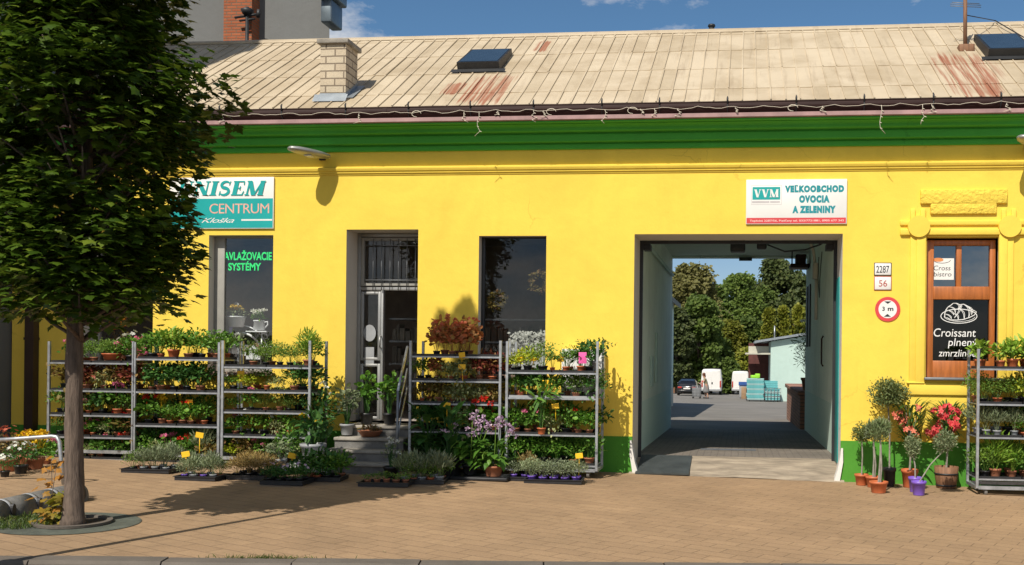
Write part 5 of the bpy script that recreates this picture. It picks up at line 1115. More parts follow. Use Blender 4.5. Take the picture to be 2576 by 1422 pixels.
# flowers at the far left
for k, (px, py, key, s, lab) in enumerate(((88, 1180, 'Y', 1.25, 'big yellow chrysanthemum in brown pot at far left'), (20, 1186, 'P', 1.3, 'blush aster in terracotta pot at the left edge'), (52, 1192, 'W', 1.0, 'white daisy bush in black pot between aster and chrysanthemum'),
                                           (12, 1200, 'W', .7, 'small white daisy at the left edge of the pavement'), (118, 1168, 'p', 1.0, 'pink flower beside the yellow chrysanthemum'), (60, 1168, 'P', 1.1, 'faded aster behind the white daisies'))):
    p = ground(px, py); plant(key, tuple(p), s, lab, 'flowers at the far left')
# larger single plants ---------------------------------------------------------
def bigplant(name, label, cat, loc, potr, poth, potmat, gen, potname='pot'):
    t = thing(name, label, cat, loc)
    if potr:
        m = MB(); m.lathe([(potr*.74, 0), (potr*.76, .004), (potr*.94, poth*.8), (potr*1.03, poth*.81), (potr*1.05, poth), (potr*.95, poth), (potr*.93, poth*.9), (.003, poth*.9)], loc, 20); m.build(potname, potmat, t)
    g = np.random.default_rng(int(abs(loc[0])*977+abs(loc[1])*131)); L = V(loc)
    for pn, m, mat in gen(g, poth):
        m.v = [(a+L.x, b+L.y, c+L.z) for a, b, c in m.v]; rawbuild(m, pn, mat, t)
    return t
def big_leafy(leafmat, n, R, H, tpl, size, stem=4, fl=None, zlo=0, lift=.3):
    def gen(g, h):
        m = MB(); q = bush(m, g, n, R, h+zlo+H*.55, H*.5, tpl, size, 0, lift, .6, -.9); s = MB(); stems(s, g, q, stem*3, h*.9, .006)
        out = [('stem', s, L_DARK), ('foliage', m, leafmat)]
        if fl:
            fm, k, sz = fl
            for p in q[np.argsort(-q[:, 2]+g.normal(0, .15, len(q)))[:k]]: f = MB(); head(f, g, p+np.array([0, -.02, .02]), sz, 12, sz*1.3); out.append(('flower', f, fm))
        return out
    return gen
def arum(g, h):
    m = MB(); n = 34; a = g.uniform(0, 2*PI, n); r = g.uniform(.04, .20, n); z = h+g.uniform(.15, .66, n); q = np.stack([np.cos(a)*r, np.sin(a)*r, z], 1)
    leaves(m, OVAL, q, np.stack([np.cos(a)*.7, np.sin(a)*.7, g.uniform(-.2, .9, n)], 1), np.stack([-np.cos(a)*.4, -np.sin(a)*.4, np.ones(n)], 1), g.uniform(.16, .27, n)); s = MB(); stems(s, g, q, 30, h*.9, .007); return [('stem', s, L_DARK), ('foliage', m, L_DARK)]
G = lambda x: gz(x)+.003
bigplant('arum_plant', 'dark broad-leaved arum in black pot right of the shop handrail', 'potted plant', (-3.92, -1.30, G(-4.1)), .16, .26, BLACKP, arum)
bigplant('arum_plant', 'smaller dark arum close behind the handrail post', 'potted plant', (-4.30, -1.05, G(-4.3)), .13, .22, BLACKP, arum)
bigplant('flowering_shrub', 'leggy white-flowered shrub beside the handrail bottom', 'potted plant', (-4.60, -1.72, G(-4.6)), .10, .16, BLACKP, big_leafy(L_GREY, 90, .11, .32, OVAL, .045, 4, (P_WHITE, 7, .022), .05))
bigplant('climbing_plant', 'tall dark climber with white flowers left of the steps', 'potted plant', (-5.98, -.75, G(-6)), .14, .24, BLACKP, big_leafy(L_DARK, 330, .20, .95, OVAL, .08, 6, (P_WHITE, 4, .028)))
bigplant('hedge_plant', 'very bushy dark shrub on the right end of the herb rack', 'potted plant', (-6.15, -1.42, G(-6.2)), .12, .2, BLACKP, big_leafy(L_MID, 260, .22, .40, OVAL, .06, 4, None))
bigplant('potted_sunflower', 'large-leaved plant with yellow flowers in grey tubs beside steps', 'potted plant', (-5.78, -1.50, G(-5.8)+.16), .17, .24, GREYP, big_leafy(L_DARK, 90, .24, .42, OVAL, .14, 5, (P_YEL, 3, .035)))
bigplant('potted_lettuce', 'grey tub of mixed leaves on a white tray left of steps', 'potted plant', (-6.12, -1.85, G(-6.1)+.02), .12, .2, GREYP, big_leafy(L_GREY, 130, .17, .22, OVAL, .08, 3))
m = MB(); m.box(-6.02, -5.52, -1.80, -1.35, G(-5.8)+.10, G(-5.8)+.155); m.box(-5.95, -5.6, -1.7, -1.4, G(-5.8)-.02, G(-5.8)+.10); tag(m.build('low_bench', WHITEPL), 'low pale plinth under the grey tubs by the steps', 'plinth')
for i, (x, y, z, h, r, lab, km, mat) in enumerate(((-5.45, -.40, .70, .54, .14, 'left round-leaved shrub in dark pot on the top step', L_MID, BLACKP), (-5.12, -.35, .70, .60, .15, 'round-leaved shrub standing before the open shop doorway', L_MID, BLACKP), (-5.66, -.62, .55, .50, .15, 'pale-leaved shrub at the left jamb of the shop door', L_GREY, GREYP))):
    bigplant('step_shrub', lab, 'potted plant', (x, y, z+.012), .10, .16, mat, big_leafy(km, 105, r, h*.75, ROUND, .07, 5, None, .12))
t = thing('terracotta_bowl', 'shallow brown clay bowl of succulents on the second step', 'bowl', (-5.28, -.70, .557)); m = MB(); m.lathe([(.12, 0), (.17, .07), (.185, .075), (.17, .08), (.15, .07)], (-5.28, -.70, .557), 18); m.build('bowl', TERRAD, t)
m = MB(); g = np.random.default_rng(9); bush(m, g, 70, .14, .09, .05, OVAL, .06); m.v = [(a-5.28, b-.70, c+.557) for a, b, c in m.v]; rawbuild(m, 'foliage', L_BRON, t)
def streptocarpus(g, h):
    m = MB(); n = 60; a = g.uniform(0, 2*PI, n); r = g.uniform(.05, .17, n); z = h+g.uniform(.02, .34, n); q = np.stack([np.cos(a)*r, np.sin(a)*r, z], 1)
    leaves(m, OVAL, q, np.stack([np.cos(a), np.sin(a), g.uniform(-1.1, .5, n)], 1), np.stack([np.cos(a)*.2, np.sin(a)*.2, np.ones(n)], 1), g.uniform(.13, .24, n))
    f = MB(); s = MB()
    for x, y, zz in ((-.26, -.05, .50), (.10, 0, .68), (.18, .05, .58), (.26, -.05, .52), (.05, -.1, .60)):
        for _ in range(9): head(f, g, (x+g.normal(0, .035), y+g.normal(0, .03), h+zz+g.normal(0, .05)-.05), .02, 7, .034)
        s.tube([(x*.2, y*.2, h), (x*.7, y*.7, h+zz*.6), (x, y, h+zz)], .006, 5)
    return [('stem', s, L_MID), ('foliage', m, L_MID), ('flowers', f, P_LIL)]
bigplant('cape_primrose', 'big drooping plant with pinkish flower spikes in clay pot on pavement', 'potted plant', (-3.28, -1.42, G(-3.28)+.05), .13, .14, TERRAD, streptocarpus)
bigplant('cape_primrose', 'drooping light green plant with few flowers left of the clay pot', 'potted plant', (-3.62, -1.36, G(-3.6)+.05), .11, .14, BLACKP, streptocarpus)
m = MB(); m.rbox(-3.85, -3.05, -1.62, -1.15, G(-3.4), G(-3.4)+.045, .01); tag(m.build('plant_tray', BLACKP), 'black tray under the drooping pink-flowered plants', 'plant tray', 'trays on the pavement')
bigplant('bonsai_plant', 'spreading dark bonsai-like plant on top of the gateway rack', 'potted plant', (-2.05, -.60, at(1400, 938, -.9).z+.01), .07, .16, GREYP, big_leafy(L_DARK, 150, .26, .16, OVAL, .05, 5, None, .14))
m = MB(); c = at(1466, 902, -.93); m.rbox(c.x-.055, c.x+.055, -.945, -.94, c.z-.07, c.z+.085, .002); tag(m.build('plant_label', PINKL), 'pink printed plant label standing on the top shelf of the gateway rack', 'label')
bigplant('palm_seedling', 'light green strap-leaved plant on a stick before the gateway rack', 'potted plant', (-2.72, -.99, at(1400, 1094, -.9).z+.01), .06, .09, TERRA, big_leafy(L_MID, 40, .16, .20, LANCE, .22, 3, None, .34))

# topiary and oleander group to the right of the gateway ------------------------
def topiary(stem_h, R, H, leafmat, tpl, size, n, lean=(0, 0), sr=.012, stemmat=None, twin=False, lift=.5):
    def gen(g, h):
        s = MB(); top = (lean[0], lean[1], h+stem_h)
        s.tube([(0, 0, h*.85), (lean[0]*.4+.01, lean[1]*.4, h+stem_h*.5), top], [sr, sr*.85, sr*.75], 7)
        if twin: s.tube([(.025, .01, h*.85), (.035, .0, h+stem_h*.3), (lean[0]+.0, lean[1], h+stem_h)], [sr*.7]*3, 6)
        m = MB(); k0_ = int(n*1.1); bush(m, g, k0_, R*.86, 0, H*.9, tpl, size*1.08, 0, lift, .5, -.95)
        for _ in range(7):
            o_ = sph(g, 1)[0]*np.array([R, R, H])*.62; b0_ = len(m.v); bush(m, g, int(n*.16), R*g.uniform(.35, .55), 0, H*g.uniform(.4, .6), tpl, size*1.08, 0, lift, .6, -.95); m.v[b0_:] = [(a+o_[0], b+o_[1], c+o_[2]) for a, b, c in m.v[b0_:]]
        m.v = [(a+top[0], b+top[1], c+top[2]+H*.62) for a, b, c in m.v]
        return [('stem', s, BARKS), ('foliage', m, leafmat)]
    return gen
def oleander(g, h, H0, H, fm, k):
    m = MB(); n = 260; a = g.uniform(0, 2*PI, n); z = g.uniform(0, 1, n); r = g.uniform(.1, 1, n)**.6*(.11+.14*z); q_ = np.stack([np.cos(a)*r, np.sin(a)*r, h+H0+z*H], 1)
    leaves(m, LANCE, q_, np.stack([np.cos(a)*.8, np.sin(a)*.8, .35+g.normal(0, .5, n)], 1), np.stack([-np.cos(a), -np.sin(a), np.ones(n)*1.2], 1), g.uniform(.13, .20, n)*1.0)
    for i in range(n): pass
    s = MB(); s.tube([(0, 0, h*.85), (.01, 0, h+H0*.6), (0, 0, h+H0+H*.4)], [.016, .014, .010], 7)
    for i in range(7): s.tube([(0, 0, h+H0*.8), tuple(q_[i*9]*np.array([.6, .6, 1])+np.array([0, 0, .05]))], .006, 5)
    f = MB()
    for _ in range(k):
        aa, rr_ = g.uniform(0, 6.28), g.uniform(.05, .24); c = (rr_*math.cos(aa), rr_*math.sin(aa)-.06, h+H0+H*g.uniform(.12, 1.0))
        for _ in range(4): flat_flower(f, g, (c[0]+g.normal(0, .03), c[1]+g.normal(0, .03), c[2]+g.normal(0, .025)), (g.normal(0, .4), -1, .5+g.normal(0, .3)), .042)
    return [('stem', s, BARKS), ('foliage', m, L_DARK), ('flowers', f, fm)]
BARKS = pm('pale_stem_bark', (.26, .24, .20), .8, var=.3, vs=20)
def tp(px, py, name, label, pr, ph, pmat, gen): p = ground(px, py); return bigplant(name, label, 'potted tree', (p.x, p.y, p.z+.003), pr, ph, pmat, gen)
q = lambda y0, y1, px, py: (ground(px, py)-CP).length/F*(y0-y1)       # picture height -> metres at that spot
tp(2167, 1221, 'olive_topiary', 'small olive standard in terracotta pot nearest the gateway', .095, .155, TERRA, topiary(.48, .135, .15, L_OLIVE, OVAL, .032, 520))
tp(2196, 1226, 'lavender_standard', 'lavender standard in terracotta pot behind the front one', .10, .15, TERRA, topiary(.50, .12, .16, L_LAV, LANCE, .06, 520, sr=.014, twin=True, lift=1.4))
tp(2210, 1240, 'lavender_standard', 'lavender standard in the foremost wide terracotta pot', .12, .15, TERRA, topiary(.56, .13, .16, L_LAV, LANCE, .06, 520, (.02, 0), .016, twin=True, lift=1.4))
tp(2237, 1224, 'olive_lollipop', 'tallest olive lollipop tree in black pot before yellow wall', .09, .26, BLACKP, topiary(.92, .30, .20, L_OLIVE, OVAL, .036, 1250, (-.03, 0), .013))
tp(2288, 1226, 'oleander', 'oleander with bare pink tips in glossy terracotta pot', .115, .25, TERRA, lambda g, h: oleander(g, h, .36, .56, P_CORAL, 5))
tp(2302, 1238, 'grey_topiary', 'grey-green standard in the rear purple pot', .09, .20, PURPLE, topiary(.30, .115, .17, L_GREY, OVAL, .030, 420, (-.03, .02), .012))
tp(2311, 1246, 'grey_topiary', 'leaning grey-green standard in the front purple pot', .095, .185, PURPLE, topiary(.42, .15, .16, L_GREY, OVAL, .032, 520, (.34, .05), .010))
p = ground(2380, 1228); PT = pm('deep_pink_petals', (.62, .03, .07), .6)
ol = bigplant('oleander', 'red-flowered oleander in a wooden half barrel under the café window', 'potted tree', (p.x, p.y, p.z+.003), None, .30, BARREL, lambda g, h: oleander(g, h, .34, .50, leafm('crimson_petals', (.60, .025, .05), (.72, .10, .10), None, .2), 20))
m = MB(); m.lathe([(.125, 0), (.13, .004), (.155, .16), (.165, .30), (.15, .30), (.145, .27), (.002, .27)], (p.x, p.y, p.z+.003), 22); m.build('barrel', BARREL, ol)
m = MB()
for z, r in ((.03, .139), (.19, .163)): m.lathe([(r-.002, z), (r+.003, z), (r+.004, z+.022), (r-.001, z+.022)], (p.x, p.y, p.z+.003), 22)
m.build('hoop', DARKM, ol)
# yellow price cards on sticks ---------------------------------------------------
TG = [(502, 1095, -2.2, .30, 'tilted on a stick above the heather tray'), (467, 1143, -2.6, .22, 'lowest, tilted over the grey-green herb tray'), (735, 1147, -2.35, .26, 'above the pansy tray'), (1457, 1147, -1.35, .28, 'above the silvery plants near the gateway'),
      (1162, 893, -.98, .08, 'hanging from the top shelf right of the steps'), (1162, 923, -.97, .20, 'on the second shelf right of the steps'), (1124, 1019, -1.02, .30, 'brownish, on the fourth shelf right of the steps'),
      (1308, 904, -.75, .10, 'left one in the lime plants of the gateway rack'), (1343, 902, -.75, .10, 'right one in the lime plants of the gateway rack'), (1373, 963, -.90, .16, 'in the second shelf of the gateway rack'),
      (1410, 904, -.7, .14, 'beside the small topiary herbs'), (606, 946, -.85, .12, 'large, on the herb rack left of the steps'), (476, 1012, -.9, .14, 'orange, on the third shelf of the second rack'), (1397, 1022, -.93, .2, 'on a tall stick in the gateway rack third shelf')]
for i, (px, py, Y, ln, where) in enumerate(TG):
    c = at(px, py, Y); rr = random.Random(i); w, h = (.05, .036) if i != 11 else (.055, .075)
    t = thing('price_card', 'yellow price card ' + where, 'price card', (c.x, c.y, c.z-ln), 'yellow price cards'); R = Matrix.Rotation(rr.uniform(-.25, .25), 3, 'Y') @ Matrix.Rotation(rr.uniform(-.35, .35), 3, 'Z')
    b = MB(); b.rbox(-w, w, -.003, .003, -h, h, .002); m = MB(); m.add([c+R @ V(q_) for q_ in b.v], b.f); m.build('card', YTAG, t)
    m = MB(); m.tube([tuple(c+V((0, .006, 0))), tuple(c+V((rr.uniform(-.02, .02), .01, -ln)))], .006, 5); m.build('stick', YTAG, t)

# ------------------------------------------------------------------ the street tree
tb = ground(185, 1320)
tree = thing('street_tree', 'columnar maple tree with dense dark crown on the pavement at left', 'tree', tuple(tb))
TY = tb.y
pts = [ground(184, 1322), at(186, 1200, TY), at(187, 1000, TY), at(189, 820, TY), at(199, 680, TY), at(215, 540, TY), at(218, 400, TY), at(214, 200, TY), at(212, 0, TY), at(212, -350, TY), at(210, -800, TY), at(210, -1150, TY)]
pts[0].z -= .03
rad = [.096, .080, .074, .072, .066, .058, .05, .042, .036, .028, .018, .008]
P_, R_ = [], []
for i in range(len(pts)-1):
    for k in range(6): u = k/6; P_.append(pts[i].lerp(pts[i+1], u)); R_.append(rad[i]*(1-u)+rad[i+1]*u)
m = MB(); m.tube(P_, R_, 22); rr = np.random.default_rng(2); n = 22
for i, v in enumerate(m.v):
    j, k = i//n, i % n
    if j < len(P_):
        c = P_[j]; f = 1+.045*math.sin(k*2.1+j*.35)+.03*math.sin(k*5.2-j*.9)+.035*rr.normal() + (.25 if j == 0 else .08 if j == 1 else 0); m.v[i] = tuple(c+(V(v)-c)*f)
m.build('trunk', BARK, tree)
# crown: right-hand edge of the outline (picture x) at picture heights
prof = [(-1120, 225), (-1060, 262), (-880, 325), (-560, 395), (-150, 435), (0, 430), (40, 408), (100, 390), (125, 402), (150, 470), (185, 500), (235, 500), (320, 492), (370, 468), (430, 448), (500, 455), (570, 458), (640, 442), (700, 430), (740, 420), (775, 390), (800, 340)]
zs_ = [at(300, y, TY).z for y, x in prof][::-1]; rs2 = [(at(x, y, TY)-at(208, y, TY)).x for y, x in prof][::-1]
def RAD(z): return float(np.interp(z, zs_, rs2))
g = np.random.default_rng(21); m = MB(); LIMB = MB(); zlo, zhi = zs_[0], zs_[-1]; ax = at(208, 500, TY).x
def clump(cx, cy, cz, r, n, size, out):
    a = g.uniform(0, 2*PI, n); rad_ = np.sqrt(g.uniform(0, 1, n))*r; lay = g.integers(0, 4, n)
    p = np.stack([cx+np.cos(a)*rad_, cy+np.sin(a)*rad_, cz+(-lay*.075)+.10*(1-(rad_/r)**2)+g.normal(0, .03, n)], 1)
    d = np.stack([np.cos(a)*.8+out[0]*.9, np.sin(a)*.8+out[1]*.9, -.25+g.normal(0, .3, n)], 1)+g.normal(size=(n, 3))*.25
    u = np.stack([out[0]*.35+g.normal(0, .3, n), out[1]*.35+g.normal(0, .3, n), np.ones(n)], 1)
    leaves(m, MAPLE, p, d, u, size*g.uniform(.65, 1.2, n))
zz = zlo+.23; k = 0
while zz < zhi-.1:
    vis = zz < 5.6; R0 = RAD(zz); nn = int((11 if vis else 6)*max(.5, R0)); ph = g.uniform(0, 6.28)
    for j in range(nn):
        a = ph+2*PI*j/nn+g.normal(0, .25)
        for f_ in ((.86, .50) if vis else (.78,)):
            rr_ = max(0, (R0-.16)*f_/.86*(.93+g.normal(0, .09))); cx, cy = ax+math.cos(a)*rr_, TY+math.sin(a)*rr_; cz = zz+g.normal(0, .07)
            if 3.35 < cz < 3.80 and -.05 < cx-(ax+.20) < .17: continue                       # a window through the crown beside the trunk
            if 3.42 < cz < 3.74 and abs(cx-(ax+.24)) < .34: continue
            clump(cx, cy, cz, g.uniform(.20, .30), 54 if vis and f_ > .6 else 30 if vis else 26, .102 if vis else .17, (math.cos(a), math.sin(a)))
        if j % 2 == 0 and f_:
            b0 = V((ax+.01, TY, zz-.45)); b1 = V((ax+math.cos(a)*R0*.75, TY+math.sin(a)*R0*.75, zz))
            LIMB.tube([b0, b0.lerp(b1, .5)+V((0, 0, -.05)), b1], [.022, .014, .005], 5)
    zz += .155 if vis else .26
rawbuild(m, 'crown', L_MAPLE, tree); LIMB.build('branches', BARK, tree)
print('crown faces', len(m.f))
# what stands round the tree
c = ground(172, 1316); ring = thing('tree_surround', 'dark oval tree surround with pale inner ring on the pavement', 'tree surround', tuple(c))
def sl(x, y, dz=0): return (x, y, gz(x)+dz)
def ell(cx, cy, a, b, n=48, dz=0): return [sl(cx+a*math.cos(2*PI*k/n), cy+b*math.sin(2*PI*k/n), dz) for k in range(n)]
cx, cy = tb.x-.03, tb.y+.03
m = MB(); m.add(ell(cx-.06, cy, .64, .62, 48, .006), [tuple(range(48))]); m.build('surround', pm('green_grey_rubber', (.085, .095, .075), .95, var=.35, vs=5, bump=.6, bs=70), ring)
m = MB(); A, Bq, Cq = ell(cx, cy, .33, .34, 48, .010), ell(cx, cy, .335, .345, 48, .035), ell(cx, cy, .285, .295, 48, .035); m.add(A+Bq+Cq+ell(cx, cy, .28, .29, 48, .008), [(i+r*48, (i+1) % 48+r*48, (i+1) % 48+(r+1)*48, i+(r+1)*48) for r in range(3) for i in range(48)]); m.build('ring', KERB, ring)
m = MB(); m.add(ell(cx, cy, .29, .30, 48, .014), [tuple(range(48))]); m.build('earth', SOIL, ring)
g = np.random.default_rng(77); n = 900; a = g.uniform(0, 6.28, n); r = np.sqrt(g.uniform(0, 1, n)); x = cx-.38+np.cos(a)*r*.30; y = cy-.05+np.sin(a)*r*.42; q_ = np.stack([x, y, .007-.0175*x+.006], 1)
m = MB(); leaves(m, BLADE, q_, np.stack([g.normal(0, .6, n), g.normal(0, .6, n), np.ones(n)], 1), sph(g, n), g.uniform(.03, .075, n))
x2 = np.array([kp(t, o).x for t, o in zip(g.uniform(-2, 7, 260), g.normal(-.01, .012, 260))]); t_ = g.normal(1.75, .22, 260); x2 = np.array([kp(t, -.01).x for t in t_]); y2 = np.array([kp(t, -.01).y for t in t_])+g.normal(0, .012, 260)
leaves(m, BLADE, np.stack([x2, y2, .007-.0175*x2], 1), np.stack([g.normal(0, .7, 260), g.normal(0, .7, 260), np.ones(260)*.8], 1), sph(g, 260), g.uniform(.02, .05, 260))
o = rawbuild(m, 'grass', GRASSM); o['kind'] = 'stuff'; o['label'] = 'short grass at the tree surround and kerb joint'
for i, (px, py, pts_, lab, n1) in enumerate(((134, 1320, [(0, 0), (-.02, .25), (.02, .52)], 'yellow-green maple sapling at the foot of the trunk', 46), (128, 1262, [(0, 0), (.01, .2), (0, .42)], 'orange autumn maple sapling left of the trunk', 16))):
    p = ground(px, py); t = thing('maple_sapling', lab, 'sapling', tuple(p)); m = MB(); m.tube([(p.x+a, p.y, p.z+b) for a, b in pts_], [.006, .004, .003], 5); m.build('stem', BARK, t)
    g = np.random.default_rng(i+5); z = g.uniform(.02 if i == 0 else .15, .30 if i == 0 else .46, n1); sp = .16 if i == 0 else .12; q_ = np.stack([p.x+g.normal(0, sp*.5, n1), p.y+g.normal(0, .08, n1), p.z+z], 1); m = MB()
    leaves(m, MAPLE, q_, np.stack([g.normal(0, 1, n1), g.normal(-.3, .6, n1), g.normal(-.2, .3, n1)], 1), np.stack([g.normal(0, .3, n1), -np.ones(n1)*.6, np.ones(n1)], 1), g.uniform(.065, .105, n1)); rawbuild(m, 'leaves', L_YOUNG if i == 0 else leafm('orange_leaves', (.36, .16, .02), (.42, .20, .04), None, .3), t)
# rounded concrete wheel stop and bent pipe stand at left
a, b = ground(-70, 1322), ground(195, 1258); L_ = (b-a).length; dr = (b-a).normalized(); sd_ = V((dr.y, -dr.x, 0)).normalized()
t = thing('wheel_stop', 'low rounded grey wheel stop with pale bands and black slots behind the tree', 'wheel stop', tuple(a))
def wsprof(r, h, k=12): return [(-r, 0)]+[(-r*math.cos(PI*i/k), h*.35+h*.65*math.sin(PI*i/k)) for i in range(k+1)]+[(r, 0)]
def wspart(u0, u1, r, h, mat, nm):
    m = MB(); pr = wsprof(r, h); vs = []
    for u in (u0, u1): vs += [a+dr*(u*L_)+sd_*x+V((0, 0, z-.004)) for x, z in pr]
    n = len(pr); m.add(vs, [(i, i+1, n+i+1, n+i) for i in range(n-1)]+[tuple(range(n)), tuple(range(2*n-1, n-1, -1))], 0, True); m.build(nm, mat, t)
cuts = [0, .22, .25, .465, .50, .68, .715, .92, .95, 1.0]
for i in range(len(cuts)-1): wspart(cuts[i]+.0006, cuts[i+1]-.0006, .125 if i % 2 == 0 else .128, .19 if i % 2 == 0 else .193, CONCD if i % 2 == 0 else GREYP, 'segment' if i % 2 == 0 else 'band')
for i in (1, 3, 5, 7):
    u = (cuts[i]+cuts[i+1])/2; c = a+dr*(u*L_)+sd_*.118+V((0, 0, .085)); m = MB(); m.prism([(c.x+0, c.y)]*1+[(c.x, c.y)], 0, 1) if False else None
    pr = [c+dr*(.030*math.cos(2*PI*k/16))+V((0, 0, .06*math.sin(2*PI*k/16))) for k in range(16)]; m.add([p+sd_*.022-V((0, 0, 0)) for p in pr]+[p-sd_*.03 for p in pr], [tuple(range(16))]+[(k, (k+1) % 16, 16+(k+1) % 16, 16+k) for k in range(16)]); m.build('slot', BLACKP, t)
f0 = ground(160, 1180); f0.y = -3.5; f0.x = at(161, 1180, -3.5).x; f0.z = gz(f0.x); p1 = at(147, 1098, f0.y); p2 = at(-60, 1110, f0.y-.1)
t = thing('pipe_stand', 'bent grey steel pipe stand at the left edge in front of the flowers', 'bicycle stand', tuple(f0))
m = MB(); m.tube([f0, f0.lerp(p1, .5), p1+V((.015, 0, -.06)), p1+V((-.02, 0, -.008)), p1+V((-.08, 0, .0)), p1.lerp(p2, .5), p2], .024, 10); m.build('pipe', STEEL, t)
m = MB(); p3 = V((p2.x, p2.y, gz(p2.x))); m.tube([p2, p3], .024, 10); m.build('leg', STEEL, t)
# bits on the pavement
m = MB(); rr = random.Random(6)
for k in range(46):
    p = ground(rr.uniform(100, 2500), rr.uniform(1225, 1400)); s = rr.uniform(.008, .022); aa = rr.uniform(0, 6); z = p.z+.003
    m.add([(p.x+s*math.cos(aa+q)*(1 if i % 2 else .5), p.y+s*math.sin(aa+q)*(1 if i % 2 else .5), z+(.003 if i % 2 else 0)) for i, q in enumerate((0, 1.5, 3.1, 4.6))], [(0, 1, 2, 3)])
o = m.build('litter', pm('dry_leaf_bits', (.40, .30, .16), .8, var=.4, vs=30)); o['kind'] = 'stuff'; o['label'] = 'dry leaf scraps scattered over the brick pavement'

# ------------------------------------------------------------------ the yard behind the gateway
def Z5(x, y): return (2680+x/3.555)/1.5901, (1250+y/3.555)/1.5901
# house on the left of the yard
hb = thing('yard_house', 'pale plastered house with dark overhanging roof on the left of the yard', 'building', (-4, 26, yz(26)))
m = MB(); m.box(-9, -3.0, 13, 30.5, -2.2, 4.25); m.build('wall', MINTY, hb)
m = MB(); m.box(-8.9, -2.985, 12.99, 30.52, -2.2, yz(26)+.75); m.build('plinth', CREAM, hb)
m = MB(); m.prism([(-2.72, 3.95), (-2.72, 4.15), (-6.0, 6.6), (-9.5, 4.15), (-9.5, 3.95), (-6.0, 6.3)], 12.6, 31.1, axis='y'); m.build('roof', PIPEB, hb)
for y in (24.5, 27.5):
    m = MB(); m.box(-2.99, -2.95, y, y+1.1, .6, 2.6); w = m.build('window', FRG, hb); m = MB(); m.box(-2.949, -2.945, y+.1, y+1.0, .7, 2.5); m.build('pane', CARG, w)
# mint shed on the right
a = yard(*Z5(1425, 1262)); b = at(*Z5(1425, 415), a.y); d = a.y; Xr = at(*Z5(1900, 340), d)
slope = (Xr.z-b.z)/(Xr.x-b.x)
sh = thing('yard_shed', 'pale mint shed with sloping sheet roof and open dark awning side', 'building', (a.x+3, d, a.z))
m = MB(); x1 = a.x+8; z1 = b.z+slope*8
m.add([(a.x, d, -2.6), (x1, d, -2.6), (x1, d, z1), (a.x, d, b.z), (a.x, d+12, -2.6), (x1, d+12, -2.6), (x1, d+12, z1), (a.x, d+12, b.z)], [(0, 1, 2, 3), (4, 5, 6, 7), (0, 3, 7, 4), (1, 2, 6, 5)]); m.build('wall', MINTY, sh)
m = MB(); e = at(*Z5(1205, 418), d-.3).x; zr = lambda x: b.z+slope*(x-a.x)+.06
m.add([(e, d-.35, zr(e)), (x1, d-.35, zr(x1)), (x1, d+12, zr(x1)), (e, d+12, zr(e)), (e, d-.35, zr(e)+.14), (x1, d-.35, zr(x1)+.14), (x1, d+12, zr(x1)+.14), (e, d+12, zr(e)+.14)], [(0, 1, 2, 3), (4, 5, 6, 7), (0, 1, 5, 4), (0, 3, 7, 4), (1, 2, 6, 5)]); m.build('roof', ZINC, sh)
m = MB(); m.box(a.x-1.3, a.x-.012, d+4.0, d+4.2, -2.6, zr(a.x)-.1); m.box(a.x-.12, a.x-.02, d+.3, d+2.6, -2.2, .1); m.build('doorway', pm('dark_red_boards', (.11, .035, .03), .8, var=.3), sh)
m = MB(); q1, q2 = at(*Z5(1070, 560), d+.5), at(*Z5(1400, 600), d+.5); m.box(q1.x, a.x-.01, d+.2, d+3.4, q2.z, q2.z+.10); m.box(q1.x+.2, a.x-.1, d+.4, d+.5, q2.z+.10, q2.z+.5); m.build('awning', CREAM, sh)
m = MB(); m.tube([(b.x+.25, d-.2, zr(b.x)), (b.x+.25, d-.2, zr(b.x)+.9)], .04, 6); m.build('flue', STEEL, sh)
# dark red garage at the far left
g0 = yard(1720, 990); t = thing('far_garage', 'dark red boarded garage with pale flat roof at the far end', 'building', (g0.x, 84, yz(84)))
xa, xb = at(1690, 950, 84).x, at(1768, 950, 84).x; za, zb2 = at(1700, 930, 84).z, at(1700, 918, 84).z
m = MB(); m.box(xa-4, xb, 84, 90, yz(84)-.5, za); m.build('wall', BARREL, t); m = MB(); m.box(xa-4.2, xb+.2, 83.6, 90, za, zb2); m.build('roof', ZINC, t)
# brick planter wall along the right of the passage mouth
t = tag(bpy.data.objects.new('brick_planter', None), 'brick planter wall at the right of the passage mouth', 'planter'); COL.objects.link(t); t.location = (1.9, 11, yz(11)); WLOC[t.name] = V(t.location)
m = MB(); m.box(1.42, 2.6, 9.25, 16.0, -.9, .86); m.build('wall', PLANTB, t)
m = MB(); m.rbox(1.36, 2.64, 9.19, 16.06, .863, .97, .02); m.build('coping', PLANTB, t)
bigplant('yard_shrub', 'loose evergreen shrub with white flowers in a pot on the brick planter', 'potted plant', (1.66, 9.75, .974), .20, .30, BARREL, big_leafy(L_DARK, 700, .36, 1.25, LANCE, .13, 5, (P_WHITE, 7, .05), .05))
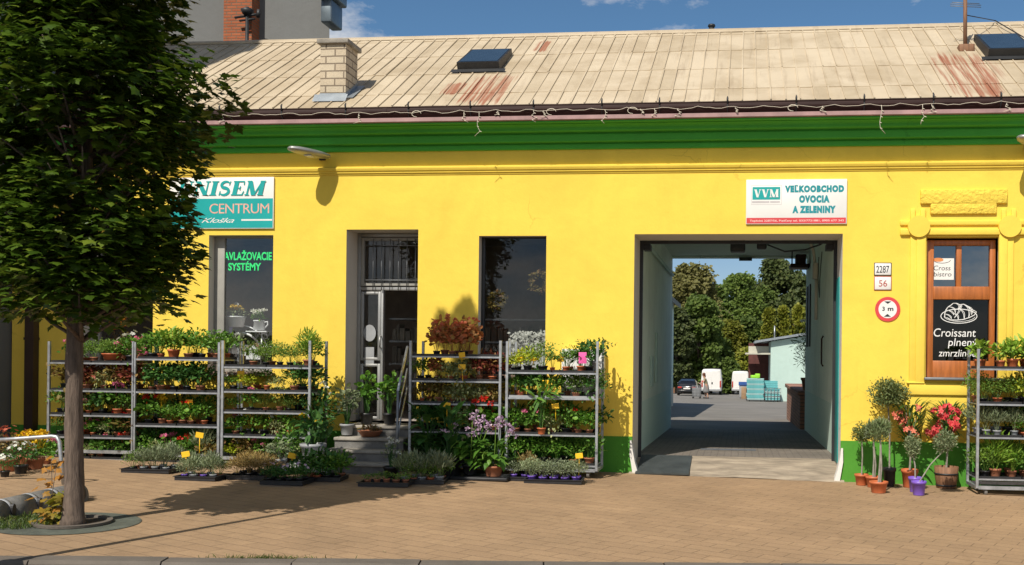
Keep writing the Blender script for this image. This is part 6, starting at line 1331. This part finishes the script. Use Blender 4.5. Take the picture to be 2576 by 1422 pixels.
# bins, crates
a = yard(*Z5(1020, 1228)); x0, x1 = at(*Z5(985, 1100), a.y).x, at(*Z5(1110, 1100), a.y).x; zt = at(*Z5(1040, 1040), a.y).z
t = thing('waste_bin', 'grey waste container with blue lid beside the turquoise crates', 'bin', (a.x, a.y, a.z)); m = MB(); m.rbox(x0, x1, a.y, a.y+1.1, a.z+.08, zt, .05); m.build('body', GREYP, t)
m = MB(); zl = at(*Z5(1040, 990), a.y).z; m.prism([(a.y-.05, zt+.003), (a.y-.05, zt+.08), (a.y+.5, zl), (a.y+1.15, zl-.05), (a.y+1.15, zt+.003)], x0-.05, x1+.05); m.build('lid', BLUEP, t)
t = thing('cardboard_stack', 'brown cardboard boxes stacked against the waste container', 'boxes', (x0+.5, a.y-.4, a.z)); m = MB(); m.rbox(at(*Z5(1015, 1100), a.y).x, at(*Z5(1085, 1100), a.y).x, a.y-.6, a.y-.03, a.z, at(*Z5(1040, 1062), a.y).z, .02); m.build('box', pm('cardboard', (.32, .21, .12), .8), t)
d = yard(*Z5(1215, 1268)).y; ncr = 0
def crate(x0, x1, y0, y1, z, h, mat, label):
    t = thing('plastic_crate', label, 'crate', ((x0+x1)/2, (y0+y1)/2, z), 'turquoise crates stacked in the yard'); m = MB(); e = .03; g_ = h*.10
    m.box(x0, x1, y0, y1, z, z+.02); m.box(x0-.02, x1+.02, y0-.02, y0+e, z+h-.045, z+h-g_); m.box(x0-.02, x1+.02, y1-e, y1+.02, z+h-.045, z+h-g_); m.box(x0-.02, x0+e, y0+e, y1-e, z+h-.044, z+h-g_-.001); m.box(x1-e, x1+.02, y0+e, y1-e, z+h-.044, z+h-g_-.001)
    m.box(x0, x1, y0+.002, y0+e-.004, z+.02, z+h-.046); m.box(x0+.001, x1-.001, y1-e, y1-.002, z+.02, z+h-.046); m.box(x0+.002, x0+e, y0+e, y1-e, z+.02, z+h-.046); m.box(x1-e, x1-.002, y0+e, y1-e, z+.02, z+h-.046); m.build('crate_shell', mat, t); return t
za, zb2 = yard(*Z5(1215, 1268)).z+.10, at(*Z5(1215, 940), d).z; xa, xb = at(*Z5(1095, 1100), d).x, at(*Z5(1332, 1100), d).x; N = 13; hh = (zb2-za)/N; rr = random.Random(2)
for k in range(N): j = rr.uniform(-.025, .025); crate(xa+j, xb+j, d, d+.8, za+k*hh, hh, CRATEM if k % 3 else CRATEP, '%s of the tall left stack of turquoise crates' % (('lowest crate', 'topmost crate')[k == N-1] if k in (0, N-1) else '%s crate from the ground' % (ORD+['eleventh', 'twelfth', 'thirteenth'])[k]))
xa2, xb2 = at(*Z5(1345, 1100), d).x, at(*Z5(1540, 1100), d).x; zb3 = at(*Z5(1440, 978), d).z; N = 9; hh = (zb3-za)/N
for k in range(N): j = rr.uniform(-.02, .02); crate(xa2+j, xb2+j, d+.7, d+1.4, za+k*hh, hh, CRATEM, '%s of the rear right stack of turquoise crates' % (('lowest crate', 'topmost crate')[k == N-1] if k in (0, N-1) else '%s crate from the ground' % ORD[k]))
xb4 = at(*Z5(1570, 1100), d).x; zb4 = at(*Z5(1440, 1088), d).z; N = 5; hh = (zb4-za)/N
for k in range(N): crate(xa2+.05, xb4-.05, d-.15, d+.5, za+k*hh, hh, CRATEP if k % 2 else CRATEM, '%s of the low front stack of crates in the wire trolley' % (('lowest crate', 'topmost crate')[k == N-1] if k in (0, N-1) else '%s crate from the ground' % ORD[k]))
t = thing('wire_trolley', 'low wire trolley round the front crates by the mint shed', 'trolley', ((xa2+xb4)/2, d, za-.1)); m = MB()
for x in np.linspace(xa2-.02, xb4+.02, 6): m.tube([(x, d-.24, za), (x, d-.24, zb4+.03)], .014, 5)
for z in np.linspace(za, zb4+.03, 4): m.tube([(xa2-.02, d-.24, z), (xb4+.02, d-.24, z)], .014, 5)
m.build('wire_side', STEELD, t); m = MB(); m.box(xa2-.03, xb4+.03, d-.2, d+.55, za-.05, za-.004); m.build('base', DARKM, t)
for x in (xa2+.15, xb4-.15): m = MB(); m.tube([(x-.03, d, za-.11), (x+.03, d, za-.11)], .07, 10); m.build('caster', RUBBER, t)
t = thing('pallet_dolly', 'flat dark dolly under the tall left crate stack', 'dolly', ((xa+xb)/2, d, za-.1)); m = MB(); m.box(xa-.05, xb+.05, d-.03, d+.83, za-.05, za-.004); m.build('base', DARKM, t)
for x in (xa+.15, xb-.15): m = MB(); m.tube([(x-.03, d+.1, za-.11), (x+.03, d+.1, za-.11)], .07, 10); m.build('caster', RUBBER, t)
for lab, (x, y), w, hgt in (('lime green box lying on the tall crate stack', (1185, 935), .30, .19), ('lime green tipped basket on top of the tall crate stack', (1243, 925), .25, .28)):
    c = at(*Z5(x, y), d+.4); m = MB(); m.rbox(c.x-w/2, c.x+w/2, d+.2, d+.55, zb2+.004, zb2+hgt, .04, 0, 2, .2); tag(m.build('green_box', GREENP), lab, 'box')

# vehicles ----------------------------------------------------------------------
def loft(m, secs, mat=0):
    n = len(secs[0]); vs = [p for s_ in secs for p in s_]; m.add(vs, [(i*n+j, i*n+(j+1) % n, (i+1)*n+(j+1) % n, (i+1)*n+j) for i in range(len(secs)-1) for j in range(n)]+[tuple(range(n))[::-1], tuple(range((len(secs)-1)*n, len(secs)*n))], mat, True)
def wheel(t, x, y, z, r, w):
    m = MB(); m.lathe([(r*.62, -w/2), (r*.95, -w/2), (r, -w*.3), (r, w*.3), (r*.95, w/2), (r*.62, w/2)], (x, y, z), 20, R=Matrix.Rotation(PI/2, 3, 'Y')); o = m.build('wheel', RUBBER, t)
    m = MB(); m.lathe([(.02, -w*.46), (r*.6, -w*.44), (r*.6, w*.44), (.02, w*.46)], (x, y, z), 14, R=Matrix.Rotation(PI/2, 3, 'Y')); m.build('rim', GREYP, o)
def van(label, xl, xr, yt, yb, rot=0):
    g_ = yard((xl+xr)/2, yb); y = g_.y; x0, x1 = at(xl, yb, y).x, at(xr, yb, y).x; H = at((xl+xr)/2, yt, y).z-g_.z; w = (x1-x0)/2; cx = (x0+x1)/2; z0 = g_.z
    t = thing('parked_van', label, 'van', (cx, y, z0), 'white vans parked in the yard')
    def sec(yy, w_, zlo, zhi, tp=.10): 
        r = .14
        return [(cx-w_, yy, z0+zlo), (cx+w_, yy, z0+zlo), (cx+w_*1.0, yy, z0+zhi*.50), (cx+w_*.985, yy, z0+zhi*.62), (cx+w_*(1-tp), yy, z0+zhi-r), (cx+w_*(1-tp)-r*.6, yy, z0+zhi-.02), (cx, yy, z0+zhi), (cx-w_*(1-tp)+r*.6, yy, z0+zhi-.02), (cx-w_*(1-tp), yy, z0+zhi-r), (cx-w_*.985, yy, z0+zhi*.62), (cx-w_, yy, z0+zhi*.50)]
    m = MB(); loft(m, [sec(y, w*.97, .42, H*.985), sec(y+.10, w, .38, H), sec(y+3.4, w, .34, H), sec(y+4.2, w*.97, .34, H*.96, .12), sec(y+5.0, w*.95, .34, H*.58), sec(y+5.55, w*.85, .36, H*.45)]); m.build('body', VANP, t)
    for sg in (-1, 1):
        m = MB(); a, b = cx+sg*.012, cx+sg*w*.86; m.add([(a, y-.012, z0+.52), (b, y-.012, z0+.52), (b, y-.012, z0+H*.56), (cx+sg*w*.80, y-.012, z0+H*.90), (a, y-.012, z0+H*.93), (a, y+.02, z0+.52), (b, y+.02, z0+.52), (b, y+.02, z0+H*.56), (cx+sg*w*.80, y+.02, z0+H*.90), (a, y+.02, z0+H*.93)], [(0, 1, 2, 3, 4)]+[(i, (i+1) % 5, 5+(i+1) % 5, 5+i) for i in range(5)]); dr_ = m.build('rear_door', VANP, t)
        m = MB(); m.rbox(cx+sg*w*.88-.06, cx+sg*w*.88+.06, y-.03, y+.04, z0+H*.30, z0+H*.56, .015); m.build('tail_light', REDL, t)
        for yy in (y+.95, y+4.5): wheel(t, cx+sg*(w-.12), yy, z0+.34, .34, .22)
    m = MB(); m.rbox(cx-w*.98, cx+w*.98, y-.12, y+.08, z0+.34, z0+.52, .03); m.build('bumper', GREYP, t)
    m = MB(); m.box(cx-w*.62, cx-w*.12, y-.022, y-.013, z0+H*.30, z0+H*.36); m.build('number_plate', WHITES, t)
    m = MB(); m.rbox(cx+.02, cx+.12, y-.04, y-.013, z0+H*.42, z0+H*.50, .008); m.build('handle', BLACKP, t)
    return t
van('nearer white panel van parked on the left, seen from behind', 1763, 1815, 929, 994); van('white panel van parked on the right beside the blue-lidded container', 1840, 1884, 934, 993)
def car(label, xl, xr, yt, yb):
    g_ = yard((xl+xr)/2, yb); y = g_.y; x0, x1 = at(xl, yb, y).x, at(xr, yb, y).x; H = at((xl+xr)/2, yt, y).z-g_.z; w = (x1-x0)/2; cx = (x0+x1)/2; z0 = g_.z
    t = thing('parked_car', label, 'car', (cx, y, z0))
    def s2(yy, wb, wt, lo, hi): return [(cx-wb*.94, yy, z0+lo), (cx+wb*.94, yy, z0+lo), (cx+wb, yy, z0+lo+(hi-lo)*.5), (cx+wt, yy, z0+hi-.04), (cx+wt-.08, yy, z0+hi), (cx-wt+.08, yy, z0+hi), (cx-wt, yy, z0+hi-.04), (cx-wb, yy, z0+lo+(hi-lo)*.5)]
    b = H*.64; m = MB(); loft(m, [s2(y, w*.9, w*.84, .32, b*.9), s2(y+.15, w*.98, w*.9, .24, b), s2(y+.8, w, w*.93, .2, b*1.01), s2(y+3.2, w, w*.93, .2, b*.98), s2(y+4.1, w*.95, w*.85, .22, b*.84), s2(y+4.4, w*.8, w*.7, .3, b*.7)]); m.build('body', CARP, t)
    m = MB(); loft(m, [s2(y+.45, w*.90, w*.86, b-.02, b+.02), s2(y+1.25, w*.88, w*.66, b-.02, H), s2(y+2.3, w*.88, w*.66, b-.02, H*.99), s2(y+3.1, w*.88, w*.84, b-.02, b+.02)]); m.build('cabin', CARP, t)
    m = MB(); m.add([(cx-w*.78, y+.50, z0+b+.035), (cx+w*.78, y+.50, z0+b+.035), (cx+w*.60, y+1.18, z0+H-.035), (cx-w*.60, y+1.18, z0+H-.035)], [(0, 1, 2, 3)]); m.build('rear_window', CARG, t)
    for sg in (-1, 1):
        m = MB(); m.rbox(cx+sg*w*.70-.16, cx+sg*w*.70+.16, y-.02, y+.10, z0+b*.70, z0+b*.86, .02); m.build('tail_light', REDL, t)
        m = MB(); m.rbox(cx+sg*w*1.06-.08, cx+sg*w*1.06+.08, y+2.7, y+2.82, z0+b, z0+b+.14, .03); m.build('mirror', CARP, t)
        for yy in (y+.85, y+3.5): wheel(t, cx+sg*(w-.10), yy, z0+.31, .31, .2)
    m = MB(); m.box(cx-.27, cx+.27, y-.03, y-.012, z0+b*.62, z0+b*.74); m.build('number_plate', WHITES, t)
    m = MB(); m.rbox(cx-w*.9, cx+w*.9, y-.06, y+.06, z0+.30, z0+.46, .03); m.build('bumper', CARP, t)
car('black car parked on the far left of the yard, seen from behind', 1702, 1753, 954, 996)

# person with a small wire cart -----------------------------------------------------
def skin(name, pts, edges, radii, mat, parent, root=0, lv=2):
    me = bpy.data.meshes.new(name); off = WLOC[parent.name]; me.from_pydata([V(p)-off for p in pts], edges, []); o = bpy.data.objects.new(name, me); COL.objects.link(o)
    o.modifiers.new('skin', 'SKIN')
    for i, r in enumerate(radii):
        rv = r if isinstance(r, tuple) else (r, r); me.skin_vertices[0].data[i].radius = rv
    me.skin_vertices[0].data[root].use_root = True; o.modifiers['skin'].use_smooth_shade = True
    s_ = o.modifiers.new('sub', 'SUBSURF'); s_.levels = lv; s_.render_levels = lv
    bpy.context.view_layer.update(); dg = bpy.context.evaluated_depsgraph_get(); nm = bpy.data.meshes.new_from_object(o.evaluated_get(dg)); nm.name = name
    o.modifiers.clear(); o.data = nm; bpy.data.meshes.remove(me); nm.materials.clear(); nm.materials.append(mat); o.parent = parent; return o
pb = yard(1776, 1003); sc_ = 1.0
pr = thing('person', 'person in khaki top and grey skirt pushing a small wire cart across the yard', 'person', tuple(pb))
B_ = lambda x, y, z: (pb.x+x, pb.y+y, pb.z+z)
# facing left and away; trunk bent a little forward over the cart handle
J = [B_(0, 0, .86), B_(-.03, 0, 1.06), B_(-.08, 0, 1.28), B_(-.11, 0, 1.36), B_(-.15, 0, 1.45), B_(-.17, 0, 1.54), B_(-.17, 0, 1.62),
     B_(-.06, -.16, 1.30), B_(-.20, -.24, 1.08), B_(-.36, -.16, 1.02), B_(-.42, -.14, 1.01),
     B_(-.10, .16, 1.30), B_(-.22, .24, 1.06), B_(-.38, .16, 1.02), B_(-.44, .14, 1.01),
     B_(.05, -.09, .80), B_(.06, -.10, .46), B_(.14, -.10, .09), B_(.04, -.10, .035),
     B_(-.01, .09, .80), B_(-.08, .10, .46), B_(-.02, .10, .09), B_(-.12, .10, .035)]
E_ = [(0, 1), (1, 2), (2, 3), (3, 4), (4, 5), (5, 6), (2, 7), (7, 8), (8, 9), (9, 10), (2, 11), (11, 12), (12, 13), (13, 14), (0, 15), (15, 16), (16, 17), (17, 18), (0, 19), (19, 20), (20, 21), (21, 22)]
RR = [(.15, .12), (.13, .11), (.16, .12), .065, .06, .095, .085, .06, .045, .032, .036, .06, .045, .032, .036, .085, .06, .042, .038, .085, .06, .042, .038]
for hnd, sg in ((10, -1), (14, 1)):                              # fingers closed round the handle
    hx, hy, hz_ = (J[hnd][0]-pb.x, J[hnd][1]-pb.y, J[hnd][2]-pb.z)
    for k in range(5):
        b0 = len(J); oy = (-.032+.016*k); J += [B_(hx-.045, hy+oy, hz_+.004), B_(hx-.075, hy+oy, hz_-.022)] if k < 4 else [B_(hx-.01, hy-sg*.04, hz_+.015), B_(hx-.045, hy-sg*.048, hz_-.005)]; E_ += [(hnd, b0), (b0, b0+1)]; RR += [.010, .008]
skin('body', J, E_, RR, SKIN, pr)
skin('top', [B_(.01, 0, .90), B_(-.02, 0, 1.05), B_(-.07, 0, 1.26), B_(-.10, 0, 1.345), B_(-.055, -.165, 1.30), B_(-.13, -.205, 1.19), B_(-.095, .165, 1.30), B_(-.16, .205, 1.18)], [(0, 1), (1, 2), (2, 3), (2, 4), (4, 5), (2, 6), (6, 7)], [(.175, .155), (.155, .14), (.18, .14), .085, .085, .07, .085, .07], KHAKI, pr)
m = MB(); m.lathe([(.27, .40), (.255, .55), (.22, .78), (.185, .93), (.165, .95)], B_(.01, 0, 0), 20, sx=.8, sy=.75)
for i, v in enumerate(m.v): a_ = math.atan2(v[1]-pb.y, v[0]-pb.x); k_ = max(0, (.93-(v[2]-pb.z)))*.05*math.sin(7*a_); m.v[i] = (v[0]+k_*math.cos(a_), v[1]+k_*math.sin(a_), v[2])
m.build('skirt', GREYC, pr)
m = MB(); m.lathe([(.03, -.10), (.10, -.05), (.115, .03), (.10, .09), (.04, .125)], B_(-.155, .0, 1.60), 14); m.lathe([(.02, -.2), (.05, -.12), (.045, -.02)], B_(-.075, .0, 1.60), 10); m.build('hair', HAIR, pr)
m = MB(); 
for y_ in (-.035, .035): m.lathe([(.001, -.012), (.011, -.006), (.012, .004), (.001, .011)], B_(-.256, y_, 1.585), 8)
m.lathe([(.001, -.02), (.014, -.012), (.009, .012), (.002, .03)], B_(-.268, 0, 1.55), 8); m.build('face', SKIN, pr)
m = MB(); m.rbox(*[v for p in ((pb.x-.04, pb.x+.2), (pb.y-.15, pb.y-.05), (pb.z, pb.z+.10)) for v in p], .03); m.rbox(*[v for p in ((pb.x-.2, pb.x+.04), (pb.y+.05, pb.y+.15), (pb.z, pb.z+.10)) for v in p], .03); m.build('shoes', BLACKP, pr)
t = thing('wire_cart', 'small grey wire cart with handle pushed by the person', 'cart', B_(-.62, 0, 0)); m = MB()
x0, x1, y0, y1 = pb.x-.92, pb.x-.34, pb.y-.24, pb.y+.24
for z in np.linspace(.14, .86, 8): m.tube([(x0, y0, pb.z+z), (x1, y0, pb.z+z), (x1, y1, pb.z+z), (x0, y1, pb.z+z), (x0, y0, pb.z+z)], .008, 5)
for k in range(7):
    for y in (y0, y1): x = x0+(x1-x0)*k/6; m.tube([(x, y, pb.z+.12), (x, y, pb.z+.88)], .009, 5)
m.build('basket', STEELD, t); m = MB(); m.tube([(x1, y0, pb.z+.86), (x1-.06, y0, pb.z+1.0), (x1-.06, y1, pb.z+1.0), (x1, y1, pb.z+.86)], .013, 6); m.build('handle', STEEL, t)
m = MB(); m.box(x0+.03, x1-.03, y0+.03, y1-.03, pb.z+.16, pb.z+.70); m.build('load', GREYP, t)
for x in (x0+.06, x1-.06): m = MB(); m.tube([(x, y0+.01, pb.z+.06), (x, y0+.04, pb.z+.06)], .06, 10); m.tube([(x, y1-.04, pb.z+.06), (x, y1-.01, pb.z+.06)], .06, 10); m.build('caster', RUBBER, t)

# trees beyond the yard -------------------------------------------------------------
def far_tree(px, top, Y, half, mat, label, shape='round', n=2600, size=.55, base=None, seed=0):
    g = np.random.default_rng(seed+int(px)); c = at(px, top, Y); z0 = yz(Y)-.3; H = c.z-z0; Rr = half/F*(Y+DIST); t = thing('yard_tree', label, 'tree', (c.x, Y, z0), 'trees behind the yard')
    m = MB(); m.tube([(c.x, Y, z0), (c.x+g.normal(0, .15), Y, z0+H*.3), (c.x+g.normal(0, .2), Y, z0+H*.6), (c.x, Y, z0+H*.9)], [.05+H*.018, H*.014, H*.009, .03], 8)
    for k in range(7): a = g.uniform(0, 6.28); z = z0+H*g.uniform(.25, .6); m.tube([(c.x, Y, z), (c.x+math.cos(a)*Rr*.4, Y+math.sin(a)*Rr*.4, z+H*.1), (c.x+math.cos(a)*Rr*.75, Y+math.sin(a)*Rr*.75, z+H*.14)], [H*.007, H*.004, .02], 5)
    m.build('trunk', BARK, t); m = MB(); zb = z0+H*(.10 if base is None else base); cc = (zb+c.z)/2; hh = (c.z-zb)/2
    NL = 50; ct = []; n = int(n*5.4); size = size*.74; Rr *= 1.12
    for k in range(NL):
        u = g.uniform(-1, 1); a = g.uniform(0, 6.28)
        if shape == 'round': w = math.sqrt(max(.05, 1-u*u*.92)); 
        elif shape == 'cone': w = max(.10, (1-u)/2*1.0)
        else: w = max(.25, .55+.45*math.sin(u*3+g.uniform(0, 3)))*math.sqrt(max(.08, 1-max(0, u)**2))
        r = Rr*w*g.uniform(.45, .80); ct.append((c.x+math.cos(a)*r, Y+math.sin(a)*r, cc+u*hh*.86, Rr*(.36 if shape != 'cone' else .20+.18*w)*g.uniform(.75, 1.25)))
    per = n//NL
    for x, y, z, r in ct:
        p = sph(g, per); rad_ = r*(g.uniform(0, 1, (per, 1))**.35)*(1+.18*g.normal(size=(per, 1))); q_ = np.array([x, y, z])+p*rad_*np.array([1, 1, .72 if shape == 'round' else .6 if shape == 'pine' else 1.15])
        leaves(m, CLUMP, q_, p*np.array([1, 1, .3])+g.normal(size=p.shape)*.5+np.array([0, 0, -.15 if shape != 'cone' else .5]), p*.9+np.array([-.25, -.5, .55])+g.normal(size=p.shape)*.4, size*g.uniform(.6, 1.3, per))
    rawbuild(m, 'crown', mat, t); return t
FT = [(1725, 640, 130, 40, L_TREE1, 'far green tree behind the tan one', 'round', 1500, .6), (1880, 760, 125, 80, L_TREE3, 'dark green mass of a tree between the round tree and vans', 'round', 2600, .55), (1738, 655, 92, 62, L_TREE2, 'tall tan-green tree at the left of the gateway view', 'round', 3600, .50), (1760, 735, 80, 50, L_TREE1, 'bushy tree behind the black car', 'round', 3000, .45), (1705, 770, 78, 40, L_TREE3, 'dark bushy tree against the left house', 'round', 2200, .42),
      (1862, 682, 112, 52, L_TREE1, 'bright green round tree in the middle of the gateway view', 'round', 3600, .52), (1955, 640, 120, 82, L_TREE3, 'tall dark pine at the right of the gateway view', 'pine', 5200, .6), (1815, 705, 140, 40, L_TREE1, 'distant green tree under the open sky', 'round', 2000, .6),
      (1840, 800, 86, 34, L_TREE4, 'yellow-green bush tree behind the vans', 'round', 2400, .42), (1895, 790, 88, 34, L_TREE1, 'mid green tree left of the yellow-green conifers', 'round', 2200, .45), (1935, 770, 84, 30, L_TREE4, 'leftmost yellow-green conifer behind the shed', 'cone', 2200, .42),
      (1972, 762, 85, 30, L_TREE4, 'middle yellow-green conifer behind the shed', 'cone', 2200, .42), (2008, 750, 86, 32, L_TREE4, 'right yellow-green conifer behind the shed', 'cone', 2200, .42), (1830, 900, 80, 26, L_TREE1, 'low bush between the two vans', 'round', 1200, .36), (1880, 880, 82, 36, L_TREE4, 'low yellow-green shrub above the right van', 'round', 1600, .38),
      (2030, 690, 110, 60, L_TREE3, 'dark tree at the right behind the shed roof', 'pine', 2600, .6), (1790, 820, 84, 44, L_TREE1, 'shaggy shrub above the left van', 'round', 2200, .40), (1905, 720, 118, 60, L_TREE1, 'broad green tree below the pine', 'round', 3200, .55), (1740, 860, 84, 46, L_TREE3, 'dark low shrub behind the garage', 'round', 1800, .4)]
for i, f in enumerate(FT): far_tree(*f[:6], shape=f[6], n=f[7], size=f[8], seed=i*17)
m = MB(); g = np.random.default_rng(1); m.add([(-120, 150, -4), (120, 150, -4), (120, 240, 12), (-120, 240, 12)], [(0, 1, 2, 3)]); struct(m.build('hill', pm('hill_grass', (.06, .09, .025), 1, var=.4, vs=.15)))

# street lamp at the kerb, left of the picture (its shadow crosses the pavement)
x, y = -5.77, -7.85; t = thing('street_lamp', 'slim grey street lamp at the kerb whose shadow crosses the pavement', 'street lamp', (x, y, gz(x)))
m = MB(); m.lathe([(.09, 0), (.09, .5), (.05, .55), (.035, 4.6), (.03, 4.8)], (x, y, gz(x)), 12); m.build('pole', STEELD, t)
m = MB(); m.tube([(x, y, gz(x)+4.78), (x+.02, y+.10, gz(x)+5.05), (x+.05, y+.24, gz(x)+5.25)], .025, 8); m.build('arm', STEELD, t)
m = MB(); m.lathe([(.03, 0), (.085, .08), (.12, .35), (.10, .62), (.02, .7)], (x+.05, y+.22, gz(x)+5.24), 14, sx=.8, sy=.45, R=Matrix.Rotation(math.radians(-62), 3, 'X')); m.build('lamp_head', ALU, t)
